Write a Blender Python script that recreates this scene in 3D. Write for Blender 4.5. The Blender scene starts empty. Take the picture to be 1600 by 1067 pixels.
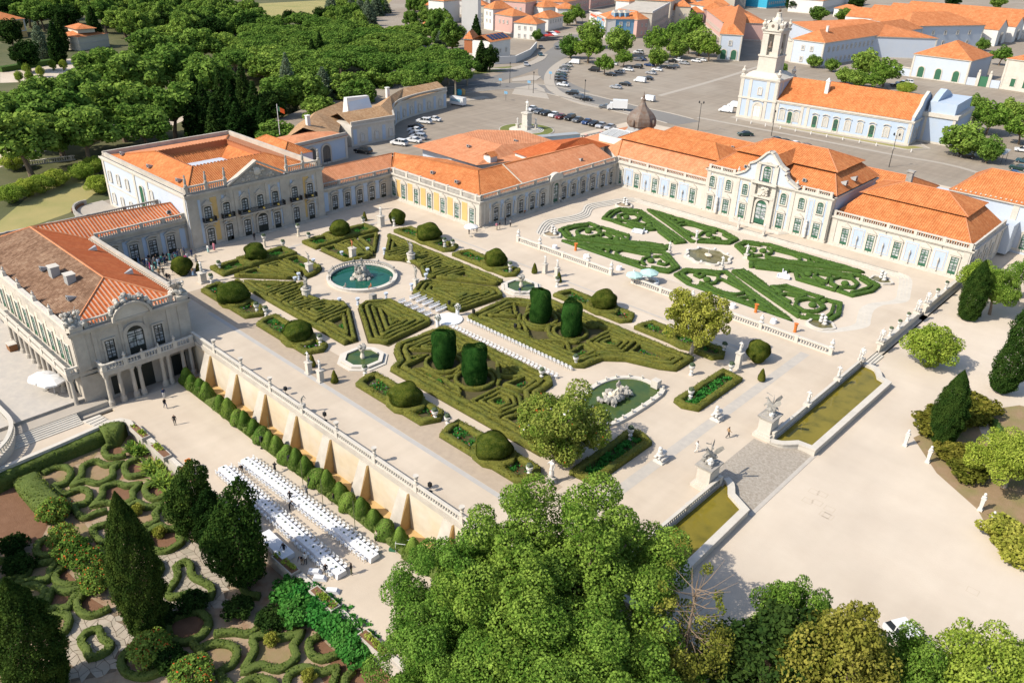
import bpy, math, random
import numpy as np
from mathutils import Vector, Matrix
random.seed(7)
np.random.seed(7)
SC = bpy.context.scene
COL = SC.collection
R = math.radians
# ------------------------------------------------------------------ camera
FPX, CX, CY, HC = 1257.0, 800.0, 533.5, 60.0
def _ray(u, v):
    d = Vector(((u-CX)/FPX, (v-CY)/FPX, 1.0)); return d.normalized()
_X = -_ray(-724, -176); _Y = _ray(2125, -88); _Y = (_Y - _Y.dot(_X)*_X).normalized(); _Z = _X.cross(_Y)
def _dir(u, v):
    d = Vector(((u-CX)/FPX, (v-CY)/FPX, 1.0)); return Vector((_X.dot(d), _Y.dot(d), _Z.dot(d)))
def _g0(u, v, z=0.0):
    d = _dir(u, v); t = (z-HC)/d.z; return d.x*t, d.y*t
OX, OY = _g0(566, 436)
def G(u, v, z=0.0):
    x, y = _g0(u, v, z); return (x-OX, y-OY)
def G3(u, v, z=0.0):
    x, y = G(u, v, z); return (x, y, z)
def ZR(x0, y0, x1, w):
    s = (x1-x0)/w
    return lambda x, y, z=0.0: G(x0+x*s, y0+y*s, z)
def proj(x, y, z):
    w = Vector((x+OX, y+OY, z-HC)); q = (_X*w.x+_Y*w.y+_Z*w.z)
    return (CX+FPX*q.x/q.z, CY+FPX*q.y/q.z)
cam_d = bpy.data.cameras.new('camera'); cam = bpy.data.objects.new('camera', cam_d); COL.objects.link(cam)
cam_d.sensor_width = 36.0; cam_d.lens = 36.0*FPX/1600.0; cam_d.clip_start = 1.0; cam_d.clip_end = 9000
cam_d.shift_y = 0.0
rows = ((_X.x, -_X.y, -_X.z), (_Y.x, -_Y.y, -_Y.z), (_Z.x, -_Z.y, -_Z.z))
mw = Matrix(rows).to_4x4(); mw.translation = Vector((-OX, -OY, HC)); cam.matrix_world = mw
SC.camera = cam
# ------------------------------------------------------------------ light
SUN_EL, SH_AZ = R(43), R(68)
sdir = Vector((math.cos(SH_AZ)*math.cos(SUN_EL), math.sin(SH_AZ)*math.cos(SUN_EL), -math.sin(SUN_EL)))
sun_d = bpy.data.lights.new('sun', 'SUN'); sun_d.energy = 4.4; sun_d.angle = R(0.53); sun_d.color = (1.0, 0.93, 0.82)
sun = bpy.data.objects.new('sun', sun_d); COL.objects.link(sun)
sun.rotation_euler = sdir.to_track_quat('-Z', 'Y').to_euler()
wd = bpy.data.worlds.new('World'); SC.world = wd; wd.use_nodes = True
nt = wd.node_tree; bg = nt.nodes['Background']; sky = nt.nodes.new('ShaderNodeTexSky'); sky.sky_type = 'NISHITA'
sky.sun_disc = False; sky.sun_elevation = SUN_EL; sky.sun_rotation = math.atan2(-sdir.x, -sdir.y)
sky.air_density = 1.0; sky.dust_density = 1.5; sky.ozone_density = 1.0
nt.links.new(sky.outputs[0], bg.inputs[0]); bg.inputs[1].default_value = 0.15
SC.view_settings.view_transform = 'Standard'; SC.view_settings.look = 'None'
SC.view_settings.exposure = 0.56; SC.view_settings.gamma = 1.0
SC.cycles.max_bounces = 6; SC.cycles.diffuse_bounces = 3; SC.cycles.glossy_bounces = 2
SC.cycles.transmission_bounces = 3; SC.cycles.transparent_max_bounces = 4
SC.cycles.use_denoising = True
# ------------------------------------------------------------------ materials
MT = {}; ALB = .75
def mat(name, col, rough=0.85, col2=None, ns=1.0, det=4.0, contrast=0.25, bump=0.0, bs=3.0, spec=0.25, metal=0.0,
        col3=None, ns3=0.06, amt3=0.5, objvar=0.0, bdist=0.1, streak=0.0):
    m = bpy.data.materials.new(name); m.use_nodes = True; MT[name] = m
    t = m.node_tree; b = t.nodes['Principled BSDF']; L = t.links.new
    b.inputs['Roughness'].default_value = rough; b.inputs['Specular IOR Level'].default_value = spec
    b.inputs['Metallic'].default_value = metal
    k_ = 1.0 if name.startswith('box') else ALB
    c4 = lambda c: (c[0]*k_, c[1]*k_, c[2]*k_, 1)
    m.diffuse_color = c4(col)
    if col2 is None and not bump and not objvar:
        b.inputs['Base Color'].default_value = c4(col); return m
    geo = t.nodes.new('ShaderNodeNewGeometry')
    out = None
    if col2 is not None:
        n = t.nodes.new('ShaderNodeTexNoise'); n.inputs['Scale'].default_value = ns; n.inputs['Detail'].default_value = det
        n.inputs['Roughness'].default_value = 0.65
        L(geo.outputs['Position'], n.inputs['Vector'])
        r = t.nodes.new('ShaderNodeValToRGB'); r.color_ramp.elements[0].position = 0.5-contrast; r.color_ramp.elements[1].position = 0.5+contrast
        r.color_ramp.elements[0].color = c4(col); r.color_ramp.elements[1].color = c4(col2)
        L(n.outputs['Fac'], r.inputs['Fac']); out = r.outputs['Color']
    else:
        rgb = t.nodes.new('ShaderNodeRGB'); rgb.outputs[0].default_value = c4(col); out = rgb.outputs[0]
    if col3 is not None:
        n3 = t.nodes.new('ShaderNodeTexNoise'); n3.inputs['Scale'].default_value = ns3; n3.inputs['Detail'].default_value = 5
        L(geo.outputs['Position'], n3.inputs['Vector'])
        r3 = t.nodes.new('ShaderNodeValToRGB'); r3.color_ramp.elements[0].position = 0.45; r3.color_ramp.elements[1].position = 0.68
        L(n3.outputs['Fac'], r3.inputs['Fac'])
        k = t.nodes.new('ShaderNodeMath'); k.operation = 'MULTIPLY'; k.inputs[1].default_value = amt3; L(r3.outputs['Color'], k.inputs[0])
        mx = t.nodes.new('ShaderNodeMixRGB'); mx.inputs['Color2'].default_value = c4(col3)
        L(k.outputs[0], mx.inputs['Fac']); L(out, mx.inputs['Color1']); out = mx.outputs[0]
    if streak:
        for sc_, rz_ in (((.9,.06,1),.35),((.05,.7,1),.9)):
            mp = t.nodes.new('ShaderNodeMapping'); mp.inputs['Scale'].default_value = sc_; mp.inputs['Rotation'].default_value = (0,0,rz_); L(geo.outputs['Position'], mp.inputs['Vector']); ns_ = t.nodes.new('ShaderNodeTexNoise'); ns_.inputs['Scale'].default_value = .7; ns_.inputs['Detail'].default_value = 7; L(mp.outputs[0], ns_.inputs['Vector'])
            rr = t.nodes.new('ShaderNodeMapRange'); rr.inputs['From Min'].default_value = .35; rr.inputs['From Max'].default_value = .7; rr.inputs['To Min'].default_value = 1+streak*.35; rr.inputs['To Max'].default_value = 1-streak; L(ns_.outputs['Fac'], rr.inputs['Value'])
            hs = t.nodes.new('ShaderNodeHueSaturation'); L(rr.outputs[0], hs.inputs['Value']); L(out, hs.inputs['Color']); out = hs.outputs[0]
    if objvar:
        oi = t.nodes.new('ShaderNodeObjectInfo'); hsv = t.nodes.new('ShaderNodeHueSaturation')
        mr = t.nodes.new('ShaderNodeMapRange'); mr.inputs['To Min'].default_value = 1-objvar; mr.inputs['To Max'].default_value = 1+objvar
        L(oi.outputs['Random'], mr.inputs['Value']); L(mr.outputs[0], hsv.inputs['Value'])
        mr2 = t.nodes.new('ShaderNodeMapRange'); mr2.inputs['To Min'].default_value = 0.5+objvar*0.06; mr2.inputs['To Max'].default_value = 0.5-objvar*0.06
        L(oi.outputs['Random'], mr2.inputs['Value']); L(mr2.outputs[0], hsv.inputs['Hue'])
        L(out, hsv.inputs['Color']); out = hsv.outputs[0]
    L(out, b.inputs['Base Color'])
    if bump:
        nb = t.nodes.new('ShaderNodeTexNoise'); nb.inputs['Scale'].default_value = bs; nb.inputs['Detail'].default_value = 5
        L(geo.outputs['Position'], nb.inputs['Vector'])
        bp = t.nodes.new('ShaderNodeBump'); bp.inputs['Strength'].default_value = bump; bp.inputs['Distance'].default_value = bdist
        L(nb.outputs['Fac'], bp.inputs['Height']); L(bp.outputs['Normal'], b.inputs['Normal'])
    return m
def leafmat(name, c1, c2, objvar=0.2, ns=0.5, trans=0.3, c3=None):
    m = bpy.data.materials.new(name); m.use_nodes = True; MT[name] = m
    t = m.node_tree; L = t.links.new; t.nodes.remove(t.nodes['Principled BSDF']); o = t.nodes['Material Output']
    m.diffuse_color = (*c1, 1)
    geo = t.nodes.new('ShaderNodeNewGeometry')
    n = t.nodes.new('ShaderNodeTexNoise'); n.inputs['Scale'].default_value = ns; n.inputs['Detail'].default_value = 3
    L(geo.outputs['Position'], n.inputs['Vector'])
    wn = t.nodes.new('ShaderNodeMath'); wn.operation = 'ADD'
    k = t.nodes.new('ShaderNodeMath'); k.operation = 'MULTIPLY_ADD'; k.inputs[1].default_value = 0.34; k.inputs[2].default_value = -0.17
    L(geo.outputs['Random Per Island'], k.inputs[0]); L(n.outputs['Fac'], wn.inputs[0]); L(k.outputs[0], wn.inputs[1])
    r = t.nodes.new('ShaderNodeValToRGB'); r.color_ramp.elements[0].position = 0.28; r.color_ramp.elements[1].position = 0.72
    r.color_ramp.elements[0].color = (*c1, 1); r.color_ramp.elements[1].color = (*c2, 1)
    L(wn.outputs[0], r.inputs['Fac']); out = r.outputs['Color']
    if objvar:
        oi = t.nodes.new('ShaderNodeObjectInfo'); hsv = t.nodes.new('ShaderNodeHueSaturation')
        mr = t.nodes.new('ShaderNodeMapRange'); mr.inputs['To Min'].default_value = 1-objvar; mr.inputs['To Max'].default_value = 1+objvar
        L(oi.outputs['Random'], mr.inputs['Value']); L(mr.outputs[0], hsv.inputs['Value'])
        mr2 = t.nodes.new('ShaderNodeMapRange'); mr2.inputs['To Min'].default_value = 0.515; mr2.inputs['To Max'].default_value = 0.487
        L(oi.outputs['Random'], mr2.inputs['Value']); L(mr2.outputs[0], hsv.inputs['Hue'])
        L(out, hsv.inputs['Color']); out = hsv.outputs[0]
    d = t.nodes.new('ShaderNodeBsdfDiffuse'); tr = t.nodes.new('ShaderNodeBsdfTranslucent'); mx = t.nodes.new('ShaderNodeMixShader')
    mx.inputs[0].default_value = trans
    L(out, d.inputs['Color']); L(out, tr.inputs['Color']); L(d.outputs[0], mx.inputs[1]); L(tr.outputs[0], mx.inputs[2])
    L(mx.outputs[0], o.inputs['Surface'])
    return m
def roofmat(name, c1, c2, c3, pitch=0.42, mortar=None, mamt=0.5, bump=0.6):
    m = bpy.data.materials.new(name); m.use_nodes = True; MT[name] = m
    t = m.node_tree; b = t.nodes['Principled BSDF']; L = t.links.new; N = t.nodes.new
    b.inputs['Roughness'].default_value = 0.9; b.inputs['Specular IOR Level'].default_value = 0.15
    m.diffuse_color = (*c1, 1)
    uv = N('ShaderNodeUVMap'); sp = N('ShaderNodeSeparateXYZ'); L(uv.outputs[0], sp.inputs[0])
    geo = N('ShaderNodeNewGeometry')
    def math_(op, a, bb=None):
        q = N('ShaderNodeMath'); q.operation = op
        for i, s in enumerate((a, bb)):
            if s is None: continue
            if isinstance(s, (int, float)): q.inputs[i].default_value = s
            else: L(s, q.inputs[i])
        return q.outputs[0]
    u = math_('MULTIPLY', sp.outputs[0], 2*math.pi/pitch); su = math_('SINE', u)
    w = math_('FRACT', math_('MULTIPLY', sp.outputs[1], 1/0.42))
    n1 = N('ShaderNodeTexNoise'); n1.inputs['Scale'].default_value = 0.35; n1.inputs['Detail'].default_value = 6; L(geo.outputs['Position'], n1.inputs['Vector'])
    cell = N('ShaderNodeCombineXYZ'); L(math_('FLOOR', math_('MULTIPLY', sp.outputs[0], 1/pitch)), cell.inputs[0]); L(math_('FLOOR', math_('MULTIPLY', sp.outputs[1], 1/0.42)), cell.inputs[1])
    wn = N('ShaderNodeTexWhiteNoise'); L(cell.outputs[0], wn.inputs['Vector'])
    f = math_('ADD', math_('MULTIPLY', n1.outputs['Fac'], 0.75), math_('MULTIPLY', wn.outputs['Value'], 0.35))
    r = N('ShaderNodeValToRGB'); e = r.color_ramp.elements; c1, c2, c3 = [tuple(v*ALB*1.04 for v in c) for c in (c1, c2, c3)]; mortar = mortar and tuple(v*ALB for v in mortar); e[0].position = 0.35; e[1].position = 0.8; e[0].color = (*c1, 1); e[1].color = (*c2, 1)
    k = e.new(0.58); k.color = (*c3, 1)
    L(f, r.inputs['Fac']); out = r.outputs[0]
    if mortar:
        mx = N('ShaderNodeMixRGB'); mx.inputs['Color2'].default_value = (*mortar, 1)
        g = math_('MULTIPLY', math_('GREATER_THAN', su, 0.35), mamt); L(g, mx.inputs['Fac']); L(out, mx.inputs['Color1']); out = mx.outputs[0]
    st = N('ShaderNodeMapping'); st.inputs['Scale'].default_value = (.9,.12,1); L(uv.outputs[0], st.inputs['Vector']); n2 = N('ShaderNodeTexNoise'); n2.inputs['Scale'].default_value = 1.2; n2.inputs['Detail'].default_value = 6; L(st.outputs[0], n2.inputs['Vector'])
    mr = N('ShaderNodeMapRange'); mr.inputs['From Min'].default_value = .4; mr.inputs['From Max'].default_value = .75; mr.inputs['To Min'].default_value = 1.03; mr.inputs['To Max'].default_value = .84; L(n2.outputs['Fac'], mr.inputs['Value'])
    hs = N('ShaderNodeHueSaturation'); hs.inputs['Saturation'].default_value = 1.0; L(mr.outputs[0], hs.inputs['Value']); L(out, hs.inputs['Color']); out = hs.outputs[0]
    L(out, b.inputs['Base Color'])
    h = math_('ADD', math_('MULTIPLY', su, 0.5), math_('MULTIPLY', w, 0.25))
    bp = N('ShaderNodeBump'); bp.inputs['Strength'].default_value = bump; bp.inputs['Distance'].default_value = 0.12
    L(h, bp.inputs['Height']); L(bp.outputs[0], b.inputs['Normal'])
    return m
mat('stone', (.62, .56, .47), .85, (.47, .42, .35), .8, 6, .3, .25, 4, col3=(.33, .30, .26), ns3=.35, amt3=.45)
mat('stone_white', (.70, .65, .56), .8, (.58, .53, .45), 1.2, 6, .3, .15, 5, col3=(.5, .46, .4), ns3=.5, amt3=.4)
mat('stone_grey', (.50, .46, .40), .9, (.32, .30, .27), 1.2, 6, .28, .3, 4, col3=(.2, .19, .17), ns3=.6, amt3=.5)
mat('stone_clean', (.71, .66, .575), .8, (.61, .56, .48), .6, 6, .3, .1, 5)
mat('marble', (.80, .77, .71), .6, (.62, .59, .54), 2.5, 5, .3, .15, 6)
mat('statue_grey', (.46, .43, .38), .85, (.28, .27, .24), 2.5, 5, .25, .4, 6)
mat('plaster_blue', (.43, .53, .66), .9, (.50, .58, .69), .5, 6, .3, .1, 4, col3=(.55, .58, .6), ns3=.3, amt3=.4)
mat('plaster_pale', (.52, .58, .67), .9, (.58, .63, .69), .4, 6, .3, .1, 4, col3=(.55, .58, .62), ns3=.2, amt3=.35)
mat('plaster_yellow', (.72, .49, .20), .9, (.62, .40, .15), .8, 6, .3, .1, 4)
mat('plaster_white', (.80, .77, .72), .9, (.72, .69, .64), .3, 6, .3, .05, 4)
mat('plaster_pink', (.66, .42, .36), .9, (.6, .38, .33), .4, 6, .3)
mat('plaster_cream', (.72, .65, .52), .9, (.64, .57, .45), .4, 6, .3)
mat('paint_blue', (.16, .36, .55), .8, (.2, .4, .58), .5, 5, .3)
mat('paint_turquoise', (.05, .42, .62), .8)
mat('ochre_wall', (.72, .61, .45), .95, (.66, .52, .34), .35, 7, .3, .2, 3, col3=(.71, .63, .51), ns3=.25, amt3=.8, streak=.06)
mat('ochre_deep', (.66, .46, .22), .95, (.56, .35, .13), .8, 6, .3, .2, 3)
mat('door_green', (.035, .12, .07), .5, (.05, .15, .09), 2, 3, .3)
mat('door_dark', (.03, .035, .03), .5)
mat('pane', (.62, .64, .64), .15, (.10, .12, .13), 1.7, 3, .16, spec=.6)
mat('pane_dark', (.05, .06, .07), .1, spec=.7)
mat('iron', (.03, .03, .03), .6)
mat('gold', (.7, .5, .12), .4, metal=.6)
mat('shutter', (.50, .52, .52), .7)
mat('shutter_green', (.05, .17, .09), .6)
mat('wood', (.30, .14, .06), .8, (.22, .1, .04), 2, 4, .3)
mat('orange_paint', (.70, .20, .04), .6)
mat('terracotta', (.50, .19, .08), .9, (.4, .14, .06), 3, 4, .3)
mat('glass_blue', (.25, .42, .52), .12, (.35, .5, .6), .8, 3, .3, spec=.8)
mat('lead', (.42, .43, .42), .5, (.5, .51, .5), 1, 4, .3, metal=.3)
mat('copper', (.17, .10, .065), .55, (.22, .19, .16), .9, 5, .2, .1, 4)
mat('sand', (.665, .565, .445), .95, (.595, .495, .38), .25, 10, .3, .25, 9, col3=(.47, .385, .295), ns3=.09, amt3=.45, streak=.04)
mat('sand_pale', (.70, .605, .485), .95, (.645, .545, .43), .3, 10, .3, .2, 9, col3=(.50, .42, .335), ns3=.06, amt3=.5, streak=.022)
mat('gravel', (.52, .42, .31), .95, (.40, .32, .24), 1.2, 9, .3, .35, 14)
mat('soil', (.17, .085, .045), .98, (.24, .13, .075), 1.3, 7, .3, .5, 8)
mat('soil_light', (.36, .25, .15), .98, (.28, .19, .10), 1.1, 7, .3, .4, 8, col3=(.22, .22, .07), ns3=.4, amt3=.6)
mat('grass', (.13, .16, .035), .95, (.20, .21, .06), .8, 7, .3, .5, 12)
mat('grass_dry', (.40, .33, .13), .95, (.32, .29, .11), .25, 8, .3, .4, 10, col3=(.22, .24, .07), ns3=.08, amt3=.6)
mat('park_floor', (.07, .085, .028), .95, (.15, .14, .065), .06, 8, .2, .3, 8)
mat('forecourt', (.36, .30, .23), .9, (.29, .24, .185), .25, 9, .3, .2, 10, col3=(.42, .37, .30), ns3=.03, amt3=.6, streak=.10)
mat('asphalt', (.20, .19, .175), .9, (.24, .225, .205), .5, 8, .3, .1, 12, col3=(.24, .23, .21), ns3=.08, amt3=.5)
mat('pavement', (.47, .415, .345), .9, (.40, .355, .295), .7, 7, .3, .1, 8)
mat('kerb', (.58, .52, .44), .9, (.44, .41, .37), 1, 5, .3)
mat('kerb_grey', (.50, .475, .44), .9, (.44, .415, .38), 1, 5, .3)
mat('cobble', (.33, .28, .22), .95, (.47, .42, .35), 3.2, 3, .16, .5, 6)
mat('flagstone', (.47, .41, .32), .9, (.39, .33, .25), .9, 6, .3, .25, 5, objvar=.12)
mat('paving_joint', (.20, .15, .10), .95)
mat('road_paint', (.72, .71, .68), .8)
mat('gravel_bed', (.45, .36, .25), .98, (.32, .24, .15), 1.5, 8, .3, .4, 9, col3=(.16, .15, .06), ns3=.5, amt3=.5)
mat('earth_path', (.36, .26, .17), .98, (.44, .34, .235), .8, 7, .3, .3, 8, col3=(.24, .11, .05), ns3=.5, amt3=.75)
mat('box_olive', (.07, .075, .012), .95, (.15, .145, .024), 3.2, 6, .22, 1.0, 9, col3=(.045, .07, .012), ns3=.45, amt3=.5)
mat('box_soil', (.045, .04, .016), .98, (.09, .075, .03), 1.5, 6, .3)
mat('box_green', (.032, .075, .012), .95, (.07, .125, .02), 2.6, 6, .28, 1.0, 9)
mat('box_dark', (.055, .085, .016), .95, (.105, .135, .028), 2.6, 6, .28, 1.0, 9)
leafmat('leaf_olive', (.06, .072, .010), (.21, .20, .034), .10, 1.2)
leafmat('leaf_boxg', (.03, .07, .011), (.10, .165, .026), .08, 1.2)
leafmat('leaf_boxd', (.042, .072, .013), (.14, .18, .036), .08, 1.2)
leafmat('leaf_ball', (.03, .055, .008), (.11, .13, .022), .10, 1.2)
leafmat('leaf_plane', (.06, .13, .016), (.22, .33, .055), .10, .6)
leafmat('leaf_wood', (.07, .14, .022), (.22, .32, .06), .22, .2)
leafmat('leaf_pine', (.06, .125, .022), (.15, .24, .042), .15, .2)
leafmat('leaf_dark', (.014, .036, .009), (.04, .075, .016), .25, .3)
leafmat('leaf_cypress', (.02, .048, .010), (.065, .105, .02), .12, .8)
leafmat('leaf_topiary', (.014, .05, .010), (.04, .11, .02), .10, 1.2)
leafmat('leaf_silver', (.09, .13, .08), (.16, .20, .12), .15, .4)
leafmat('leaf_yellow', (.19, .21, .026), (.42, .39, .08), .08, .6)
leafmat('leaf_magnolia', (.09, .155, .02), (.30, .33, .07), .08, .7)
leafmat('leaf_lime', (.15, .23, .026), (.33, .40, .065), .10, .5)
leafmat('leaf_fresh', (.03, .13, .02), (.08, .24, .045), .10, 1.0)
leafmat('leaf_gold', (.09, .11, .016), (.27, .265, .05), .08, .7)
mat('petal_white', (.85, .82, .76), .8); mat('petal_red', (.62, .10, .02), .8); mat('petal_purple', (.34, .17, .36), .8); mat('petal_pink', (.6, .25, .35), .8)
mat('bark', (.20, .14, .09), .95, (.28, .21, .15), 2, 5, .3, .5, 8)
mat('bark_pale', (.42, .37, .29), .95, (.3, .25, .18), 2, 5, .3, .4, 8)
def watermat(name, c1, c2, ns, rough=.04, c3=None):
    m = mat(name, c1, rough, c2, ns, 4, .25, .05, 3, spec=.22, bdist=.02, col3=c3, ns3=.5, amt3=.6); return m
watermat('water_teal', (.006, .075, .058), (.018, .12, .075), .35)
watermat('water_green', (.035, .085, .03), (.10, .13, .03), .5)
watermat('water_olive', (.20, .16, .02), (.27, .215, .03), .25, c3=(.09, .085, .012))
watermat('water_khaki', (.13, .115, .05), (.19, .17, .075), .3)
mat('linen', (.86, .86, .87), .8, (.78, .78, .8), 1.5, 3, .3)
mat('white_paint', (.82, .82, .80), .5)
mat('parasol_white', (.86, .84, .80), .8); mat('parasol_mint', (.42, .62, .58), .8, (.5, .68, .64), 2, 3, .3)
mat('black_plastic', (.02, .02, .02), .5); mat('black_cloth', (.02, .02, .024), .9)
mat('skin', (.48, .27, .18), .6); mat('hair', (.05, .03, .02), .7)
for n, c in dict(navy=(.03, .05, .13), grey=(.22, .22, .23), beige=(.52, .44, .33), rose=(.60, .22, .28), sky=(.30, .45, .65), teal=(.05, .25, .25),
                 white=(.78, .77, .74), red=(.5, .06, .05), tan=(.42, .26, .13), magenta=(.55, .05, .22), mint=(.45, .66, .62), olive=(.16, .17, .08)).items():
    mat('cloth_'+n, c, .9)
for n, c in dict(white=(.80, .80, .79), silver=(.50, .51, .53), grey=(.16, .17, .18), black=(.015, .016, .018), blue=(.03, .07, .20), darkblue=(.015, .03, .08), green=(.02, .06, .05), red=(.22, .02, .02), teal=(.05, .13, .17)).items():
    mat('car_'+n, c, .25, spec=.6, metal=0.0 if n in ('white', 'black') else .25)
mat('car_glass', (.02, .025, .03), .08, spec=.8); mat('tyre', (.015, .015, .015), .9); mat('rim', (.5, .5, .52), .4, metal=.7)
mat('lamp_glass', (.75, .75, .72), .2); mat('lamp_red', (.4, .02, .02), .3)
roofmat('roof_orange', (.53, .175, .056), (.71, .295, .11), (.62, .23, .08), .46, (.40, .115, .036), .6, .6)
roofmat('roof_salmon', (.59, .235, .11), (.73, .345, .18), (.65, .285, .14), .46, (.50, .18, .08), .5, .45)
roofmat('roof_brown', (.17, .095, .055), (.36, .235, .15), (.26, .155, .095), .40, (.14, .07, .04), .5)
roofmat('roof_red', (.46, .10, .024), (.60, .17, .045), (.54, .13, .034), .62, (.72, .50, .36), .75, .4)
roofmat('roof_redplain', (.46, .11, .032), (.56, .165, .055), (.51, .135, .042), .80, (.42, .10, .03), .5, .4)
roofmat('roof_straw', (.38, .22, .11), (.56, .37, .21), (.47, .29, .155), .5, (.33, .2, .11), .5)
roofmat('roof_far', (.50, .165, .055), (.67, .275, .115), (.585, .22, .085), 1.0, (.42, .14, .05), .35, .3)
# ------------------------------------------------------------------ mesh builder
class MB:
    def __init__(s): s.v = []; s.f = []; s.m = []; s.mats = []; s.uv = {}
    def mi(s, m):
        if m not in s.mats: s.mats.append(m)
        return s.mats.index(m)
    def add(s, vs, fs, m):
        o = len(s.v); k = s.mi(m); s.v.extend(vs)
        for f in fs: s.f.append(tuple(i+o for i in f)); s.m.append(k)
        return s
    def box(s, x0, x1, y0, y1, z0, z1, m):
        return s.add([(x0,y0,z0),(x1,y0,z0),(x1,y1,z0),(x0,y1,z0),(x0,y0,z1),(x1,y0,z1),(x1,y1,z1),(x0,y1,z1)],
            [(0,3,2,1),(4,5,6,7),(0,1,5,4),(1,2,6,5),(2,3,7,6),(3,0,4,7)], m)
    def prism(s, poly, z0, z1, m, mtop=None, bottom=True):
        n = len(poly)
        a = sum(poly[i][0]*poly[(i+1)%n][1]-poly[(i+1)%n][0]*poly[i][1] for i in range(n))
        if a < 0: poly = poly[::-1]
        vs = [(x,y,z0) for x,y in poly]+[(x,y,z1) for x,y in poly]
        fs = [(i,(i+1)%n,n+(i+1)%n,n+i) for i in range(n)]
        if bottom: fs.append(tuple(range(n-1,-1,-1)))
        s.add(vs, fs, m); s.add([(x,y,z1) for x,y in poly], [tuple(range(n))], mtop or m); return s
    def sheet(s, poly, z, m):
        n = len(poly); a = sum(poly[i][0]*poly[(i+1)%n][1]-poly[(i+1)%n][0]*poly[i][1] for i in range(n))
        if a < 0: poly = poly[::-1]
        return s.add([(x,y,z) for x,y in poly], [tuple(range(n))], m)
    def lathe(s, prof, m, cx=0, cy=0, cz=0, n=12, sx=1, sy=1, cap=True):
        vs = []; fs = []
        for r, z in prof:
            for k in range(n):
                a = 2*math.pi*k/n; vs.append((cx+r*sx*math.cos(a), cy+r*sy*math.sin(a), cz+z))
        for j in range(len(prof)-1):
            for k in range(n): fs.append((j*n+k, j*n+(k+1)%n, (j+1)*n+(k+1)%n, (j+1)*n+k))
        if cap:
            fs.append(tuple(range(n-1,-1,-1))); o = (len(prof)-1)*n; fs.append(tuple(o+k for k in range(n)))
        return s.add(vs, fs, m)
    def tube(s, pts, rad, m, n=6, cap=True):
        pts = [Vector(p) for p in pts]; rs = rad if isinstance(rad, (list, tuple)) else [rad]*len(pts)
        vs = []; fs = []
        for i, p in enumerate(pts):
            t = (pts[min(i+1,len(pts)-1)]-pts[max(i-1,0)]).normalized()
            a = t.cross(Vector((0,0,1)) if abs(t.z) < .9 else Vector((1,0,0))).normalized(); b = t.cross(a)
            for k in range(n):
                w = 2*math.pi*k/n; vs.append(tuple(p+a*(rs[i]*math.cos(w))+b*(rs[i]*math.sin(w))))
        for i in range(len(pts)-1):
            for k in range(n): fs.append((i*n+k, i*n+(k+1)%n, (i+1)*n+(k+1)%n, (i+1)*n+k))
        if cap:
            fs.append(tuple(range(n-1,-1,-1))); o = (len(pts)-1)*n; fs.append(tuple(o+k for k in range(n)))
        return s.add(vs, fs, m)
    def blob(s, c, r, m, sub=1, jit=.12, seed=0, sq=(1,1,1)):
        rnd = random.Random(seed); vs, fs = ICO[sub]
        return s.add([tuple(c[i]+v[i]*r*sq[i]*(1+rnd.uniform(-jit,jit)) for i in range(3)) for v in vs], fs, m)
    def roof(s, faces, m):
        for f in faces:
            P = [Vector(p) for p in f]; nrm = Vector((0,0,0))
            for i in range(len(P)): nrm += P[i].cross(P[(i+1)%len(P)])
            if nrm.z < 0: P = P[::-1]; nrm = -nrm
            nrm.normalize(); h = Vector((nrm.x, nrm.y, 0))
            u = Vector((0,0,1)).cross(h).normalized() if h.length > 1e-3 else Vector((1,0,0)); w = nrm.cross(u)
            s.uv[len(s.f)] = [(p.dot(u), p.dot(w)) for p in P]
            s.add([tuple(p) for p in P], [tuple(range(len(P)))], m)
        return s
    def mesh(s, name):
        me = bpy.data.meshes.new(name); me.from_pydata(s.v, [], s.f)
        for m in s.mats: me.materials.append(MT[m])
        me.polygons.foreach_set('material_index', s.m)
        if s.uv:
            ul = me.uv_layers.new(name='UVMap')
            for i, p in enumerate(me.polygons):
                if i in s.uv:
                    for li, q in zip(p.loop_indices, s.uv[i]): ul.data[li].uv = q
        me.update(); return me
    def obj(s, name, parent=None, smooth=False):
        me = s.mesh(name)
        if smooth: me.polygons.foreach_set('use_smooth', [True]*len(me.polygons))
        return link(name, me, parent)
def _ico():
    t = (1+5**.5)/2; v = [Vector(p).normalized() for p in [(-1,t,0),(1,t,0),(-1,-t,0),(1,-t,0),(0,-1,t),(0,1,t),(0,-1,-t),(0,1,-t),(t,0,-1),(t,0,1),(-t,0,-1),(-t,0,1)]]
    f = [(0,11,5),(0,5,1),(0,1,7),(0,7,10),(0,10,11),(1,5,9),(5,11,4),(11,10,2),(10,7,6),(7,1,8),(3,9,4),(3,4,2),(3,2,6),(3,6,8),(3,8,9),(4,9,5),(2,4,11),(6,2,10),(8,6,7),(9,8,1)]
    out = [(v, f)]
    for _ in range(3):
        v = list(v); c = {}; nf = []
        def mid(a, b):
            k = (min(a,b), max(a,b))
            if k not in c: c[k] = len(v); v.append(((v[a]+v[b])/2).normalized())
            return c[k]
        for a, b, d in f:
            x, y, z = mid(a,b), mid(b,d), mid(d,a); nf += [(a,x,z),(b,y,x),(d,z,y),(x,y,z)]
        f = nf; out.append((v, f))
    return out
ICO = _ico()
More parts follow.
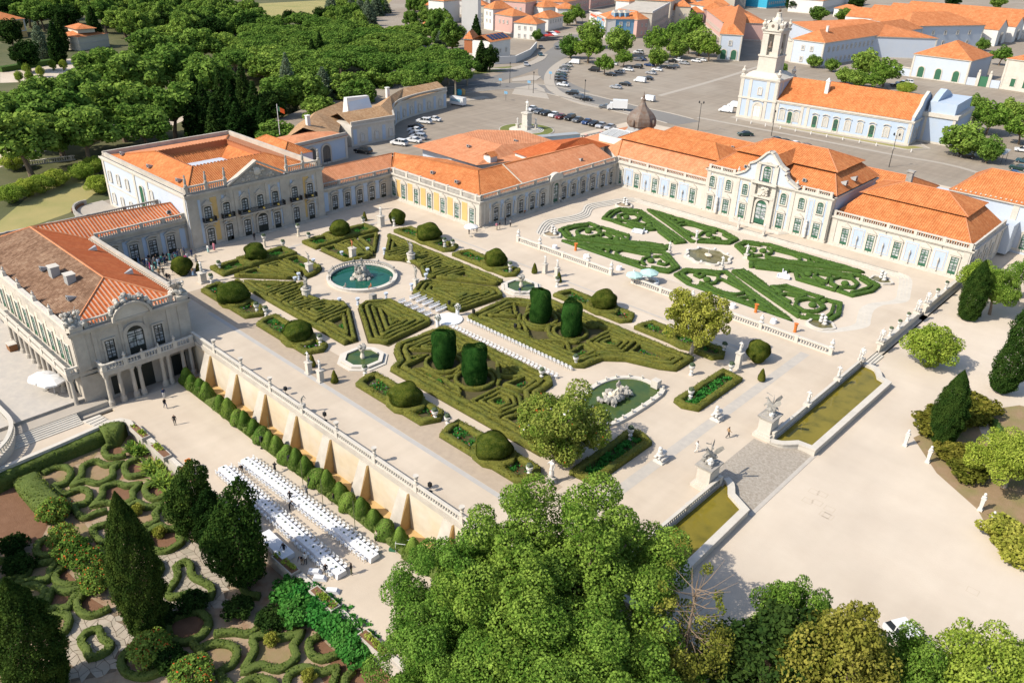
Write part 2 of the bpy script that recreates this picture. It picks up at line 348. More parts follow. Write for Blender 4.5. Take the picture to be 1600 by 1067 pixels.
# ------------------------------------------------------------------ objects
_U = 'first second third fourth fifth sixth seventh eighth ninth tenth eleventh twelfth thirteenth fourteenth fifteenth sixteenth seventeenth eighteenth nineteenth'.split()
class _Ord:
    def __getitem__(s, n):
        n += 1
        if n < 20: return _U[n-1]
        t = ('twenty','thirty','forty','fifty','sixty','seventy')[n//10-2]; return t[:-1]+'ieth' if n % 10 == 0 else t+'-'+_U[n % 10-1]
ORD = _Ord()
def link(name, data, parent=None):
    o = bpy.data.objects.new(name, data); COL.objects.link(o)
    if parent is not None: o.parent = parent
    return o
def tag(o, label=None, cat=None, group=None, kind=None):
    if label: o['label'] = label
    if cat: o['category'] = cat
    if group: o['group'] = group
    if kind: o['kind'] = kind
    return o
def thing(name, label, cat, loc=(0,0,0), rz=0.0, group=None):
    o = link(name, None); o.location = loc; o.rotation_euler = (0,0,rz); o.empty_display_size = .3
    return tag(o, label, cat, group)
KIDS = {}
def put(me, name, parent, loc=(0,0,0), rz=0.0, scale=None):
    o = link(name, me, parent); o.location = loc; o.rotation_euler = (0,0,rz)
    if scale is not None: o.scale = scale if isinstance(scale, (tuple, list)) else (scale,)*3
    return o
def struct(name, mb):
    return tag(mb.obj(name), kind='structure')
def smooth_path(pts, closed=False, step=.5):
    P = [Vector((p[0], p[1])) for p in pts]; n = len(P); out = []
    rng = range(n if closed else n-1)
    for i in rng:
        a = P[(i-1) % n] if (closed or i > 0) else P[0]; b = P[i]; c = P[(i+1) % n]; d = P[(i+2) % n] if (closed or i+2 < n) else P[-1]
        k = max(1, int((c-b).length/step))
        for j in range(k):
            t = j/k; out.append(.5*((2*b)+(c-a)*t+(2*a-5*b+4*c-d)*t*t+(3*b-a-3*c+d)*t**3))
    if not closed: out.append(P[-1])
    return [(p.x, p.y) for p in out]
def densify(pts, closed=False, step=.7):
    out = []; n = len(pts)
    for i in range(n if closed else n-1):
        a = Vector(pts[i]); b = Vector(pts[(i+1) % n]); k = max(1, int((b-a).length/step))
        out += [tuple(a+(b-a)*(j/k)) for j in range(k)]
    if not closed: out.append(tuple(pts[-1]))
    return [(p[0], p[1]) for p in out]
def ribbon(mb, path, w, prof, m, closed=False, z=0.0, jit=0.0, seed=0, cap=True):
    rnd = random.Random(seed); n = len(path); k = len(prof); vs = []
    P = [Vector((p[0], p[1])) for p in path]
    for i in range(n):
        if closed: a, b = P[(i-1) % n], P[(i+1) % n]
        else: a, b = P[max(i-1,0)], P[min(i+1,n-1)]
        d1 = (P[i]-a); d2 = (b-P[i])
        d1 = d1.normalized() if d1.length > 1e-6 else d2.normalized(); d2 = d2.normalized() if d2.length > 1e-6 else d1
        n1 = Vector((-d1.y, d1.x)); n2 = Vector((-d2.y, d2.x)); mm = (n1+n2)
        mm = mm.normalized() if mm.length > 1e-6 else n1
        q = mm/max(.5, mm.dot(n1))
        for off, h in prof:
            j = rnd.uniform(-jit, jit) if h > 0 else 0
            vs.append((P[i].x+q.x*(off*w+j), P[i].y+q.y*(off*w+j), z+h+(rnd.uniform(-jit, jit) if h > 0 else 0)))
    fs = []
    for i in range(n if closed else n-1):
        o, p = i*k, ((i+1) % n)*k
        for j in range(k-1): fs.append((o+j, o+j+1, p+j+1, p+j))
    if cap and not closed: fs.append(tuple(range(k))[::-1]); fs.append(tuple((n-1)*k+j for j in range(k)))
    mb.add(vs, fs, m)
# ------------------------------------------------------------------ the setting: levels
LOW, GAR, PLZ, RGT, MAL, PRK = -5.9, -8.0, -4.6, -0.6, -0.6, -3.0
CX0, CY0 = 37.8, 59.0
mb = MB(); mb.sheet([(-6000,-6000),(6000,-6000),(6000,7000),(-6000,7000)], -9.0, 'grass_dry'); struct('ground', mb)
def slab(name, poly, z, m, z0=-9.5, side='stone_grey'):
    b = MB(); b.prism(poly, z0, z, side, m, bottom=False); return struct(name, b)
slab('terrace_ground', [(-46,-33.4),(79,-33.4),(79,36.2),(-46,36.2)], 0, 'sand', side='ochre_wall')
slab('terrace_ground', [(-46,36.2),(-5.9,36.2),(-5.9,79),(-46,79)], -.004, 'sand')
slab('terrace_ground', [(-46,79),(79,79),(79,150),(-46,150)], -.004, 'sand')
slab('terrace_ground', [(-5.9,36.2),(79,36.2),(79,42),(-5.9,42)], -.004, 'sand')
slab('parterre_floor', [(-2,41.8),(80,41.8),(80,79.2),(-2,79.2)], MAL, 'sand_pale')
slab('town_ground', [(-46,-16),(-46,150),(79,150),(79,128),(3000,128),(3000,5000),(-5000,5000),(-1500,1400),(-330,260),(-150,110),(-112,40),(-76,24),(-76,-16)], -.012, 'forecourt')
slab('lower_terrace', [(-60,-48.0),(82,-48.0),(82,-33.5),(-60,-33.5)], LOW, 'sand', side='ochre_wall')
slab('lower_terrace', [(3.2,-80),(8.4,-80),(7.5,-66),(6.8,-57),(6.3,-51.2),(6.7,-48.8),(8,-48.0),(3.2,-48.0)], LOW, 'sand', side='stone')
slab('side_court', [(-90,-140),(-1.0,-140),(-1.0,-48),(-90,-48)], PLZ, 'kerb')
slab('labyrinth_ground', [(3,-140),(140,-140),(140,-47.9),(3,-47.9)], GAR, 'earth_path')
slab('right_court', [(79,-50),(140,-140),(600,-400),(600,128),(79,128)], RGT, 'sand_pale')
slab('park_ground', [(-76,-16),(-46.5,-16),(-46.5,-48),(-90,-48),(-90,-140),(-900,-600),(-5000,-600),(-5000,5000),(-1500,1400),(-330,260),(-150,110),(-112,40),(-76,24)], PRK, 'park_floor')
def patch(name, poly, z, m):
    b = MB(); b.sheet(poly, z, m); return struct(name, b)
def band(name, path, w, z, m, closed=False):
    b = MB(); ribbon(b, path, w, [(-.5,0),(.5,0)], m, closed, z, cap=False); return struct(name, b)
patch('dry_lawn', [G(*p, PRK) for p in [(-60,375),(0,368),(60,350),(108,333),(165,290),(150,262),(100,262),(0,345),(-80,350)]], PRK+.01, 'grass_dry')
patch('park_path', [G(*p, PRK) for p in [(-60,250),(0,262),(60,240),(150,212),(250,205),(330,170),(300,150),(200,175),(100,205),(0,225),(-60,230)]], PRK+.014, 'sand')
patch('orchard_clearing', [G(*p, PRK) for p in [(0,110),(60,98),(110,92),(120,112),(60,128),(0,130)]], PRK+.012, 'sand')
patch('far_lawn', [G(*p, PRK) for p in [(0,0),(60,0),(130,15),(60,20),(0,10)]], PRK+.012, 'grass')
patch('far_lawn', [G(*p, PRK) for p in [(330,10),(520,0),(640,0),(560,22),(420,30)]], PRK+.012, 'grass_dry')
band('kerb_strip', [(-6,-27.2),(66,-27.2)], .7, .012, 'kerb_grey')
patch('gravel_walk', [(-16,-26.8),(66,-26.8),(66,-20.5),(-16,-20.5)], .006, 'gravel')
patch('gravel_walk', [(-16,20.5),(66,20.5),(66,26.2),(-16,26.2)], .006, 'sand_pale')
band('kerb_strip', [(-5,27.0),(66,27.0)], .5, .012, 'kerb')
band('paving_strip', [(71.2,-24),(71.2,33)], 1.5, .010, 'kerb')
band('kerb_strip', [(-22.6,-27),(-22.6,26)], .8, .012, 'kerb')
patch('cobbled_gateway', [(77.2,-5.6),(79,-5.6),(79,5.4),(77.2,5.4)], .006, 'cobble')
b = MB(); b.add([(78.98,-6.5,.006),(78.98,6.5,.006),(84.2,8.4,RGT+.03),(84.2,-8.6,RGT+.03),(78.98,-6.5,RGT-.2),(78.98,6.5,RGT-.2)], [(0,3,2,1),(0,4,3),(1,2,5)], 'cobble'); struct('cobbled_apron', b)
b = MB(); ribbon(b, [(84.3,-8.6),(84.3,8.4)], .5, [(-.5,0),(-.5,.05),(.5,.05),(.5,0)], 'kerb', False, RGT); struct('kerb_stone', b)
for i, (u, v) in enumerate([(1272,768),(1285,772),(1277,785),(1296,795),(1262,782),(1289,804),(1345,650),(1294,806),(1520,923)]):
    x, y = G(u, v, RGT); b = MB(); ribbon(b, [(x-.55,y-.45),(x+.55,y-.45),(x+.55,y+.45),(x-.55,y+.45)], .10, [(-.5,0),(.5,0)], 'sand', True, RGT+.006, cap=False); struct('drain_cover', b)
def px(pts, z=0.0): return [G(u, v, z) for u, v in pts]
road_c = px([(1075,193),(1030,181),(980,170),(900,150),(840,137),(780,135),(700,143),(640,152)])
road_n = px([(905,145),(870,128),(858,112),(868,90),(885,78),(880,70),(905,55)])
road_w = px([(640,150),(700,140),(770,125),(830,105),(862,85),(880,72)])
def wide(path, w0, w1=None):
    P = [Vector(p) for p in smooth_path(path, step=4)]; n = len(P); l = []; r = []
    for i in range(n):
        t = (P[min(i+1,n-1)]-P[max(i-1,0)]).normalized(); q = Vector((-t.y,t.x)); w = w0+((w1 or w0)-w0)*i/(n-1)
        l.append(tuple(P[i]+q*w/2)); r.append(tuple(P[i]-q*w/2))
    return l, r
def road(name, path, w, z, m, w1=None):
    l, r = wide(path, w, w1); b = MB(); n = len(l)
    b.add([(x,y,z) for x,y in l]+[(x,y,z) for x,y in r], [(i,n+i,n+i+1,i+1) for i in range(n-1)], m); return struct(name, b)
road('road', road_c, 12.0, .012, 'asphalt')
road('road', road_w, 8.5, .016, 'asphalt')
road('road', road_n, 10, .020, 'asphalt')
road('pavement', px([(1640,308),(1500,262),(1400,243),(1250,214),(1090,184)]), 2.0, .03, 'pavement')
l, r = wide(road_c, 12.8);
for side, nm in ((l[1:], 'kerb_stone'), (r[1:], 'kerb_stone')):
    b = MB(); ribbon(b, side, .35, [(-.5,0),(-.5,.12),(.5,.12),(.5,0)], 'kerb', False, 0.0); struct(nm, b)
for k in range(9):
    c = smooth_path(road_c, step=4); i = 4+k*6
    if i+1 < len(c):
        a, d = c[i], c[i+1]; band('road_marking', [a, d], .18, .026, 'road_paint')
b = MB(); b.prism(px([(800,147),(858,155),(850,140),(838,132),(805,138)]), -.1, .12, 'kerb', 'pavement'); struct('traffic_island', b)
b = MB(); b.prism(px([(800,128),(838,126),(846,120),(830,118),(800,124)]), -.1, .12, 'kerb', 'pavement'); struct('traffic_island', b)
b = MB(); ribbon(b, smooth_path(px([(1010,185),(960,172),(905,160),(868,143),(858,128),(862,112),(880,97),(900,88)]), step=3), 4.2, [(-.5,0),(-.5,.12),(.5,.12),(.5,0)], 'pavement', False, 0.0); struct('pavement', b)
b = MB(); ribbon(b, smooth_path(px([(640,160),(715,158),(760,152)]), step=3), 4, [(-.5,0),(-.5,.12),(.5,.12),(.5,0)], 'pavement', False, 0.0); struct('pavement', b)
b = MB(); ribbon(b, smooth_path(px([(715,120),(745,108),(800,108),(840,95),(850,85)]), step=3), 4, [(-.5,0),(-.5,.12),(.5,.12),(.5,0)], 'pavement', False, 0.0); struct('pavement', b)
patch('verge', px([(735,118),(742,108),(800,104),(795,110)]), .02, 'grass')
patch('church_apron', [(-27,180),(-10,178),(33,181),(37,190),(33,196),(-27,194)], .02, 'pavement')
patch('church_verge', [(-9,180.4),(33,182.6),(36,189),(33,189),(31,185.5),(-9,181.6)], .035, 'grass_dry')
b = MB(); ribbon(b, [(-10,180.2),(34,182.4),(38,189),(33,194)], .3, [(-.5,0),(-.5,.14),(.5,.14),(.5,0)], 'kerb', False, 0); struct('kerb_stone', b)
road('worn_track', px([(1030,150),(1120,125),(1200,100)]), 2.2, .008, 'pavement')
# ------------------------------------------------------------------ joinery shared by all facades
def arch_pts(w, h, rise, n=8):
    pts = [(-w/2,0),(w/2,0),(w/2,h-rise)]
    if rise > 0:
        for k in range(1, n): a = math.pi*k/n; pts.append((w/2*math.cos(a), h-rise+rise*math.sin(a)))
    pts.append((-w/2,h-rise)); return pts
def vplate(mb, pts, y0, y1, m):
    n = len(pts); vs = [(x,y0,z) for x,z in pts]+[(x,y1,z) for x,z in pts]
    mb.add(vs, [tuple(range(n))]+[((i+1) % n, i, n+i, n+(i+1) % n) for i in range(n)], m)
UNIT = {}
def unit(key, w, h, rise=0, frame='stone_white', leaf='door_green', pane='pane', fw=.28, cols=2, rows=4, kick=.8, trans=True, hood=0, sill=False, depth=.18, louvre=False):
    if key in UNIT: return UNIT[key]
    s = MB(); o = arch_pts(w+2*fw, h+fw, rise+fw*.5 if rise else 0); i = arch_pts(w, h, rise)
    n = len(i); assert len(o) == n
    vs = [(x,-depth,z) for x,z in o]+[(x,-depth,z) for x,z in i]+[(x,0,z) for x,z in o]+[(x,0,z) for x,z in i]
    fs = []
    for k in range(1, n):
        j = (k+1) % n; fs += [(k,j,n+j,n+k),(k,2*n+k,2*n+j,j),(n+k,n+j,3*n+j,3*n+k)]
    s.add(vs, fs, frame)
    if hood:
        if hood == 1:
            s.add(*_arc_hood(w+2*fw+.3, h+fw+.05, .45, depth+.22), frame)
        else:
            vplate(s, [(-w*.75,h+fw+.05),(w*.75,h+fw+.05),(w*.5,h+fw+.5),(0,h+fw+.95),(-w*.5,h+fw+.5)], -depth-.15, 0, frame)
    if sill: s.box(-w/2-fw, w/2+fw, -depth-.12, 0, -.18, 0, frame)
    lf = MB(); vplate(lf, i, -.05, 0, leaf)
    if trans and h > 2.4: lf.box(-w/2, w/2, -.10, -.051, h*.70, h*.70+.14, leaf)
    lf.box(-.06, .06, -.10, -.051, 0, h-.05-rise*.2, leaf)
    pn = MB(); top = h-.12-(rise*.55 if rise else 0)
    if louvre:
        for k in range(int(h/.22)):
            z = .15+k*.22
            if z < top: pn.box(-w/2+.1, w/2-.1, -.08, -.052, z, z+.12, pane)
    else:
        zs = np.linspace(kick, top, rows+1); xs = np.linspace(-w/2+.1, w/2-.1, cols+1)
        for a in range(cols):
            for b_ in range(rows):
                pn.box(xs[a]+.06, xs[a+1]-.06, -.07, -.052, zs[b_]+.07, zs[b_+1]-.07, pane)
    UNIT[key] = (s.mesh('surround'), lf.mesh('leaf'), pn.mesh('pane')); return UNIT[key]
def _arc_hood(w, z, rise, d):
    n = 8; vs = []; fs = []
    for y in (-d, 0):
        for k in range(n+1):
            t = k/n; x = -w/2+w*t; vs.append((x, y, z+rise*math.sin(math.pi*t)))
        for k in range(n+1):
            t = k/n; x = -w/2+w*t; vs.append((x, y, z+rise*math.sin(math.pi*t)+.22))
    q = n+1
    for k in range(n):
        fs += [(k,k+1,q+k+1,q+k),(q+k,q+k+1,3*q+k+1,3*q+k),(k+1,k,2*q+k,2*q+k+1)]
    return vs, fs
class Face:
    def __init__(s, p0, p1):
        s.p0 = Vector(p0); d = Vector(p1)-s.p0; s.L = d.length; s.d = d.normalized(); s.n = Vector((s.d.y, -s.d.x)); s.rz = math.atan2(s.d.y, s.d.x)
    def pt(s, t, out=0.0): q = s.p0+s.d*t+s.n*out; return q.x, q.y
    def box(s, mb, t0, t1, z0, z1, d0, d1, m):
        c = [s.pt(t0,d0), s.pt(t1,d0), s.pt(t1,d1), s.pt(t0,d1)]
        mb.add([(x,y,z0) for x,y in c]+[(x,y,z1) for x,y in c], [(0,1,2,3),(7,6,5,4),(4,5,1,0),(5,6,2,1),(6,7,3,2),(7,4,0,3)], m)
    def plate(s, mb, pts, d0, d1, m):
        n = len(pts); vs = []
        for d in (d1, d0):
            for t, z in pts: x, y = s.pt(t, d); vs.append((x, y, z))
        mb.add(vs, [tuple(range(n))]+[((i+1) % n, i, n+i, n+(i+1) % n) for i in range(n)], m)
    def tof(s, x, y): return (Vector((x,y))-s.p0).dot(s.d)
    def put(s, parent, name, u, t, z, out=.01, names=('leaf','pane'), sc=None):
        x, y = s.pt(t, out); a = put(u[0], name, parent, (x,y,z), s.rz, sc)
        put(u[1], names[0], a); put(u[2], names[1], a); return a
    def balustrade(s, mb, t0, t1, z, h=1.1, out=-.35, th=.3, m='stone_white', pier=None, step=.45, solid=0.0, pm=None):
        hb = h*.18
        s.box(mb, t0, t1, z, z+hb, out-th/2, out+th/2, m); s.box(mb, t0, t1, z+h-hb, z+h, out-th/2-.04, out+th/2+.04, m)
        piers = pier if pier is not None else [t0+.3, t1-.3]
        for p in piers: s.box(mb, p-.3, p+.3, z+.001, z+h+.06, out-th/2-.06, out+th/2+.06, pm or m)
        t = t0+step/2
        while t < t1:
            if all(abs(t-p) > .42 for p in piers):
                x, y = s.pt(t, out); k = th*.42
                mb.lathe([(k*.7,hb),(k,hb+(h-2*hb)*.3),(k*.45,hb+(h-2*hb)*.7),(k*.7,h-hb)], m, x, y, z, 5, cap=False)
            t += step
def roof_ridge(mb, segs, m='roof_salmon', r=.16):
    for a, b in segs: mb.tube([a, b], r, m, 5)
def hip(x0, x1, y0, y1, z, h, inset=None, along='x'):
    if along == 'x':
        i = inset if inset is not None else (y1-y0)/2; ym = (y0+y1)/2; A, B = (x0+i,ym,z+h), (x1-i,ym,z+h)
        f = [[(x0,y0,z),(x1,y0,z),B,A],[(x1,y1,z),(x0,y1,z),A,B],[(x0,y1,z),(x0,y0,z),A],[(x1,y0,z),(x1,y1,z),B]]
    else:
        i = inset if inset is not None else (x1-x0)/2; xm = (x0+x1)/2; A, B = (xm,y0+i,z+h), (xm,y1-i,z+h)
        f = [[(x1,y0,z),(x1,y1,z),B,A],[(x0,y1,z),(x0,y0,z),A,B],[(x0,y0,z),(x1,y0,z),A],[(x1,y1,z),(x0,y1,z),B]]
    e = [(A,B),((x0,y0,z),A),((x0,y1,z),A if along=='x' else B),((x1,y0,z),B if along=='x' else A),((x1,y1,z),B)]
    return f, e
def finial(mb, x, y, z, h, m='stone_white', n=8):
    mb.lathe([(.28*h,0),(.28*h,.12*h),(.12*h,.2*h),(.2*h,.38*h),(.26*h,.55*h),(.14*h,.7*h),(.1*h,.8*h),(.13*h,.9*h),(.02*h,h)], m, x, y, z, n)
dormer_n = [0]
def roof_vent(parent, x, y, z, rz, s=1.0):
    if 'vent' not in UNIT:
        b = MB(); b.add([(-.5,-.7,0),(.5,-.7,0),(0,.9,.15),(-.35,-.7,.75),(.35,-.7,.75)], [(0,1,4,3),(0,3,2),(1,2,4),(3,4,2)], 'lead'); b.add([(-.3,-.72,.1),(.3,-.72,.1),(.25,-.72,.6),(-.25,-.72,.6)], [(0,1,2,3)], 'pane_dark')
        UNIT['vent'] = b.mesh('roof_vent')
    put(UNIT['vent'], 'roof_vent', parent, (x,y,z), rz, s)
DOOR = unit('door', 1.45, 3.75, 0, rows=5, hood=2)
DOORA = unit('doora', 1.5, 3.5, .25, 'stone', 'door_dark', rows=5, hood=1, depth=.16)
WINA = unit('wina', 1.45, 3.0, .3, 'stone', 'door_dark', rows=4, kick=.45, hood=2, depth=.16)
WINS = unit('wins', 1.3, 2.5, .45, 'stone_white', 'door_green', rows=4, kick=.1, sill=True)
SHUT = unit('shut', 1.2, 2.2, .35, 'stone_white', 'shutter', 'plaster_white', louvre=True, sill=True)
SHUTT = unit('shutt', 1.6, 4.6, .5, 'stone_white', 'shutter_green', 'door_green', louvre=True, sill=True)
BIGARCH = unit('bigarch', 2.6, 5.6, 1.3, 'stone_white', 'door_green', cols=2, rows=4, kick=1.2, fw=.5, depth=.3)
DARKARCH = unit('darkarch', 2.3, 4.0, .9, 'stone', 'door_dark', cols=2, rows=4, kick=1.4, fw=.35, depth=.25, hood=1)
BARW = unit('barw', 1.25, 2.1, .3, 'stone_white', 'white_paint', 'pane_dark', cols=2, rows=3, kick=.1, fw=.3, sill=True)
GARCH = unit('garch', 2.6, 5.0, 1.2, 'stone_white', 'shutter_green', 'door_green', cols=2, rows=2, kick=.3, fw=.4)
HOUSEW = unit('housew', 1.0, 1.6, 0, 'stone_white', 'white_paint', 'pane_dark', cols=2, rows=2, kick=.1, fw=.18, sill=True)
def walls(parent, poly, z0, z1, m, name='wall'):
    b = MB(); b.prism(poly, z0, z1, m, bottom=False); return b.obj(name, parent)
def trim(parent, faces, z1, m='stone_white', plinth=.5, corn=.55, pil=(), pm=None, name='cornice', z0=0.0):
    b = MB()
    for f in faces:
        f.box(b, -.25, f.L+.25, z1-corn, z1-corn*.55, 0, .22, m); f.box(b, -.4, f.L+.4, z1-corn*.55, z1, -.2, .42, m)
        if plinth: f.box(b, -.08, f.L+.08, z0, z0+plinth, .002, .10, m)
    o = b.obj(name, parent)
    if pil:
        for f, t, w in pil:
            b = MB(); f.box(b, t-w/2, t+w/2, z0+.003, z1-corn, .004, .14, pm or m); b.obj('pilaster', parent)
    return o
def panel(parent, f, t0, t1, z0, z1, m, out=.02, name='panel', frame=None):
    b = MB(); f.box(b, t0, t1, z0, z1, .003, out, m)
    if frame:
        w = .14
        for a in ((t0+.25,t1-.25,z0+.3,z0+.3+w),(t0+.25,t1-.25,z1-.3-w,z1-.3),(t0+.25,t0+.25+w,z0+.3+w,z1-.3-w),(t1-.25-w,t1-.25,z0+.3+w,z1-.3-w)):
            f.box(b, *a, out, out+.05, frame)
    return b.obj(name, parent)
def steps_line(f, t0, t1, n, run=.4, rise=.15, z=0.0, m='stone', out=0.0, name='stone_steps', label=''):
    s = thing(name, label, 'steps')
    for k in range(n):
        b = MB(); f.box(b, t0-k*run*.0, t1, z-(0), z+rise*(n-k), out+.0 if k == 0 else out+run*k, out+run*(k+1), m); b.obj('step', s)
    return s
# ---------------------------------------------------------------- main pavilion with the pediment
T = thing('palace_pavilion', 'two-storey palace pavilion with triangular pediment, grey facade and square roof court', 'palace', (0,0,0))
x0, x1, y0, y1, ZC = -72.0, -33.7, -15.5, 15.5, 11.2
b = MB(); b.prism([(x0,y0),(x1,y0),(x1,y1),(x0,y1)], -4, ZC, 'plaster_pale', bottom=False); W = b.obj('wall', T)
FF = Face((x1,y0),(x1,y1)); FL = Face((x0,y0),(x1,y0)); FR = Face((x1,y1),(x0,y1)); FB = Face((x0,y1),(x0,y0))
b = MB(); FF.box(b, 0, FF.L, 0, ZC, .002, .05, 'stone'); b.obj('ashlar_front', T)
trim(T, [FF], ZC, 'stone', .7, .8, [(FF,t,1.5) for t in (.9,8.9,21.9,30.1)]+[(FF,t,.7) for t in (10.2,13.7,17.3,20.8)], 'stone', 'cornice')
trim(T, [FL, FR, FB], ZC, 'stone_white', .5, .8, [(FL,t,.9) for t in (.5,15.6,21.6,37.6)], 'stone_white', 'side_cornice')
b = MB(); FL.box(b, 0, 16, 4.9, 5.2, .003, .10, 'stone_white'); b.obj('string_course', T)
for a, c in ((4.7,6.1),(26.0,27.4)):
    panel(T, FF, a, c, 5.3, 9.8, 'plaster_yellow', .09, 'yellow_panel'); panel(T, FF, a, c, .9, 4.9, 'plaster_yellow', .09, 'yellow_panel')
for a in (2.2,7.2,11.0,13.2,17.6,19.9,22.9,28.3):
    panel(T, FF, a, a+.5, .9, 9.8, 'plaster_blue', .08, 'blue_panel')
for k, t in enumerate((3.95,7.95,12.0,15.5,19.0,23.7,27.5)):
    z = 5.25; FF.put(T, 'window', WINA, t, z, .09)
    if k != 3: FF.put(T, 'french_door', DOORA, t, .25, .09)
FF.put(T, 'entrance_door', DARKARCH, 15.5, .3, .12)
for t, w in ((3.95,1.3),(7.95,1.3),(23.7,1.3),(27.5,1.3),(15.5,5.2)):
    b = MB(); FF.box(b, t-w, t+w, 4.95, 5.2, .05, 1.0 if w < 2 else 1.3, 'stone'); d = 1.0 if w < 2 else 1.3
    for i in range(int(2*w/.18)+1):
        q = t-w+.05+i*.18
        if q < t+w: FF.box(b, q, q+.05, 5.2, 6.15, d-.1, d-.05, 'iron')
    for q in (t-w, t+w-.05): FF.box(b, q, q+.05, 5.2, 6.15, .06, d-.101, 'iron')
    FF.box(b, t-w, t+w, 6.15, 6.22, d-.14, d-.02, 'iron')
    for q in ((t,) if w < 2 else (t-3.4, t, t+3.4)): x, y = FF.pt(q, d); b.blob((x,y,5.7), .27, 'gold', 1, .1, 3)
    b.obj('balcony', T)
b = MB(); P0, P1, AP = 9.3, 21.9, 15.5
FF.plate(b, [(P0,ZC+.02),(P1,ZC+.02),(AP,ZC+3.5)], -.6, .15, 'stone_grey')
for s0, s1 in (((P0-.6,ZC+.05),(AP,ZC+3.75)),((P1+.6,ZC+.05),(AP,ZC+3.75))):
    (t0,z0_),(t1,z1_) = s0, s1; FF.plate(b, [(t0,z0_),(t1,z1_),(t1,z1_+.45),(t0,z0_+.4)], -.7, .5, 'stone')
rs = random.Random(4)
for k in range(34):
    t = AP+rs.uniform(-3.6,3.6); z = ZC+.5+rs.random()*max(.3,(2.6-abs(t-AP)*.62)); x, y = FF.pt(t,.2); b.blob((x,y,z), rs.uniform(.16,.36), 'stone', 1, .25, k, (.6,1,1))
x, y = FF.pt(AP,.25); b.blob((x,y,ZC+1.9), .75, 'stone_white', 2, .12, 5, (.5,1,1.1)); b.obj('pediment', T)
b = MB()
FF.balustrade(b, .0, 9.0, ZC, 1.5, -.3, .35, 'stone', [.5,4.6,8.6]); FF.balustrade(b, 22.2, 31.0, ZC, 1.5, -.3, .35, 'stone', [22.6,26.6,30.5]); b.obj('balustrade', T)
b = MB(); FL.box(b, .3, FL.L-.8, ZC, ZC+.8, -.8, -.25, 'stone'); FB.box(b, .2, FB.L-.2, ZC, ZC+1.0, -.8, -.25, 'stone'); FR.box(b, .9, FR.L-.2, ZC, ZC+1.0, -.8, -.25, 'stone'); b.obj('parapet', T)
for t, z in ((4.4,6.2),(8.6,6.2),(13,6.2),(24.4,6.4)): FL.put(T, 'shuttered_window', SHUT, t-1.4, z, .02)
for t in (4.4,8.6,13): FL.put(T, 'shuttered_window', SHUT, t-1.4, 1.2, .02)
FL.put(T, 'tall_shuttered_window', SHUTT, 18.6, 4.0, .02)
E0, K0 = (x0+.8, x1-.9, y0+.8, y1-.9), (-57.2, -41.5, -9.6, 6.6)
def ring(o, i, zo, zi):
    a = [(o[0],o[2],zo),(o[1],o[2],zo),(o[1],o[3],zo),(o[0],o[3],zo)]; c = [(i[0],i[2],zi),(i[1],i[2],zi),(i[1],i[3],zi),(i[0],i[3],zi)]
    return [[a[k],a[(k+1) % 4],c[(k+1) % 4],c[k]] for k in range(4)], [(a[k],c[k]) for k in range(4)]
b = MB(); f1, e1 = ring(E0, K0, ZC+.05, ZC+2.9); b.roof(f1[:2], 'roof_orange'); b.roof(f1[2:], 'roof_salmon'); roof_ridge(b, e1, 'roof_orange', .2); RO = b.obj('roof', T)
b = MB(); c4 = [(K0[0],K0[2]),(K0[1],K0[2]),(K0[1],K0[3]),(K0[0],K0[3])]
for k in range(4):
    f = Face(c4[k], c4[(k+1) % 4]); f.box(b, 0, f.L, ZC+.9, ZC+2.86, -.02, .02, 'terracotta')  # dark red band, coloured to stand for the inner roof slope in shade
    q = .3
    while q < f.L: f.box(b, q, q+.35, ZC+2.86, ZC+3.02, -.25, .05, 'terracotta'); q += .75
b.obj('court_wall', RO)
K1 = (-53.6,-45.6,-5.6,2.6)
b = MB(); f2, e2 = ring(tuple(K0), K1, ZC+1.7, ZC-.3); b.roof(f2, 'roof_orange'); roof_ridge(b, e2, 'roof_orange', .16)
for k in range(4):
    pass
b.obj('court_roof', RO)
b = MB(); b.prism([(K1[0],K1[2]),(K1[1],K1[2]),(K1[1],K1[3]),(K1[0],K1[3])], ZC+.0-6, ZC-5.9, 'soil')  # shade of the well put into the colour: dark floor, grey walls
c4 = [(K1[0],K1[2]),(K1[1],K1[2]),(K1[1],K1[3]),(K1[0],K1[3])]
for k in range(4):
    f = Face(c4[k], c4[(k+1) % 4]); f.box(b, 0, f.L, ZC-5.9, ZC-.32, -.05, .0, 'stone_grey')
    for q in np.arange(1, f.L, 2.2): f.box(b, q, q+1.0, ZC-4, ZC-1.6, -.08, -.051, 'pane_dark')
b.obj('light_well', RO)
b = MB(); f3, e3 = hip(-66,-49,15.6,23.5,ZC-1.2,2.2,None,'x'); b.roof(f3, 'roof_orange'); roof_ridge(b, e3, 'roof_orange'); b.prism([(-66,15.6),(-49,15.6),(-49,23.5),(-66,23.5)], 0, ZC-1.25, 'plaster_pale', bottom=False)
b.obj('rear_range', T)
for (x,y) in ((-66,-12.9),(-53,-13.0),(-40,-13.2)): roof_vent(T, x, y, ZC+1.0, 0)
for t in (.5,4.6,8.6,22.6,26.6,30.5): b = MB(); x, y = FF.pt(t,-.3); b.lathe([(.35,0),(.35,.3),(.2,.45),(.28,.9),(.24,1.5),(.12,1.75),(.2,2.0),(.12,2.25),(.02,2.3)], 'statue_grey', x, y, ZC+1.56, 7); b.obj('roof_statue', T)
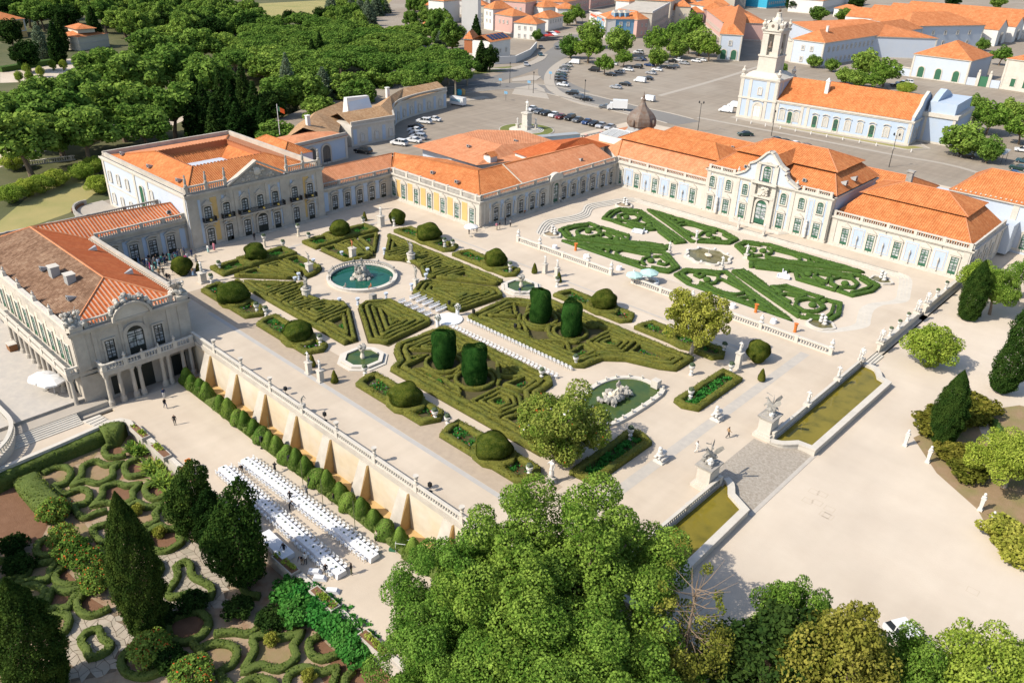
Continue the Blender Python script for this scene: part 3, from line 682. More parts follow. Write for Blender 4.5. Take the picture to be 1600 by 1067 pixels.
# ---------------------------------------------------------------- west pavilion: L of wing and colonnaded head
T = thing('colonnaded_pavilion', 'palace pavilion with brown and striped red roof above a columned ground floor', 'palace')
ZE = 6.4
poly = [(-46,-50.4),(-.3,-50.4),(-.3,-33.0),(-35,-33.0),(-35,-15.6),(-46,-15.6)]
walls(T, poly, -9, ZE, 'stone')
F1 = Face((-.3,-50.4),(-.3,-33.0)); F2 = Face((-46,-50.4),(-.3,-50.4)); F3 = Face((-.3,-33.0),(-35,-33.0)); F4 = Face((-35,-33.0),(-35,-15.6)); F5 = Face((-46,-15.6),(-46,-50.4))
trim(T, [F1,F2,F3,F4,F5], ZE, 'stone', 0, .7, [(F1,t,1.7) for t in (.95,16.4)]+[(F1,t,.6) for t in (3.0,6.9,10.6,14.1)], 'stone')
for t in (4.9,12.2): F1.put(T, 'window', unit('winc',1.4,3.4,0,'stone','door_dark',rows=5,kick=.5,hood=0), t, .3, .02)
F1.put(T, 'balcony_door', unit('bigc',2.5,4.6,1.2,'stone','door_dark',cols=2,rows=3,kick=1.1,fw=.5,depth=.3), 8.7, .15, .02)
b = MB()
q = [(8.7+2.6*math.cos(math.pi*k/12), 6.3+2.2*math.sin(math.pi*k/12)) for k in range(13)]
F1.plate(b, q, .0, .35, 'stone_white')
for k in range(12):
    (t0,z0_),(t1,z1_) = q[k], q[k+1]; c = Vector((8.7,6.3)); o0 = Vector((t0,z0_))+(Vector((t0,z0_))-c)*.14; o1 = Vector((t1,z1_))+(Vector((t1,z1_))-c)*.14
    F1.plate(b, [(t0,z0_),(t1,z1_),(o1.x,o1.y),(o0.x,o0.y)], -.5, .8, 'stone')
b.obj('arched_pediment', T)
b = MB(); rs = random.Random(9)
for k in range(46):
    a = rs.uniform(.2,math.pi-.2); t = 8.7+3.1*math.cos(a); z = 6.3+2.8*math.sin(a)+rs.uniform(-.1,.6); x, y = F1.pt(t,rs.uniform(-.3,.5)); b.blob((x,y,z), rs.uniform(.22,.45), 'statue_grey' if k % 3 else 'stone_white', 1, .25, k)
b.obj('carved_crest', T)
for t in (.9,16.6):
    b = MB()
    for k in range(26):
        x, y = F1.pt(t+rs.uniform(-1,1), -.6+rs.uniform(-.8,.6)); h = rs.random(); b.blob((x,y,ZE+.7+h*2.1), .5*(1.15-h*.7), 'statue_grey' if k % 2 else 'stone_white', 1, .3, k)
    for k in range(9):
        x, y = F1.pt(t, -.6); a = rs.uniform(0,6.28); b.tube([(x,y,ZE+1.2),(x+math.cos(a)*1.2,y+math.sin(a)*1.2,ZE+2.4+rs.random())], [.12,.04], 'statue_grey', 5)
    x, y = F1.pt(t, -.6); b.box(x-.9, x+.9, y-.9, y+.9, ZE+.002, ZE+.7, 'stone'); b.obj('trophy', T)
b = MB(); F1.balustrade(b, 2.2, 6.0, ZE, 1.2, -.3, .32, 'stone', [2.4,5.7]); F1.balustrade(b, 11.6, 15.2, ZE, 1.2, -.3, .32, 'stone', [11.9,15.0]); b.obj('balustrade', T)
b = MB(); F4.balustrade(b, .2, F4.L-.1, ZE-.3, 1.3, -.1, .32, 'stone', [.5,4.6,8.8,13.0,17.0]); b.obj('balustrade', T)
b = MB(); F5.balustrade(b, .2, F5.L-.2, ZE-.3, 1.5, -.3, .35, 'stone_grey', [.5,7,14,21,28,34.4]); b.obj('rear_balustrade', T)
b = MB(); F3.box(b, 1.0, F3.L-.3, ZE, ZE+.75, -.55, .1, 'stone'); F2.box(b, 1.2, F2.L-1.2, ZE, ZE+.5, -.55, .1, 'stone_white')
for q in np.arange(6, 45, 6.5): F2.box(b, q-.4, q+.4, ZE+.5, ZE+1.2, -.45, .05, 'stone_white'); x, y = F2.pt(q,-.2); finial(b, x, y, ZE+1.2, .9)
b.obj('parapet', T)
YR, XR, ZR_ = -41.2, -40.2, 9.4
A0, A1, B1 = (XR,YR,ZR_), (-9.5,YR,ZR_), (XR,-15.7,8.3)
e = [(-45.5,-49.9),(-1.0,-49.9),(-1.0,-33.6),(-35.6,-33.6),(-35.6,-15.7),(-45.5,-15.7)]; zz = ZE+.05
e3 = [(x,y,zz) for x,y in e]
b = MB(); b.roof([[e3[0],e3[1],A1,A0]], 'roof_brown'); b.roof([[e3[1],e3[2],A1],[e3[3],e3[4],B1,A0]], 'roof_red'); b.roof([[e3[2],e3[3],A0,A1]], 'roof_redplain'); b.roof([[e3[5],e3[0],A0,B1]], 'roof_brown')
roof_ridge(b, [(A0,A1),(e3[1],A1),(e3[2],A1),(A0,B1),(e3[3],A0),(e3[0],A0)], 'roof_salmon', .17)
b.add([(e3[4][0],-15.69,zz),(B1[0],-15.69,B1[2]),(e3[5][0],-15.69,zz)], [(0,1,2)], 'plaster_pale'); RO = b.obj('roof', T)
b = MB()
for k in range(52): x = -2-k*.64; b.box(x-.13, x+.13, -34.0, -33.6, zz+.22, zz+.36, 'plaster_cream')
b.obj('eave_pegs', RO)
for x,y in ((-14,-44.6),(-18.8,-45.2)):
    b = MB(); b.box(x-.75,x+.75,y-.65,y+.65,zz+1.2,zz+3.1,'lead'); b.box(x-.85,x+.85,y-.75,y+.75,zz+3.1,zz+3.2,'stone_white'); b.obj('skylight', RO)
roof_vent(RO, -22, -45.5, zz+1.6, 0); roof_vent(RO, -8.8, -46.5, zz+1.2, 0); roof_vent(RO, -13, -36.3, zz+1.0, math.pi); roof_vent(RO, -27, -36.3, zz+1.0, math.pi); roof_vent(RO, -37, -18, zz+1.0, math.pi/2)
b = MB(); rs = random.Random(3)
for k in range(26): x = -6-rs.random()*5; b.tube([(x,-50.0-rs.random()*.3,zz+.12+rs.random()*.25),(x+.45,-49.8,zz+.2)], .13, 'terracotta', 6)
b.obj('loose_tiles', RO)
for k, t in enumerate((2.2,5.9,9.5,13.1)): F4.put(T, 'french_door', unit('doorw',1.6,3.6,0,'stone','door_dark',rows=5,hood=1), t+.7, .15, .02)
for t in (.6,4.3,8.0,11.6,15.4): panel(T, F4, t+.35, t+1.45, .4, 5.0, 'plaster_blue', .05, 'blue_panel')
b = MB(); F4.box(b, 0, F4.L, 4.7, 5.1, .06, .25, 'stone_grey'); b.obj('string_course', T)
for k, t in enumerate((5.5,9,12.5,16,19.5,23,26.5,30,33.5,37,40.5,43.2)): F2.put(T, 'french_door', unit('doors',1.5,3.5,0,'stone_white','shutter_green',rows=5), t, .2, .02)
for k, t in enumerate((7.25,10.75,14.25,17.75,21.25,24.75,28.25,31.75,35.25,38.75,42)): panel(T, F2, t-.5, t+.5, .6, 4.8, 'plaster_cream', .05, 'cream_panel')
b = MB(); b.prism([(-30,-52.1),(-1.0,-52.1),(-.4,-52.1),(-.4,-48.0),(1.95,-48.0),(1.95,-34.0),(-.29,-34.0),(-.29,-50.41),(-30,-50.41)], -.75, -.02, 'stone', 'stone_white'); b.obj('balcony_floor', T)
b = MB(); FB1 = Face((1.95,-48.0),(1.95,-34.0)); FB1.balustrade(b, 0, 14, -.02, 1.1, -.2, .3, 'stone_white', [.3,3.4,6.0,8.5,11.0,13.6]); FB2 = Face((-.4,-52.1),(-.4,-48.0)); FB2.balustrade(b, 0, 4.1, -.02, 1.1, -.2, .3, 'stone_white', [.3,3.8])
FB3 = Face((-.4,-48.0),(1.95,-48.0)); FB3.balustrade(b, .0, 2.3, -.02, 1.1, -.2, .3, 'stone_white', []); FB4 = Face((-30,-52.1),(-.4,-52.1)); FB4.balustrade(b, 0, 29.5, -.02, 1.1, -.2, .3, 'stone_white', [.4,5,10,15,20,25,29.2]); b.obj('balcony_balustrade', T)
b = MB(); x, y = FB1.pt(3.4,-.2); finial(b, x, y, 1.15, 1.0); x, y = FB1.pt(11,-.2); finial(b, x, y, 1.15, .9); x, y = FB1.pt(6.0,-.2); finial(b, x, y, 1.15, .6); x, y = FB1.pt(8.5,-.2); finial(b, x, y, 1.15, .6); b.obj('urn_finials', T)
cm = MB(); cm.lathe([(.52,0),(.52,.35),(.46,.35),(.46,.75),(.38,.8),(.38,.95),(.31,1.0),(.31,2.2),(.26,4.7),(.36,4.75),(.36,4.95),(.45,5.0),(.45,5.2)], 'stone', n=12); cme = cm.mesh('column')
for x, y, z in [(1.5,-47.6,LOW),(1.5,-45.8,LOW),(1.6,-43.9,LOW),(1.6,-42.8,LOW),(1.5,-39.3,LOW),(1.5,-38.3,LOW),(1.3,-35.9,LOW),(1.3,-34.6,LOW),(-.9,-51.6,LOW),(-.9,-48.6,LOW),(-2.5,-51.6,LOW)]+[(-5.2-2.4*k,-51.6,PLZ) for k in range(10)]:
    put(cme, 'column', T, (x,y,z), 0, (1,1,(-.75-z)/5.2))
for a_, c_, d_, e_ in ((7.1,10.3,LOW,-1.8),(13.3,15.6,LOW,-2.3),(4.0,5.4,LOW+.6,-2.3)): b = MB(); F1.box(b, a_, c_, d_, e_, .002, .05, 'door_dark'); b.obj('undercroft_opening', T)
for t in (10,14,18,22,26,30,34,38,42):
    b = MB(); F2.box(b, t-.8, t+.8, PLZ, -1.6, .002, .05, 'pane_dark'); b.obj('undercroft_opening', T)
b = MB(); b.prism([(-3.4,-52.4),(2.3,-52.4),(2.3,-33.6),(-3.4,-33.6)], LOW-.3, LOW+.06, 'stone', 'pavement'); b.obj('colonnade_floor', T)
T = thing('round_terrace', 'round stone garden terrace with parapet beside the blue palace side', 'terrace', )
c = Vector((-67.5,-20.0)); arc = [(c.x+8.6*math.cos(R(a)), c.y+4.2*math.sin(R(a))) for a in range(170, 372, 12)]
b = MB(); b.prism(arc+[(-58.5,-15.6),(-76.5,-15.6)], PRK, 0.0, 'plaster_pale', 'pavement'); b.obj('base', T)
b = MB(); ribbon(b, arc, .45, [(-.5,0),(-.5,1.0),(.5,1.0),(.5,0)], 'stone_grey', False, .001); b.obj('parapet', T)
b = MB(); ribbon(b, arc[1:7], 1.0, [(-.5,0),(-.5,.5),(.5,.5),(.5,0)], 'soil', False, .002); b.obj('planter', T)
# ---------------------------------------------------------------- link wing with blue bays
T = thing('palace_wing', 'low palace wing with blue bays linking pedimented pavilion to yellow-panelled wing', 'palace')
F = Face((-35,15.7),(-35,35.4)); walls(T, [(-35,15.7),(-35,35.4),(-47,47),(-47,15.7)], 0, 5.7, 'stone'); trim(T, [F], 5.7, 'stone', .4, .6)
b = MB(); F.balustrade(b, .2, F.L-.1, 5.7, 1.2, -.1, .32, 'stone_grey', [.5,5,10,15,19.3]); b.obj('balustrade', T)
for t in (3.4,6.85,10.3,13.8,17.2): F.put(T, 'french_door', DOORA, t, .2, .02)
for t in (1.15,5.1,8.55,12.0,15.5): panel(T, F, t-.55, t+.55, .4, 4.8, 'plaster_blue', .05, 'blue_panel')
b = MB(); A, B = (-41,15.7,8.3), (-41,40.8,8.3); b.roof([[(-35.6,15.7,5.9),(-35.6,35.9,5.9),B,A],[(-46.6,46.6,5.9),(-46.6,15.7,5.9),A,B]], 'roof_salmon'); roof_ridge(b, [(A,B)]); b.obj('roof', T)
# ---------------------------------------------------------------- yellow wing turning into the east wing
T = thing('palace_wing', 'L-shaped palace wing with yellow wall panels on its sunny side', 'palace')
FE = Face((-35,35.5),(-5,35.5)); FFF = Face((-5,35.5),(-5,84.5)); ZW = 5.9
b = MB(); b.prism([(-47,47),(-35,35.5),(-5,35.5),(-5,84.4),(-16,84.4),(-16,50),(-30,50),(-34,54)], 0, ZW, 'stone_white', bottom=False); b.obj('wall', T)
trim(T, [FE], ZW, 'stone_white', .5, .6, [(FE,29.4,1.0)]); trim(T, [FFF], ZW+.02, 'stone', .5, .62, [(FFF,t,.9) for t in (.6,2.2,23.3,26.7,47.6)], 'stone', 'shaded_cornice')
for x in (-34.0,-30.5,-25.9,-21.3,-16.8,-12.2,-7.4): FE.put(T, 'french_door', DOOR, FE.tof(x,35.5), .1, .02)
for x in (-32.3,-28.2,-23.6,-19.05,-14.5,-9.8): panel(T, FE, FE.tof(x,35.5)-.85, FE.tof(x,35.5)+.85, .5, 4.6, 'plaster_yellow', .05, 'yellow_panel')
b = MB(); FE.box(b, 0, FE.L, ZW, ZW+1.1, -.45, -.1, 'stone_grey'); FE.box(b, 0, FE.L, ZW+.9, ZW+1.12, -.5, .02, 'stone_white')
for q in np.arange(1, 30, 4.6): FE.box(b, q-.3, q+.3, ZW+.001, ZW+1.25, -.5, .05, 'stone_white')
b.obj('parapet', T)
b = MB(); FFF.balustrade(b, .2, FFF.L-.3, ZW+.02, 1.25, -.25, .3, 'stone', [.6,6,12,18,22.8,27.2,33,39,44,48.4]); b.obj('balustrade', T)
for y in (40.3,44.3,48.4,52.2,55.9,63.5,67.1,70.8,74.6,78.6,82.2): FFF.put(T, 'french_door', DOORA, y-35.5, .15, .02)
FFF.put(T, 'central_door', unit('doorf',1.9,5.0,.9,'stone','door_green',cols=2,rows=4,kick=1.0,fw=.5,depth=.4), 60.3-35.5, .2, .03)
b = MB(); q = [(24.8+2.3*math.cos(math.pi*k/10), 5.9+1.7*math.sin(math.pi*k/10)) for k in range(11)]; FFF.plate(b, q, -.6, .5, 'stone_white'); b.obj('door_pediment', T)
for y in (38.2,42.3,46.3,50.3,54.0,65.3,69.0,72.7,76.6,80.5):
    panel(T, FFF, y-35.5-.5, y-35.5+.5, .5, 4.9, 'plaster_blue', .05, 'blue_panel')
    b = MB(); x, yy = FFF.pt(y-35.5,.2); b.lathe([(.22,0),(.22,1.1),(.12,1.3),(.22,1.7),(.2,2.3),(.1,2.6),(.15,2.9),(.02,3.1)], 'stone_white', x, yy, .9, 6); b.obj('niche_figure', T)
b = MB(); ZP = ZW+.3; Rz = 9.0
A, B, C = (-40.6,41.2,Rz-.6), (-14.6,44.2,Rz), (-13.2,84.3,Rz)
b.roof([[(-35.4,36.0,ZP),(-5.6,36.0,ZP),B,A],[(-5.6,36.0,ZP),(-5.6,50.5,ZP),(-13.7,52.0,Rz-.1),B],[(-46.6,46.6,ZP),(-35.4,36,ZP),A],[(-34,52.5,ZP),(-46.6,46.6,ZP),A,B,(-22,53,ZP)],[(-22,53,ZP),B,(-13.7,52.0,Rz-.1),(-22,84,ZP)]], 'roof_orange')
b.roof([[(-5.6,50.5,ZP),(-5.6,84.3,ZP),C,(-13.7,52.0,Rz-.1)],[(-22,84,ZP),(-13.7,52.0,Rz-.1),C]], 'roof_salmon')
roof_ridge(b, [(A,B),((-5.6,36.0,ZP),B),(B,C),((-5.6,50.5,ZP),(-13.7,52,Rz-.1)),((-35.4,36,ZP),A)], 'roof_orange'); RO = b.obj('roof', T)
for x,y in ((-24,39.2),(-15,38.4)): roof_vent(RO, x, y, ZP+1.1, 0)
roof_vent(RO, -9, 74, ZP+1.0, math.pi/2);
b = MB()
for k in range(24): q = 1.0+k*.55; b.box(-5.9-q*.58-.15, -5.9-q*.58+.15, 50.1+q*.1, 50.4+q*.1, ZP+.25+q*.2, ZP+.4+q*.2, 'plaster_cream')
b.obj('hip_pegs', RO)
T = thing('service_range', 'orange-roofed range with small dormer around inner palace court', 'building')
b = MB(); b.prism([(-52,60),(-30,60),(-26,72),(-34,90),(-46,92),(-54,84)], 0, 4.6, 'plaster_pale', bottom=False); b.obj('wall', T)
b = MB(); b.roof([[(-54,58,4.7),(-29,58,4.7),(-34,72,6.6),(-50,72,6.6)],[(-29,58,4.7),(-24.5,72,4.7),(-32,92,4.7),(-34,72,6.6)],[(-32,92,4.7),(-47,94,4.7),(-56,85,4.7),(-54,58,4.7),(-50,72,6.6),(-34,72,6.6)]], 'roof_salmon'); b.obj('roof', T)
b = MB(); b.box(-30.6,-28.2,62,64.4,4.6,6.2,'plaster_white'); b.roof([[(-31,61.8,6.2),(-31,64.6,6.2),(-29.4,64.6,7.2),(-29.4,61.8,7.2)],[(-27.9,64.6,6.2),(-27.9,61.8,6.2),(-29.4,61.8,7.2),(-29.4,64.6,7.2)]], 'roof_orange'); b.obj('dormer', T)
roof_vent(T, -40, 66, 5.9, 0); roof_vent(T, -36, 80, 5.8, 0)
T = thing('service_range', 'red-orange hipped roof range between inner court and round forecourt wall', 'building')
b = MB(); b.prism([(-29,72),(-18,70),(-18,96),(-27,96)], 0, 5.6, 'plaster_white', bottom=False); b.obj('wall', T)
b = MB(); b.roof([[(-29.5,71.5,5.7),(-17,69.5,5.7),(-20,80,8.2),(-24.5,80,8.2)],[(-17,69.5,5.7),(-17,97,5.7),(-21,90,8.2),(-20,80,8.2)],[(-17,97,5.7),(-28,97,5.7),(-21,90,8.2)],[(-28,97,5.7),(-29.5,71.5,5.7),(-24.5,80,8.2),(-20,80,8.2),(-21,90,8.2)]], 'roof_redplain'); b.obj('roof', T)
T = thing('service_range', 'low service roof with glazed skylight beside the bulbous lantern', 'building')
b = MB(); b.prism([(-27,97),(-10,97),(-10,122),(-27,122)], 0, 5.2, 'plaster_white', bottom=False); b.obj('wall', T)
b = MB(); b.roof([[(-28,96.5,5.3),(-9,96.5,5.3),(-13,106,7.4),(-23,106,7.4)],[(-9,96.5,5.3),(-9,123,5.3),(-13,106,7.4)],[(-9,123,5.3),(-28,123,5.3),(-23,106,7.4),(-13,106,7.4)],[(-28,123,5.3),(-28,96.5,5.3),(-23,106,7.4)]], 'roof_salmon'); b.obj('roof', T)
b = MB(); f, e_ = hip(-22,-12,98.5,105,7.6,1.5,2.2,'x'); b.roof(f, 'lead'); roof_ridge(b, e_, 'white_paint', .1); b.prism([(-22,98.5),(-12,98.5),(-12,105),(-22,105)], 5.6, 7.6, 'plaster_white', bottom=False)
for k in range(5): b.tube([(-20+k*2,98.4,7.66),(-19.4+k*1.9,101.7,9.1)], .07, 'white_paint', 4)
b.obj('skylight', T)
pts = smooth_path([(-55.5,80),(-55.3,88),(-51,92.5),(-46.5,95.5),(-43.3,100.5),(-40.6,107),(-39.1,114.6),(-38.2,124),(-36,131)], step=1.2)
T = thing('forecourt_parapet', 'curved pink and grey stone parapet around the palace forecourt', 'wall')
b = MB(); ribbon(b, pts, .5, [(-.5,0),(-.5,.7),(.5,.7),(.5,0)], 'plaster_pink', False, 0); ribbon(b, pts, .7, [(-.5,1.55),(-.5,1.75),(.5,1.75),(.5,1.55)], 'stone_grey', False, 0)
for i in range(0, len(pts)-1): b.lathe([(.18,.7),(.1,1.1),(.18,1.55)], 'stone_grey', pts[i][0], pts[i][1], 0, 5, cap=False)
b.obj('balustrade', T)
for i in range(0, len(pts), 5):
    q = MB(); q.box(pts[i][0]-.45, pts[i][0]+.45, pts[i][1]-.45, pts[i][1]+.45, 0, 1.9, 'plaster_pink'); q.obj('pier', T)
T = thing('lantern_tower', 'brown copper bulbous lantern roof with pointed finial', 'tower', (-16.6,110.5,-2.8), R(22.5)); T.scale = (1.12,1.12,1.15)
b = MB(); b.lathe([(4.4,0),(4.4,8.0)], 'stone_grey', n=8); b.obj('base', T)
b = MB(); b.lathe([(4.8,7.8),(4.2,8.6),(3.4,9.3),(3.3,10.2)], 'lead', n=8); b.lathe([(3.3,10.2),(3.7,10.6),(3.75,11.8),(3.5,12.6),(2.9,13.4),(2.0,14.2),(1.1,15.0),(.55,15.9),(.45,16.4)], 'copper', n=8); b.obj('dome', T)
b = MB(); b.lathe([(.45,16.4),(.6,16.6),(.3,16.9),(.35,17.3),(.1,17.8),(.02,18.6)], 'copper', n=8); b.obj('finial', T)
for k in range(4):
    a = R(k*90-22.5); b = MB(); b.blob((3.5*math.cos(a),3.5*math.sin(a),11.3), .95, 'copper', 2, .02, 1, (.5,.5,1) if k % 2 else (.5,.5,1)); b.obj('dormer', T)
# ---------------------------------------------------------------- north range: wing, two-storey centre, wing
def low_wing(T, xa, xb, doors, roofm, hipL, hipR):
    F = Face((xa,84.5),(xb,84.5)); walls(T, [(xa,84.5),(xb,84.5),(xb,106),(xa,106)], -.6, 6.1, 'stone_clean')
    trim(T, [F], 6.1, 'stone_white', .5, .6, [(F,.8,1.1),(F,F.L-.8,1.1)])
    b = MB(); F.balustrade(b, .2, F.L-.2, 6.1, 1.15, -.15, .3, 'stone_white', [.5]+[F.tof((doors[i]+doors[i+1])/2,84.5) for i in range(len(doors)-1)]+[F.L-.5]); b.obj('balustrade', T)
    for x in doors: F.put(T, 'french_door', DOOR, F.tof(x,84.5), .25, .02)
    for i in range(len(doors)-1):
        m_ = F.tof((doors[i]+doors[i+1])/2,84.5); panel(T, F, m_-1.35, m_+1.35, .6, 4.8, 'plaster_blue', .05, 'blue_panel', 'stone_white')
        b = MB(); x, y = F.pt(m_,.35); b.lathe([(.14,0),(.14,.15),(.07,.3),(.09,1.6),(.16,2.0),(.2,2.3),(.1,2.6),(.02,3.0)], 'stone_white', x, y, .4, 6); b.tube([(x,y,5.2),(x,y+.35,5.4)], .05, 'iron', 4); b.obj('wall_lamp', T)
    return F
T = thing('palace_wing', 'white palace wing with pale blue framed panels, left of curved gable', 'palace')
F = low_wing(T, -5.4, 21.4, (-4.0,1.4,6.8,12.2,17.6), 'roof_salmon', True, False)
b = MB(); z0_ = 6.3
b.roof([[(-5.6,85.0,z0_),(21.3,85.0,z0_),(21.3,92.2,9.6),(-9.5,92.2,9.6)]], 'roof_salmon'); b.roof([[(-10.3,91.2,9.85),(19.8,91.2,9.85),(14.2,98,12.2),(-6,98,12.2)],[(19.8,91.2,9.85),(19.8,105,9.85),(14.2,98,12.2)],[(19.8,105,9.85),(-10.3,105,9.85),(-6,98,12.2),(14.2,98,12.2)],[(-10.3,105,9.85),(-10.3,91.2,9.85),(-6,98,12.2)]], 'roof_orange')
b.roof([[(-5.6,85,z0_),(-9.5,92.2,9.6),(-14,92.2,6.4)]], 'roof_salmon'); roof_ridge(b, [((-6,98,12.2),(14.2,98,12.2)),((19.8,91.2,9.9),(14.2,98,12.2)),((-10.3,91.2,9.9),(-6,98,12.2)),((-5.6,85,z0_),(-9.5,92.2,9.65))], 'roof_orange', .15)
b.prism([(-9.4,92.3),(19,92.3),(19,104),(-9.4,104)], 6, 9.8, 'roof_orange', bottom=False); b.obj('roof', T)
T = thing('palace_wing', 'long plain red-tiled back range of the palace beside the street', 'palace')
walls(T, [(-12,106),(81,106),(81,124),(-12,124)], 0, 6.2, 'plaster_pale'); b = MB(); f, e_ = hip(-12.6,60,106.2,124.6,6.3,3.2,4,'x'); b.roof(f, 'roof_orange'); roof_ridge(b, e_, 'roof_salmon', .18); b.obj('roof', T)
for x,y in ((-4,112),(12,112),(20,110)): roof_vent(T, x, y, 8.0, 0)
b = MB(); b.box(57.4,58.6,107,108.2,8,12.4,'stone_grey'); b.box(57.2,58.8,106.8,108.4,12.4,12.7,'stone_grey'); b.obj('chimney', T)
T = thing('palace_centre', 'white two-storey palace centre with curved bell gable and big green arched door', 'palace')
xa, xb, yf, ZC = 21.4, 51.4, 83.4, 10.0
walls(T, [(xa,yf),(xb,yf),(xb,106.5),(xa,106.5)], -.6, ZC, 'stone_clean'); b = MB(); b.box(xb+.003,xb+.06,85.2,106,6,ZC-.6,'plaster_pale'); b.obj('blue_side', T)
F = Face((xa,yf),(xb,yf)); FS = Face((xb,yf),(xb,106.5)); FW = Face((xa,106.5),(xa,yf)); t_ = lambda x: x-xa
trim(T, [F,FS,FW], ZC, 'stone_white', .6, .6, [(F,t_(x),w) for x,w in ((21.9,.9),(29.4,.8),(33.0,.9),(38.9,.9),(42.7,.8),(50.9,.9))])
for x in (23.0,27.2,31.4,40.7,44.9,49.1):
    F.put(T, 'french_door', unit('doorn',1.5,3.6,0,rows=5,hood=2), t_(x), .3, .02); F.put(T, 'window', WINS, t_(x), 6.0, .02)
for x in (25.1,47.0):
    panel(T, F, t_(x)-.75, t_(x)+.75, .8, 8.8, 'plaster_blue', .05, 'blue_panel', 'stone_white')
    b = MB(); xx, y = F.pt(t_(x),.5); b.lathe([(.35,0),(.35,1.5),(.2,1.6),(.32,2.2),(.3,2.9),(.16,3.3),(.22,3.6),(.05,3.9)], 'marble', xx, y, .4, 8); b.obj('wall_figure', T)
for a, c in ((29.9,30.4),(32.0,32.5),(39.4,39.9),(41.9,42.3),(22.5,22.9),(50.0,50.4)): panel(T, F, t_(a), t_(c), .8, 9.0, 'plaster_blue', .05, 'blue_panel')
F.put(T, 'great_door', BIGARCH, t_(36.0), .3, .05)
b = MB(); F.box(b, t_(33.4), t_(38.6), 6.4, 7.0, .05, .8, 'stone_white'); F.box(b, t_(33.0), t_(39.0), 9.6, 10.0, .05, 1.3, 'stone_white')
for x in (33.6,38.4): F.box(b, t_(x)-.5, t_(x)+.5, 0, 9.6, .06, .7, 'stone_white')
rs = random.Random(2)
for k in range(24): x, y = F.pt(t_(36)+rs.uniform(-1,1),.7); b.blob((x,y,7.9+rs.uniform(-.9,.8)), .32, 'stone_white', 1, .3, k)
b.obj('portal', T)
def gab(s): return [(36+s*7.6,ZC),(36+s*6.4,ZC+.55),(36+s*5.0,ZC+1.3),(36+s*4.1,ZC+2.4),(36+s*4.3,ZC+3.2),(36+s*3.3,ZC+3.6),(36+s*2.5,ZC+4.2),(36+s*1.5,ZC+5.2),(36+s*.6,ZC+6.2)]
og = [(t_(x),z) for x,z in gab(1)]+[(t_(36),ZC+6.5)]+[(t_(x),z) for x,z in gab(-1)[::-1]]
b = MB(); F.plate(b, [(t_(x),z) for x,z in [(43.6,ZC)]]+og[1:-1]+[(t_(28.4),ZC)], -.5, .12, 'plaster_pale')
for k in range(len(og)-1):
    (ta,za),(tb,zb) = og[k], og[k+1]; d = Vector((tb-ta,zb-za)); n_ = Vector((d.y,-d.x)).normalized()*.42; F.plate(b, [(ta,za),(tb,zb),(tb-n_.x*-1,zb-n_.y*-1),(ta-n_.x*-1,za-n_.y*-1)], -.9, .5, 'stone_white')
b.obj('gable', T)
b = MB(); F.box(b, t_(33.4), t_(34.4), ZC, ZC+3.8, .13, .5, 'stone_white'); F.box(b, t_(37.6), t_(38.6), ZC, ZC+3.8, .13, .5, 'stone_white'); F.box(b, t_(33.8), t_(38.2), ZC+3.8, ZC+4.2, .13, .6, 'stone_white'); b.obj('gable_pilasters', T)
F.put(T, 'gable_window', unit('gw',1.7,3.4,.7,rows=4,kick=.6,hood=1), t_(36), ZC+.1, .13)
b = MB(); F.balustrade(b, .2, 7.0, ZC, 1.0, -.15, .3, 'stone_white', [.5,3.5,6.7]); F.balustrade(b, 23.0, 29.8, ZC, 1.0, -.15, .3, 'stone_white', [23.3,26.4,29.4]); b.obj('balustrade', T)
for x in (29,43):
    b = MB(); finial(b, x, yf+.3, ZC+.5, 1.4); b.obj('urn_finial', T)
b = MB(); z1_ = ZC+.35
Q = [(xa-.3,yf+.6,z1_),(xb+.3,yf+.6,z1_),(xb+.3,106.8,z1_),(xa-.3,106.8,z1_)]; K = [(24.2,90.5,ZC+3.1),(48.0,90.5,ZC+3.1),(48.0,104,ZC+3.1),(24.2,104,ZC+3.1)]
b.roof([[Q[k],Q[(k+1) % 4],K[(k+1) % 4],K[k]] for k in range(4)], 'roof_orange')
b.prism([(24.6,90.9),(47.6,90.9),(47.6,103.6),(24.6,103.6)], ZC+2.9, ZC+3.6, 'terracotta', bottom=False)
f, e_ = hip(23.6,48.6,89.9,104.6,ZC+3.6,2.6,6.0,'x'); b.roof(f, 'roof_orange'); roof_ridge(b, e_+[(Q[k],K[k]) for k in range(4)], 'roof_salmon', .17)
b.roof([[(33.6,yf+.2,ZC+3.4),(36,yf+.2,ZC+5.4),(36,97,ZC+5.6),(33.6,92,ZC+3.4)],[(36,yf+.2,ZC+5.4),(38.4,yf+.2,ZC+3.4),(38.4,92,ZC+3.4),(36,97,ZC+5.6)]], 'roof_orange'); RO = b.obj('roof', T)
for x in (29.5,43.5): roof_vent(RO, x, 86.3, ZC+1.3, 0)
for y in (90,95): roof_vent(RO, 50.2, y, ZC+1.4, math.pi/2, 1.3)
b = MB()
for k in range(40):
    x = 22+k*.72
    if not 31 < x < 41: b.box(x, x+.3, yf+.75, yf+1.1, z1_+.3, z1_+.42, 'plaster_cream')
b.obj('eave_pegs', RO)
T = thing('palace_wing', 'white palace wing with pale blue framed panels and orange mansard roof, at right end', 'palace')
F = low_wing(T, 51.5, 79.4, (55.0,60.4,65.8,71.2,76.8), 'roof_orange', False, True)
FS = Face((79.4,84.5),(79.4,106)); trim(T, [FS], 6.1, 'stone_white', .5, .6, [(FS,t,.8) for t in (1,5,9,13,17,20.6)])
for t in (3,7,11,15): FS.put(T, 'shuttered_window', SHUT, t, 1.4, .02)
b = MB(); FS.balustrade(b, .2, FS.L-.2, 6.1, 1.15, -.15, .3, 'stone_white', [.5,7,14,21]); b.obj('balustrade', T)
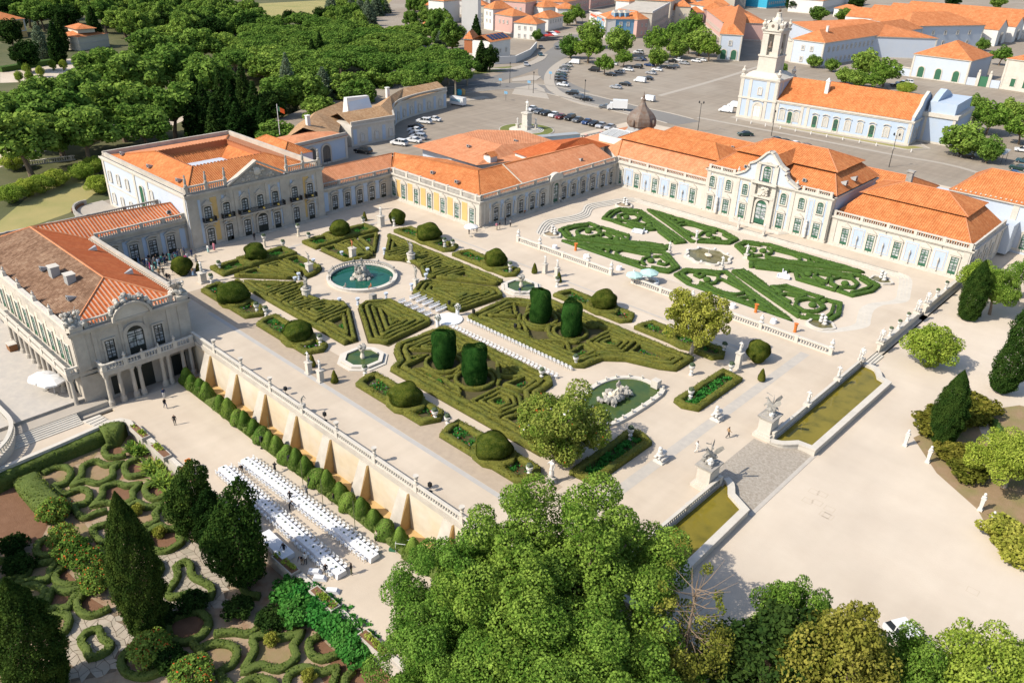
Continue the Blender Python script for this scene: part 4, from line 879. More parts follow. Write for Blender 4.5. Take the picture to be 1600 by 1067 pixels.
b = MB(); z0_ = 6.3; Q = [(51.5,85.0,z0_),(79.0,85.0,z0_),(79.0,106,z0_),(51.5,106,z0_)]; K = [(54,92.6,9.7),(74.6,92.6,9.7),(74.6,104.5,9.7),(54,104.5,9.7)]
b.roof([[Q[0],Q[1],K[1],K[0]],[Q[1],Q[2],K[2],K[1]],[Q[3],Q[0],K[0],K[3]]], 'roof_orange'); b.prism([(54.3,92.9),(74.3,92.9),(74.3,104.2),(54.3,104.2)], 9.5, 10.0, 'terracotta', bottom=False)
f, e_ = hip(53.4,75.2,92.0,105.2,10.0,2.4,6.5,'x'); b.roof(f, 'roof_orange'); roof_ridge(b, e_+[(Q[1],K[1])], 'roof_salmon', .15); RO = b.obj('roof', T)
b = MB()
for k in range(36): x = 52.3+k*.74; b.box(x, x+.3, 85.3, 85.65, z0_+.28, z0_+.4, 'plaster_cream')
b.obj('eave_pegs', RO)
T = thing('palace_wing', 'taller palace block with red-orange hipped roof at the far right edge', 'palace')
walls(T, [(66.5,110.5),(100,110.5),(100,128),(66.5,128)], -.6, 9.8, 'plaster_pale'); F = Face((66.5,110.5),(100,110.5)); FW = Face((66.5,128),(66.5,110.5)); trim(T, [F,FW], 9.8, 'stone_white', .5, .5, [(F,13,1.2),(F,.6,.9)])
b = MB(); f, e_ = hip(66,100.5,110,128.5,9.85,4.0,5,'x'); b.roof(f, 'roof_orange'); roof_ridge(b, e_, 'roof_salmon', .17)
for k in range(34): x = 67+k*1.0; b.box(x, x+.35, 110.3, 110.7, 10.1, 10.25, 'plaster_cream')
b.obj('roof', T)
for x in (83,88,93): F.put(T, 'window', WINS, x-66.5, 5.2, .02); F.put(T, 'french_door', DOOR, x-66.5, .0, .02)
# ------------------------------------------------------------------ foliage helpers
def leaf_cloud(name, pts, nrm, size, m, seed=0, flat=.55, extra=None):
    rng = np.random.default_rng(seed); n = len(pts)
    d = nrm*flat+rng.normal(0, 1, (n,3))*(1-flat); d /= np.linalg.norm(d, axis=1, keepdims=True)+1e-9
    r = rng.normal(0, 1, (n,3)); u = np.cross(d, r); u /= np.linalg.norm(u, axis=1, keepdims=True)+1e-9; w = np.cross(d, u)
    s = (size*rng.uniform(.6, 1.35, n))[:, None]
    V = np.empty((n,4,3)); V[:,0] = pts+u*s*.62; V[:,1] = pts+w*s*.42+d*s*.12; V[:,2] = pts-u*s*.62; V[:,3] = pts-w*s*.42+d*s*.12
    me = bpy.data.meshes.new(name); me.vertices.add(4*n); me.vertices.foreach_set('co', V.reshape(-1).astype(np.float32))
    me.loops.add(4*n); me.loops.foreach_set('vertex_index', np.arange(4*n, dtype=np.int32))
    me.polygons.add(n); me.polygons.foreach_set('loop_start', np.arange(0, 4*n, 4, dtype=np.int32)); me.polygons.foreach_set('loop_total', np.full(n, 4, dtype=np.int32))
    me.materials.append(MT[m])
    if extra:
        idx = np.zeros(n, dtype=np.int32); a = rng.random(n); lo = 0
        for k, (sh, mm) in enumerate(extra): me.materials.append(MT[mm]); idx[(a >= lo) & (a < lo+sh)] = k+1; lo += sh
        me.polygons.foreach_set('material_index', idx)
    me.update(calc_edges=True); return me
def shell_points(blobs, n, seed=0, inner=.35, cut=.72, squash=1.0):
    rng = np.random.default_rng(seed); B = np.array(blobs, float); a = B[:,3]**2; a /= a.sum()
    k = rng.choice(len(B), int(n*1.9), p=a); d = rng.normal(0, 1, (len(k),3)); d /= np.linalg.norm(d, axis=1, keepdims=True)
    rr = np.where(rng.random(len(k)) < inner, rng.uniform(.45, .9, len(k)), rng.uniform(.86, 1.06, len(k)))
    p = B[k,:3]+d*(B[k,3]*rr)[:,None]*np.array([1,1,squash])
    ok = np.ones(len(p), bool)
    for b in B: ok &= ~(np.linalg.norm((p-b[:3])/np.array([1,1,squash]), axis=1) < b[3]*cut*.8)
    keep = np.where(ok | (rng.random(len(p)) < .05))[0][:n]
    nn = d[keep].copy(); nn[:,2] += .35; return p[keep], nn
def limbs(mb, base_r, h, tips, m, n=7, fork=.45, seed=0, bend=.6):
    rnd = random.Random(seed); f = Vector((rnd.uniform(-bend,bend), rnd.uniform(-bend,bend), h*fork))
    mb.tube([(0,0,-.3),(f.x*.4,f.y*.4,h*fork*.5),tuple(f)], [base_r*1.25,base_r*.9,base_r*.7], m, n)
    for t in tips:
        t = Vector(t); mid = (f+t)/2+Vector((rnd.uniform(-.6,.6), rnd.uniform(-.6,.6), rnd.uniform(-.2,.7)))
        mb.tube([tuple(f-Vector((0,0,.3))),tuple(mid),tuple(t)], [base_r*.5,base_r*.3,base_r*.08], m, 5)
TREES = {}
def tree_proto(key, kind, n, size, m, seed=1, bark='bark', extra=None, h=12.0, r=5.0, nb=62, br=.27):
    rnd = random.Random(seed); bl = []
    if kind == 'ragged':
        for k in range(95):
            t = (k+rnd.random())/95; a = k*2.4+rnd.uniform(-.6,.6); w = r*(.5+.5*min(1,t*5))*min(1,(1-t)*2.2+.12)*(1+.22*math.sin(t*13+seed)+rnd.uniform(-.2,.2)); bl.append((math.cos(a)*w*.66+.25*r*math.sin(t*5+seed), math.sin(a)*w*.66, h*(.09+.88*t), r*rnd.uniform(.2,.34)*min(1,(1-t)*2+.35)))
        tips = []; fork = .6
    elif kind == 'broad':
        for k in range(nb):
            a = rnd.uniform(0,6.283); e = math.asin(rnd.uniform(-.55,1)); q = rnd.uniform(.38,1.02)
            bl.append((math.cos(a)*math.cos(e)*r*q, math.sin(a)*math.cos(e)*r*q, h*.6+math.sin(e)*h*.38*q, r*rnd.uniform(.5,1)*br))
        bl.append((0,0,h*.58,r*.45)); tips = [b[:3] for b in bl[:14]]; fork = .34
    elif kind == 'umbrella':
        for k in range(56):
            a = rnd.uniform(0,6.283); q = math.sqrt(rnd.random())*.9; bl.append((math.cos(a)*r*q, math.sin(a)*r*q, h*.86-(q**2)*h*.14+rnd.uniform(-.4,.5), r*rnd.uniform(.16,.26)))
        tips = [b[:3] for b in bl[:12]]; fork = .55
    elif kind == 'column':
        for k in range(150):
            t = (k+rnd.random())/150; a = k*2.4+rnd.uniform(-.4,.4); w = r*(.72+1.4*t if t < .2 else 1-((t-.2)/.8)**1.7); q = rnd.uniform(.72,.88)
            bl.append((math.cos(a)*w*q, math.sin(a)*w*q, h*(.03+.95*t), max(.12*r,w*.2+r*.1*rnd.random())))
        bl += [(0,0,h*t_,r*.8*(1-t_**1.7)) for t_ in (.12,.22,.32,.42,.52,.62,.72,.82)]
        tips = []; fork = .9
    elif kind == 'pillar':
        for k in range(80):
            t = (k+rnd.random())/80; a = k*2.4; w = r*(.45+.55*min(1,t*7))*min(1,(1-t)*6+.3)*(1+.16*math.sin(t*19)); bl.append((math.cos(a)*w*.55, math.sin(a)*w*.55, h*(.07+.9*t), w*rnd.uniform(.45,.58)))
        tips = []; fork = .8
    elif kind == 'oval':
        for k in range(58):
            e = math.asin(rnd.uniform(-1,1)); a = rnd.uniform(0,6.283); q = rnd.uniform(.5,.88)
            bl.append((math.cos(a)*math.cos(e)*r*q, math.sin(a)*math.cos(e)*r*q, h*.52+math.sin(e)*h*.44*q, r*rnd.uniform(.17,.32)))
        bl.append((0,0,h*.5,r*.55))
        tips = [b[:3] for b in bl[:8]]; fork = .5
    if kind in ('column','pillar') and size < .28:
        rng = np.random.default_rng(seed); t = rng.random(n)**1.15; a = rng.uniform(0,6.283,n); w = (np.where(t < .34, .72+.82*t, 1-np.clip((t-.34)/.66,0,1)**2.1) if kind == 'column' else np.minimum(1,.5+t*5)*np.minimum(1,(1-t)*5+.25)*(1+.10*np.sin(t*17+seed)))*r
        w = w*(1-.3*rng.random(n)**2)*(1+.07*np.sin(5*a+11*t*3)+.06*np.sin(9*a-23*t)+.05*np.sin(3*a+41*t)+rng.normal(0,.045,n)); p = np.stack([np.cos(a)*w, np.sin(a)*w, h*(.03+.97*t)],1); nn = np.stack([np.cos(a), np.sin(a), .3+0*a],1)
    else: p, nn = shell_points(bl, n, seed)
    crown = leaf_cloud(key+'_crown', p, nn, size, m, seed, extra=extra)
    mb = MB(); limbs(mb, (h*.028+.05)*(.45 if kind in ('column','pillar') else 1), h, tips, bark, 7, fork, seed, .1 if kind in ('column','pillar') else .6); TREES[key] = (mb.mesh(key+'_trunk'), crown, h, r); return TREES[key]
def plant_tree(key, x, y, z, h, r, label, name='tree', group=None, rz=None, cat='tree', lean=0.0, leandir=0.0):
    t, c, h0, r0 = TREES[key]; o = thing(name, label, cat, (x,y,z), random.uniform(0,6.28) if rz is None else rz, group)
    if lean: o.rotation_euler = (lean*math.cos(leandir), lean*math.sin(leandir), 0)
    s = (r/r0, r/r0, h/h0); put(t, 'trunk', o, scale=s); put(c, 'crown', o, scale=s); return o
def inset(poly, d):
    n = len(poly); A = sum(poly[i][0]*poly[(i+1) % n][1]-poly[(i+1) % n][0]*poly[i][1] for i in range(n))
    P = [Vector(p) for p in (poly if A > 0 else poly[::-1])]; E = []
    for i in range(n):
        a, b = P[i], P[(i+1) % n]; t = b-a
        if t.length < 1e-3: continue
        t.normalize(); E.append((a+Vector((-t.y,t.x))*d, t))
    while len(E) >= 3:
        n = len(E); out = []
        for i in range(n):
            (p, t), (q, s) = E[i-1], E[i]; cr = t.x*s.y-t.y*s.x
            out.append(q if abs(cr) < 1e-3 else p+t*(((q.x-p.x)*s.y-(q.y-p.y)*s.x)/cr))
        bad = [(out[(i+1) % n]-out[i]).dot(E[i][1]) for i in range(n)]; k = min(range(n), key=lambda i: bad[i])
        if bad[k] > .05:
            A2 = sum(out[i].x*out[(i+1) % n].y-out[(i+1) % n].x*out[i].y for i in range(n))/2
            return [(p.x,p.y) for p in out] if A2 > .5 else None
        E.pop(k)
    return None
HPROF = lambda h: [(-.5,0),(-.52,h*.45),(-.49,h*.86),(-.36,h),(0,h*1.03),(.36,h),(.49,h*.86),(.52,h*.45),(.5,0)]
hseed = [0]; HD = 16
def hedge(parent, path, w=.9, h=.75, m='box_olive', z=0.0, closed=False, jit=.05, step=.55, name='hedge'):
    hseed[0] += 1; b = MB(); pth = densify(path, closed, step); ribbon(b, pth, w, HPROF(h), m, closed, z, jit, hseed[0])
    lm = dict(box_olive='leaf_olive', box_green='leaf_boxg', box_dark='leaf_boxd')[m]; rs = random.Random(hseed[0]); vs = []; fs = []; n = len(pth)
    for i in range(n if closed else n-1):
        (ax, ay), (bx, by) = pth[i], pth[(i+1) % n]; dx, dy = bx-ax, by-ay; L_ = math.hypot(dx, dy)
        if L_ < 1e-4: continue
        nx, ny = -dy/L_, dx/L_
        for _ in range(int(L_*(w+1.1*h)*HD+rs.random())):
            t = rs.random(); q = rs.uniform(-.5*w-h*.55, .5*w+h*.55); sd = max(0, abs(q)-.5*w); zz = z+h*1.02-sd*1.6+rs.uniform(-.02,.05); q = max(-.53*w, min(.53*w, q)); s_ = rs.uniform(.06,.13); a = rs.uniform(0,6.283); c, e = math.cos(a)*s_, math.sin(a)*s_; k1, k2 = rs.uniform(-.07,.07), rs.uniform(-.07,.07); x, y = ax+dx*t+nx*q, ay+dy*t+ny*q; o = len(vs)
            vs += [(x+c,y+e,zz+k1),(x-e*.7,y+c*.7,zz+k2),(x-c,y-e,zz-k1),(x+e*.7,y-c*.7,zz-k2)]; fs.append((o,o+1,o+2,o+3))
    b.v = [(x, y, v_z+(.05*math.sin(x*.9+y*1.3+hseed[0])+.035*math.sin(x*2.3-y*1.9) if v_z > z+.3*h else 0)) for x, y, v_z in b.v]; b.add(vs, fs, lm); return b.obj(name, parent, True)
def plants(parent, poly, z, n, size=.22, h=.4, m='leaf_fresh', seed=0, extra=None, name='planting'):
    rng = np.random.default_rng(seed); xs = [p[0] for p in poly]; ys = [p[1] for p in poly]; pts = []
    def inside(x, y):
        c = False; j = len(poly)-1
        for i in range(len(poly)):
            if (poly[i][1] > y) != (poly[j][1] > y) and x < (poly[j][0]-poly[i][0])*(y-poly[i][1])/(poly[j][1]-poly[i][1]+1e-9)+poly[i][0]: c = not c
            j = i
        return c
    cl = [(rng.uniform(min(xs),max(xs)), rng.uniform(min(ys),max(ys))) for _ in range(max(3,n//45))]; t = 0
    while len(pts) < n and t < n*12:
        t += 1; c = cl[rng.integers(len(cl))]; x, y = c[0]+rng.normal(0,.35), c[1]+rng.normal(0,.35)
        if inside(x, y): pts.append((x, y, z+rng.uniform(.03,h)))
    if not pts: return None
    p = np.array(pts); o = link(name, leaf_cloud(name, p, np.tile([0,0,1.0],(len(p),1)), size, m, seed, extra=extra), parent); o['kind'] = 'stuff'; return o
def topiary_proto(key, shape, n, size, m, core, seed=0):
    rng = np.random.default_rng(seed); d = rng.normal(0,1,(n,3)); d /= np.linalg.norm(d, axis=1, keepdims=True)
    lump = lambda v: 1+.07*np.sin(v[:,0]*4+seed)+.06*np.sin(v[:,1]*5+1+v[:,2]*3)+.05*np.sin(v[:,2]*7+v[:,0]*3)
    b = MB(); vs, fs = ICO[3]
    def warp(v):
        v = np.array(v, float)
        if shape == 'ball': q = v*lump(v)[:,None]*np.array([1,1,.9])+np.array([0,0,.85]); q[:,2] = np.maximum(q[:,2],0)
        elif shape == 'dome': q = v*lump(v)[:,None]; q = np.stack([q[:,0],q[:,1],np.maximum(q[:,2],-.15)*1.0+.15],1)
        elif shape == 'drum':
            rr = np.hypot(v[:,0],v[:,1]); q = v*(lump(v)/(rr**6+np.abs(v[:,2])**6)**(1/6))[:,None]; q[:,2] = np.clip((q[:,2]+1)/2,0,1.06)
        elif shape == 'cone':
            z = (v[:,2]+1)/2; rr = np.hypot(v[:,0],v[:,1])+1e-6; w = np.clip(1.02-z,0,1)**.62*lump(v)*np.clip(z*9,.0,1)**.5; q = np.stack([v[:,0]/rr*w, v[:,1]/rr*w, z],1)
        return q
    b.add([tuple(p) for p in warp(vs)*np.array([.97,.97,.985])], fs, core); core_me = b.mesh(key+'_core'); core_me.polygons.foreach_set('use_smooth', [True]*len(core_me.polygons))
    p = warp(d); nn = d.copy(); TREES[key] = (core_me, leaf_cloud(key+'_leaves', p, nn, size, m, seed, .8)); return TREES[key]
def topiary(key, x, y, z, r, h, label, name='topiary', group=None, parent=None, rz=None):
    c, l = TREES[key]; o = thing(name, label, 'topiary', (x,y,z), random.uniform(0,6.28) if rz is None else rz, group)
    put(c, 'core', o, scale=(r,r,h)); put(l, 'foliage', o, scale=(r,r,h)); return o
# ------------------------------------------------------------------ upper garden parterres (mirrored about the garden axis)
topiary_proto('ball', 'ball', 7000, .08, 'leaf_ball', 'box_olive', 2)
topiary_proto('ballg', 'ball', 7000, .08, 'leaf_ball', 'box_dark', 3)
topiary_proto('drum', 'drum', 9000, .075, 'leaf_topiary', 'box_green', 4)
topiary_proto('cone', 'cone', 1400, .10, 'leaf_olive', 'box_olive', 5)
topiary_proto('coneg', 'cone', 1500, .11, 'leaf_wood', 'box_dark', 6)
topiary_proto('domeg', 'dome', 1500, .13, 'leaf_wood', 'box_dark', 7)
SIDE = {-1: 'terrace-wall side', 1: 'balustrade side'}
ring_n = [0]
def rings(T, poly, n, w=.85, gap=.42, h=.72, m='box_olive', core=None, seed=0):
    w *= .68; gap *= .95; n = n+1 if n > 1 else n
    p = inset(poly, .12+w/2)
    for k in range(n):
        if p is None: return
        hedge(T, p, w, h-.02*k, m, .01, True); q = inset(p, w+gap)
        if q is None:
            c = inset(p, w/2+.1)
            if c and core: plants(T, c, .02, 120, .2, .35, core, seed, name='planting')
            return
        p = q
    c = inset(p, -.0)
    if c and core:
        a = abs(sum(c[i][0]*c[(i+1) % len(c)][1]-c[(i+1) % len(c)][0]*c[i][1] for i in range(len(c)))/2)
        plants(T, c, .02, int(min(900, 60+a*38)), .2, .4, core, seed, [(.05,'petal_purple'),(.02,'petal_red')] if seed % 2 else None)
def bed_soil(T, poly, m='box_soil', z=.009):
    b = MB(); b.sheet(poly, z, m); b.obj('soil', T)
def mir(poly, s): return [(x,s*y) for x,y in poly]
BED_A = [(-22.8,2.1),(-17.9,2.1),(-17.9,18.0),(-22.8,18.0)]
BED_B = [(-17.3,2.3),(-9.2,2.3),(-8.0,3.4),(-6.9,5.6),(-6.5,8.2),(-16.7,17.4)]
BED_C = [(-14.6,17.9),(-5.2,9.0),(-3.9,9.0),(-1.7,10.6),(1.2,11.4),(4.2,10.4),(6.8,8.7),(9.0,9.2),(19.7,15.6),(19.2,18.0)]
BED_D = [(9.7,8.4),(21.0,14.9),(22.4,13.7),(24.1,13.2),(23.2,3.8),(22.2,2.3),(11.2,2.3),(10.2,4.0),(8.5,6.6)]
BED_E = [(25.4,2.5),(48.6,2.5),(49.9,3.6),(50.4,7.4),(53.0,9.8),(58.0,11.5),(60.2,12.9),(60.2,18.0),(30.2,18.0),(29.2,15.6),(26.2,14.0),(24.8,12.2)]
for s in (-1, 1):
    S = SIDE[s]
    T = thing('parterre_bed', 'narrow box-edged bed with round bush facing the pediment facade, '+S, 'hedge bed'); p = mir(BED_A, s); bed_soil(T, p); q = inset(p, .5); hedge(T, q, .95, .8, closed=True)
    hedge(T, mir([(-22.2,7.6),(-18.5,7.6),(-18.5,12.0),(-22.2,12.0)], s), 1.1, 1.1, closed=True); plants(T, mir([(-21.7,3.2),(-19,3.2),(-19,7),(-21.7,7)], s), .02, 420, .2, .45, seed=3); plants(T, mir([(-21.7,12.8),(-19,12.8),(-19,17),(-21.7,17)], s), .02, 420, .2, .45, seed=5)
    topiary('ball' if s < 0 else 'ballg', -20.3, s*9.7, .4, 2.1, 1.95, 'large round clipped bush close to the pediment facade, '+S, 'clipped_bush', 'round clipped bushes')
    T = thing('parterre_bed', 'triangular box hedge parterre between pediment facade and round fountain, '+S, 'hedge bed'); bed_soil(T, mir(BED_B, s))
    rings(T, mir([(-16.6,16.9),(-16.9,11.7),(-7.4,8.9)], s), 1, .9, core='leaf_fresh', seed=2 if s < 0 else 3)
    rings(T, mir([(-17.0,11.3),(-17.0,6.4),(-10.2,6.5),(-6.9,8.3)], s), 2, .85, core='leaf_fresh', seed=4); rings(T, mir([(-17.0,6.1),(-17.0,2.5),(-9.2,2.5),(-8.0,3.6),(-7.0,5.9),(-7.2,7.6),(-10.2,6.2)], s), 1, .85, core='leaf_fresh', seed=6)
    T = thing('parterre_bed', 'long box hedge parterre of radial compartments beside round fountain, '+S, 'hedge bed'); bed_soil(T, mir(BED_C, s))
    hedge(T, mir([(-14.0,17.5),(19.0,17.5)], s), .8, .75);
    for k, (c, n) in enumerate([([(-13.4,16.9),(-5.9,9.9),(-5.0,16.9)],3),([(-4.8,16.9),(-5.6,9.5),(-3.9,9.1),(-1.6,10.9),(-.7,16.9)],2),([(-.4,16.9),(-1.3,11.1),(1.2,11.6),(3.2,11.2),(2.8,16.9)],2),([(3.1,16.9),(3.6,10.9),(6.8,8.9),(8.8,9.5),(9.6,16.9)],2),([(9.9,16.9),(9.2,9.6),(19.4,15.8),(19.0,16.9)],3)]): rings(T, mir(c, s), n, .8, .42, .72, core='leaf_fresh', seed=10+k)
    T = thing('parterre_bed', 'trapezoid box hedge parterre of nested rings beside the white dance floor, '+S, 'hedge bed'); bed_soil(T, mir(BED_D, s))
    rings(T, mir([(9.7,8.3),(20.9,14.7),(23.6,13.2),(22.9,3.4),(22.0,2.5),(11.3,2.5),(9.0,6.2)], s), 4, .82, .5, .75, core='leaf_olive', seed=21)
    T = thing('parterre_bed', 'large scrolled box hedge parterre around two clipped green columns, '+S, 'hedge bed'); bed_soil(T, mir(BED_E, s))
    p = inset(mir(BED_E, s), .55); hedge(T, p, .85, .78, closed=True); p2 = inset(mir(BED_E, s), 1.75); hedge(T, p2, .75, .72, closed=True)
    for k, (c, n) in enumerate([([(27.3,12.4),(27.2,4.9),(31.4,8.8)],2),([(28.2,4.7),(38.0,4.7),(33.2,8.3)],2),([(39,4.7),(46.8,4.7),(42.8,8.3)],2),([(29.2,13.3),(31.2,10.2),(31.4,15.9),(30.9,15.9)],1),([(32.2,15.9),(33.4,14.2),(37.6,13.7),(41.6,14.2),(43.8,15.9)],1),([(44.9,9.3),(45.3,4.8),(47.8,4.8),(48.4,8.6)],1),([(44.9,15.9),(44.9,9.9),(48.6,9.2),(51.4,11.4),(50.6,15.9)],2),([(51.0,15.9),(51.8,11.8),(57.4,13.6),(58.2,15.9)],1)]): rings(T, mir(c, s), n, .7, .4, .68, core='leaf_fresh', seed=30+k)
    for cx in (34.4, 41.0):
        for r_, a0, a1 in ((2.75,0,360),(3.6,200,340)): hedge(T, [(cx+r_*math.cos(R(a)), s*(10.9+r_*math.sin(R(a)))) for a in range(a0, a1, 15)], .55, .62, closed=(a1-a0 == 360))
    hedge(T, mir([(37.7,8.6),(37.2,10),(37.7,11.2),(38.2,12.4),(37.7,13.6)], s), .5, .6)
    for cx, w_ in ((34.4,'nearer the white dance floor'),(41.0,'nearer the cascade pool')):
        topiary('drum', cx, s*10.9, .02, 1.68, 5.7, 'tall dark green clipped column '+w_+', '+S, 'clipped_column', 'clipped columns')
    xs = [(-15.4,1.5,-6.6),(2.8,18.8,12.8),(29.4,45.6,39.0),(47.2,63.2,56.0)]
    for k, (a, c, bx) in enumerate(xs):
        where = ('nearest the palace','beside the octagonal basin','right of the octagonal basin','nearest the cascade pool')[k]
        T = thing('border_bed', 'long box-edged border with flowers '+where+', '+S, 'hedge bed'); p = [(a,s*19.9),(c-1.2,s*19.9),(c,s*21.6),(c-1.2,s*24.2),(a+.8,s*24.2),(a,s*22)]; bed_soil(T, p); hedge(T, inset(p, .5), .9, .7, closed=True)
        plants(T, [(a+1.2,s*20.9),(c-1.8,s*20.9),(c-1.8,s*23.2),(a+1.2,s*23.2)], .02, 1500, .22, .5, 'leaf_fresh', 40+k, [(.05,'petal_purple'),(.03,'petal_red')]); hedge(T, [(bx+2.6*math.cos(R(q)), s*22.1+2.0*math.sin(R(q))) for q in range(0,360,40)], 1.2, .9, closed=True)
        if not (s > 0 and k == 3): topiary('ballg' if s < 0 else 'ball', bx, s*22.2, .2, (2.3 if s < 0 else 2.2) if k else 2.7, (1.8 if s < 0 else 2.0) if k else 2.05, 'round clipped bush in the long border '+where+', '+S, 'clipped_bush', 'round clipped bushes')
    T = thing('border_bed', 'short box-edged bed of fresh green plants by the cascade pool, '+S, 'hedge bed'); p = [(64.6,s*5.2),(66.4,s*4.6),(68.6,s*5.6),(68.6,s*17.8),(64.9,s*18.2)]; bed_soil(T, p); hedge(T, inset(p,.5), .9, .75, closed=True); plants(T, inset(p,1.1), .02, 1500, .24, .5, 'leaf_fresh', 77)
topiary('ball', -18.9, 23.9, 0, 1.75, 1.9, 'small round clipped bush on open sand near the yellow-panelled wing', 'clipped_bush', 'round clipped bushes')
topiary('ballg', 66.9, 25.2, 0, 1.8, 2.0, 'round clipped bush on open sand right of the magnolia', 'clipped_bush', 'round clipped bushes')
topiary('ballg', -24.5, -22.5, 0, 1.9, 1.9, 'round clipped bush beside the wedding crowd', 'clipped_bush', 'round clipped bushes')
for k, (u, v, l) in enumerate([(835,427,'left of two statues near the octagonal basin, balustrade side'),(873,441,'right of two statues near the octagonal basin, balustrade side'),(488,573,'left one by the octagonal basin, terrace-wall side'),(523,598,'right one by the octagonal basin, terrace-wall side'),(570,345,'by the corner statue near the pediment facade'),(1189,595,'by the magnolia and the gravel bed'),(311,425,'beside the wedding crowd')]):
    x, y = G(u, v); topiary('cone', x, y, 0, .62, 2.1, 'small clipped cone topiary, '+l, 'clipped_cone', 'small clipped cones')
# ------------------------------------------------------------------ sunken parterre: one quarter drawn, mirrored four ways
m1 = ZR(860,300,1100,1600)
def q4(pts): return [(x-CX0, y-CY0) for x, y in (m1(a, b, 0.0) for a, b in pts)]
BS = [(q4(p), c, w) for p, c, w in [
    ([(150,502),(640,560),(1205,618),(1330,768),(1225,818),(950,778),(560,640)],True,.8), ([(240,518),(640,580),(1050,622)],False,.7), ([(240,530),(560,622),(930,752)],False,.7), ([(300,538),(470,575)],False,.7),
    ([(455,580),(520,592),(560,572),(615,592),(590,630)],False,.55), ([(760,590),(700,603),(680,632),(740,668),(930,722)],False,.55), ([(770,592),(1035,645),(1030,666),(965,682),(948,715),(990,742)],False,.55),
    ([(1075,660),(1150,655),(1200,690),(1245,720),(1190,742),(1130,728),(1150,705)],False,.6), ([(1180,640),(1290,768),(1225,795),(1050,770)],False,.55)]]
BW = [(q4(p), c, w) for p, c, w in [
    ([(180,462),(100,385),(200,345),(405,315),(495,348),(460,362)],False,.8), ([(215,440),(160,385),(230,362),(395,335)],False,.55),
    ([(470,375),(340,370),(275,400),(290,440),(400,455),(495,437),(525,402),(490,380),(535,355),(815,440),(805,488),(755,480),(750,450),(585,397)],False,.65),
    ([(180,464),(1215,590)],False,.85), ([(260,458),(1218,572)],False,.8), ([(660,488),(1220,556)],False,.7), ([(860,505),(1180,540)],False,.6), ([(1212,590),(1222,545)],False,.8),
    ([(520,440),(560,415),(645,460),(600,488),(470,462)],False,.6)]]
QN = {(1,1): 'near left', (-1,1): 'near right', (1,-1): 'far left', (-1,-1): 'far right'}
for (sx, sy), qn in QN.items():
    f = lambda p: [(CX0+sx*x, CY0+sy*y) for x, y in p]
    for L_, nm, balls in ((BS,'long wedge',[(1050,705)]),(BW,'short wedge',[(395,400),(690,478)])):
        T = thing('parterre_bed', 'bright green box hedge '+nm+' in the '+qn+' quarter of the sunken garden', 'hedge bed', group='sunken garden wedges')
        for p, c, w in L_: hedge(T, f(p), w, .6, 'box_green', MAL, c, .035, .5)
        for bb in balls:
            x, y = f(q4([bb]))[0]; b = MB(); b.blob((x,y,MAL+.35), .75, 'box_green', 2, .08, 3, (1,1,.75)); b.obj('clipped_ball', T, True)
def flight(name, label, outer, inner, n, zt, zb, m='stone_white'):
    T = thing(name, label, 'steps')
    for k in range(n):
        t0, t1 = k/n, (k+1)/n; a = [Vector(o)*(1-t0)+Vector(i)*t0 for o, i in zip(outer, inner)]; c = [Vector(o)*(1-t1)+Vector(i)*t1 for o, i in zip(outer, inner)]
        z = zt-(zt-zb)*(k+1)/(n+1)*1.0; b = MB(); b.prism([tuple(p) for p in a]+[tuple(p) for p in c[::-1]], zb-.3, z, m); b.obj('step', T)
    return T
LO = smooth_path([(6.2,42.0),(5.0,42.6),(1.3,49.4),(2.0,53.4),(3.0,57.0),(2.8,60.8),(.3,65.6),(1.3,70.4),(3.6,77.4),(6.2,79.0)], step=1.0)
LI = [(x+2.4, y) for x, y in LO]
for (o, i, lab) in ((LO, LI, 'curving flight of pale stone steps along the left of the sunken garden'), ([(2*CX0-x,y) for x,y in LO], [(2*CX0-x,y) for x,y in LI], 'curving flight of pale stone steps along the right of the sunken garden')):
    flight('stone_steps', lab, o, i, 4, .12, MAL)
b = MB(); b.prism(LO+[(6.6,79.2),(-6,79.2),(-6,41.9)], -2, -.002, 'stone', 'sand', bottom=False); struct('terrace_ground', b)
b = MB(); b.prism([(2*CX0-x,y) for x,y in LO]+[(69,79.2),(79.0,79.2),(79.0,41.8)], -2, -.002, 'stone', 'sand', bottom=False); struct('terrace_ground', b)
flight('stone_steps', 'long straight shallow steps below the bell-gabled palace front', [(4,80.2),(72,80.2)], [(5,77.6),(71,77.6)], 4, 0, MAL)
flight('stone_steps', 'low stone step between balustrade walk and sunken garden', [(6.5,42.0),(71,42.0)], [(6.5,43.0),(71,43.0)], 2, 0, MAL)
flight('stone_steps', 'three stone steps projecting before the big green arched door', [(29.5,83.4),(30.5,82.2),(41.5,82.2),(42.5,83.4)], [(28.5,83.2),(29.9,80.9),(42.1,80.9),(43.5,83.2)], 3, .4, 0)
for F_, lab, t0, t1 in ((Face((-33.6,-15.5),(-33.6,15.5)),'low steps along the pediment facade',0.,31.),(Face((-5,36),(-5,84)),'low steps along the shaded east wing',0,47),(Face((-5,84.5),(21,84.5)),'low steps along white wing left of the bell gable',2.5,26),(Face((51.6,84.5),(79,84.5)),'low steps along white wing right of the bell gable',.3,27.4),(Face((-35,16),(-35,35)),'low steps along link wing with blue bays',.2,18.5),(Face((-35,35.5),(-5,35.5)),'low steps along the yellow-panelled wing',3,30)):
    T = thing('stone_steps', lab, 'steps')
    for k in range(2): b = MB(); F_.box(b, t0, t1, -.3, .24-.12*k, .45*k+.11, .45*(k+1)+.11, 'stone' if F_.n.x > .5 else 'stone_white'); b.obj('step', T)
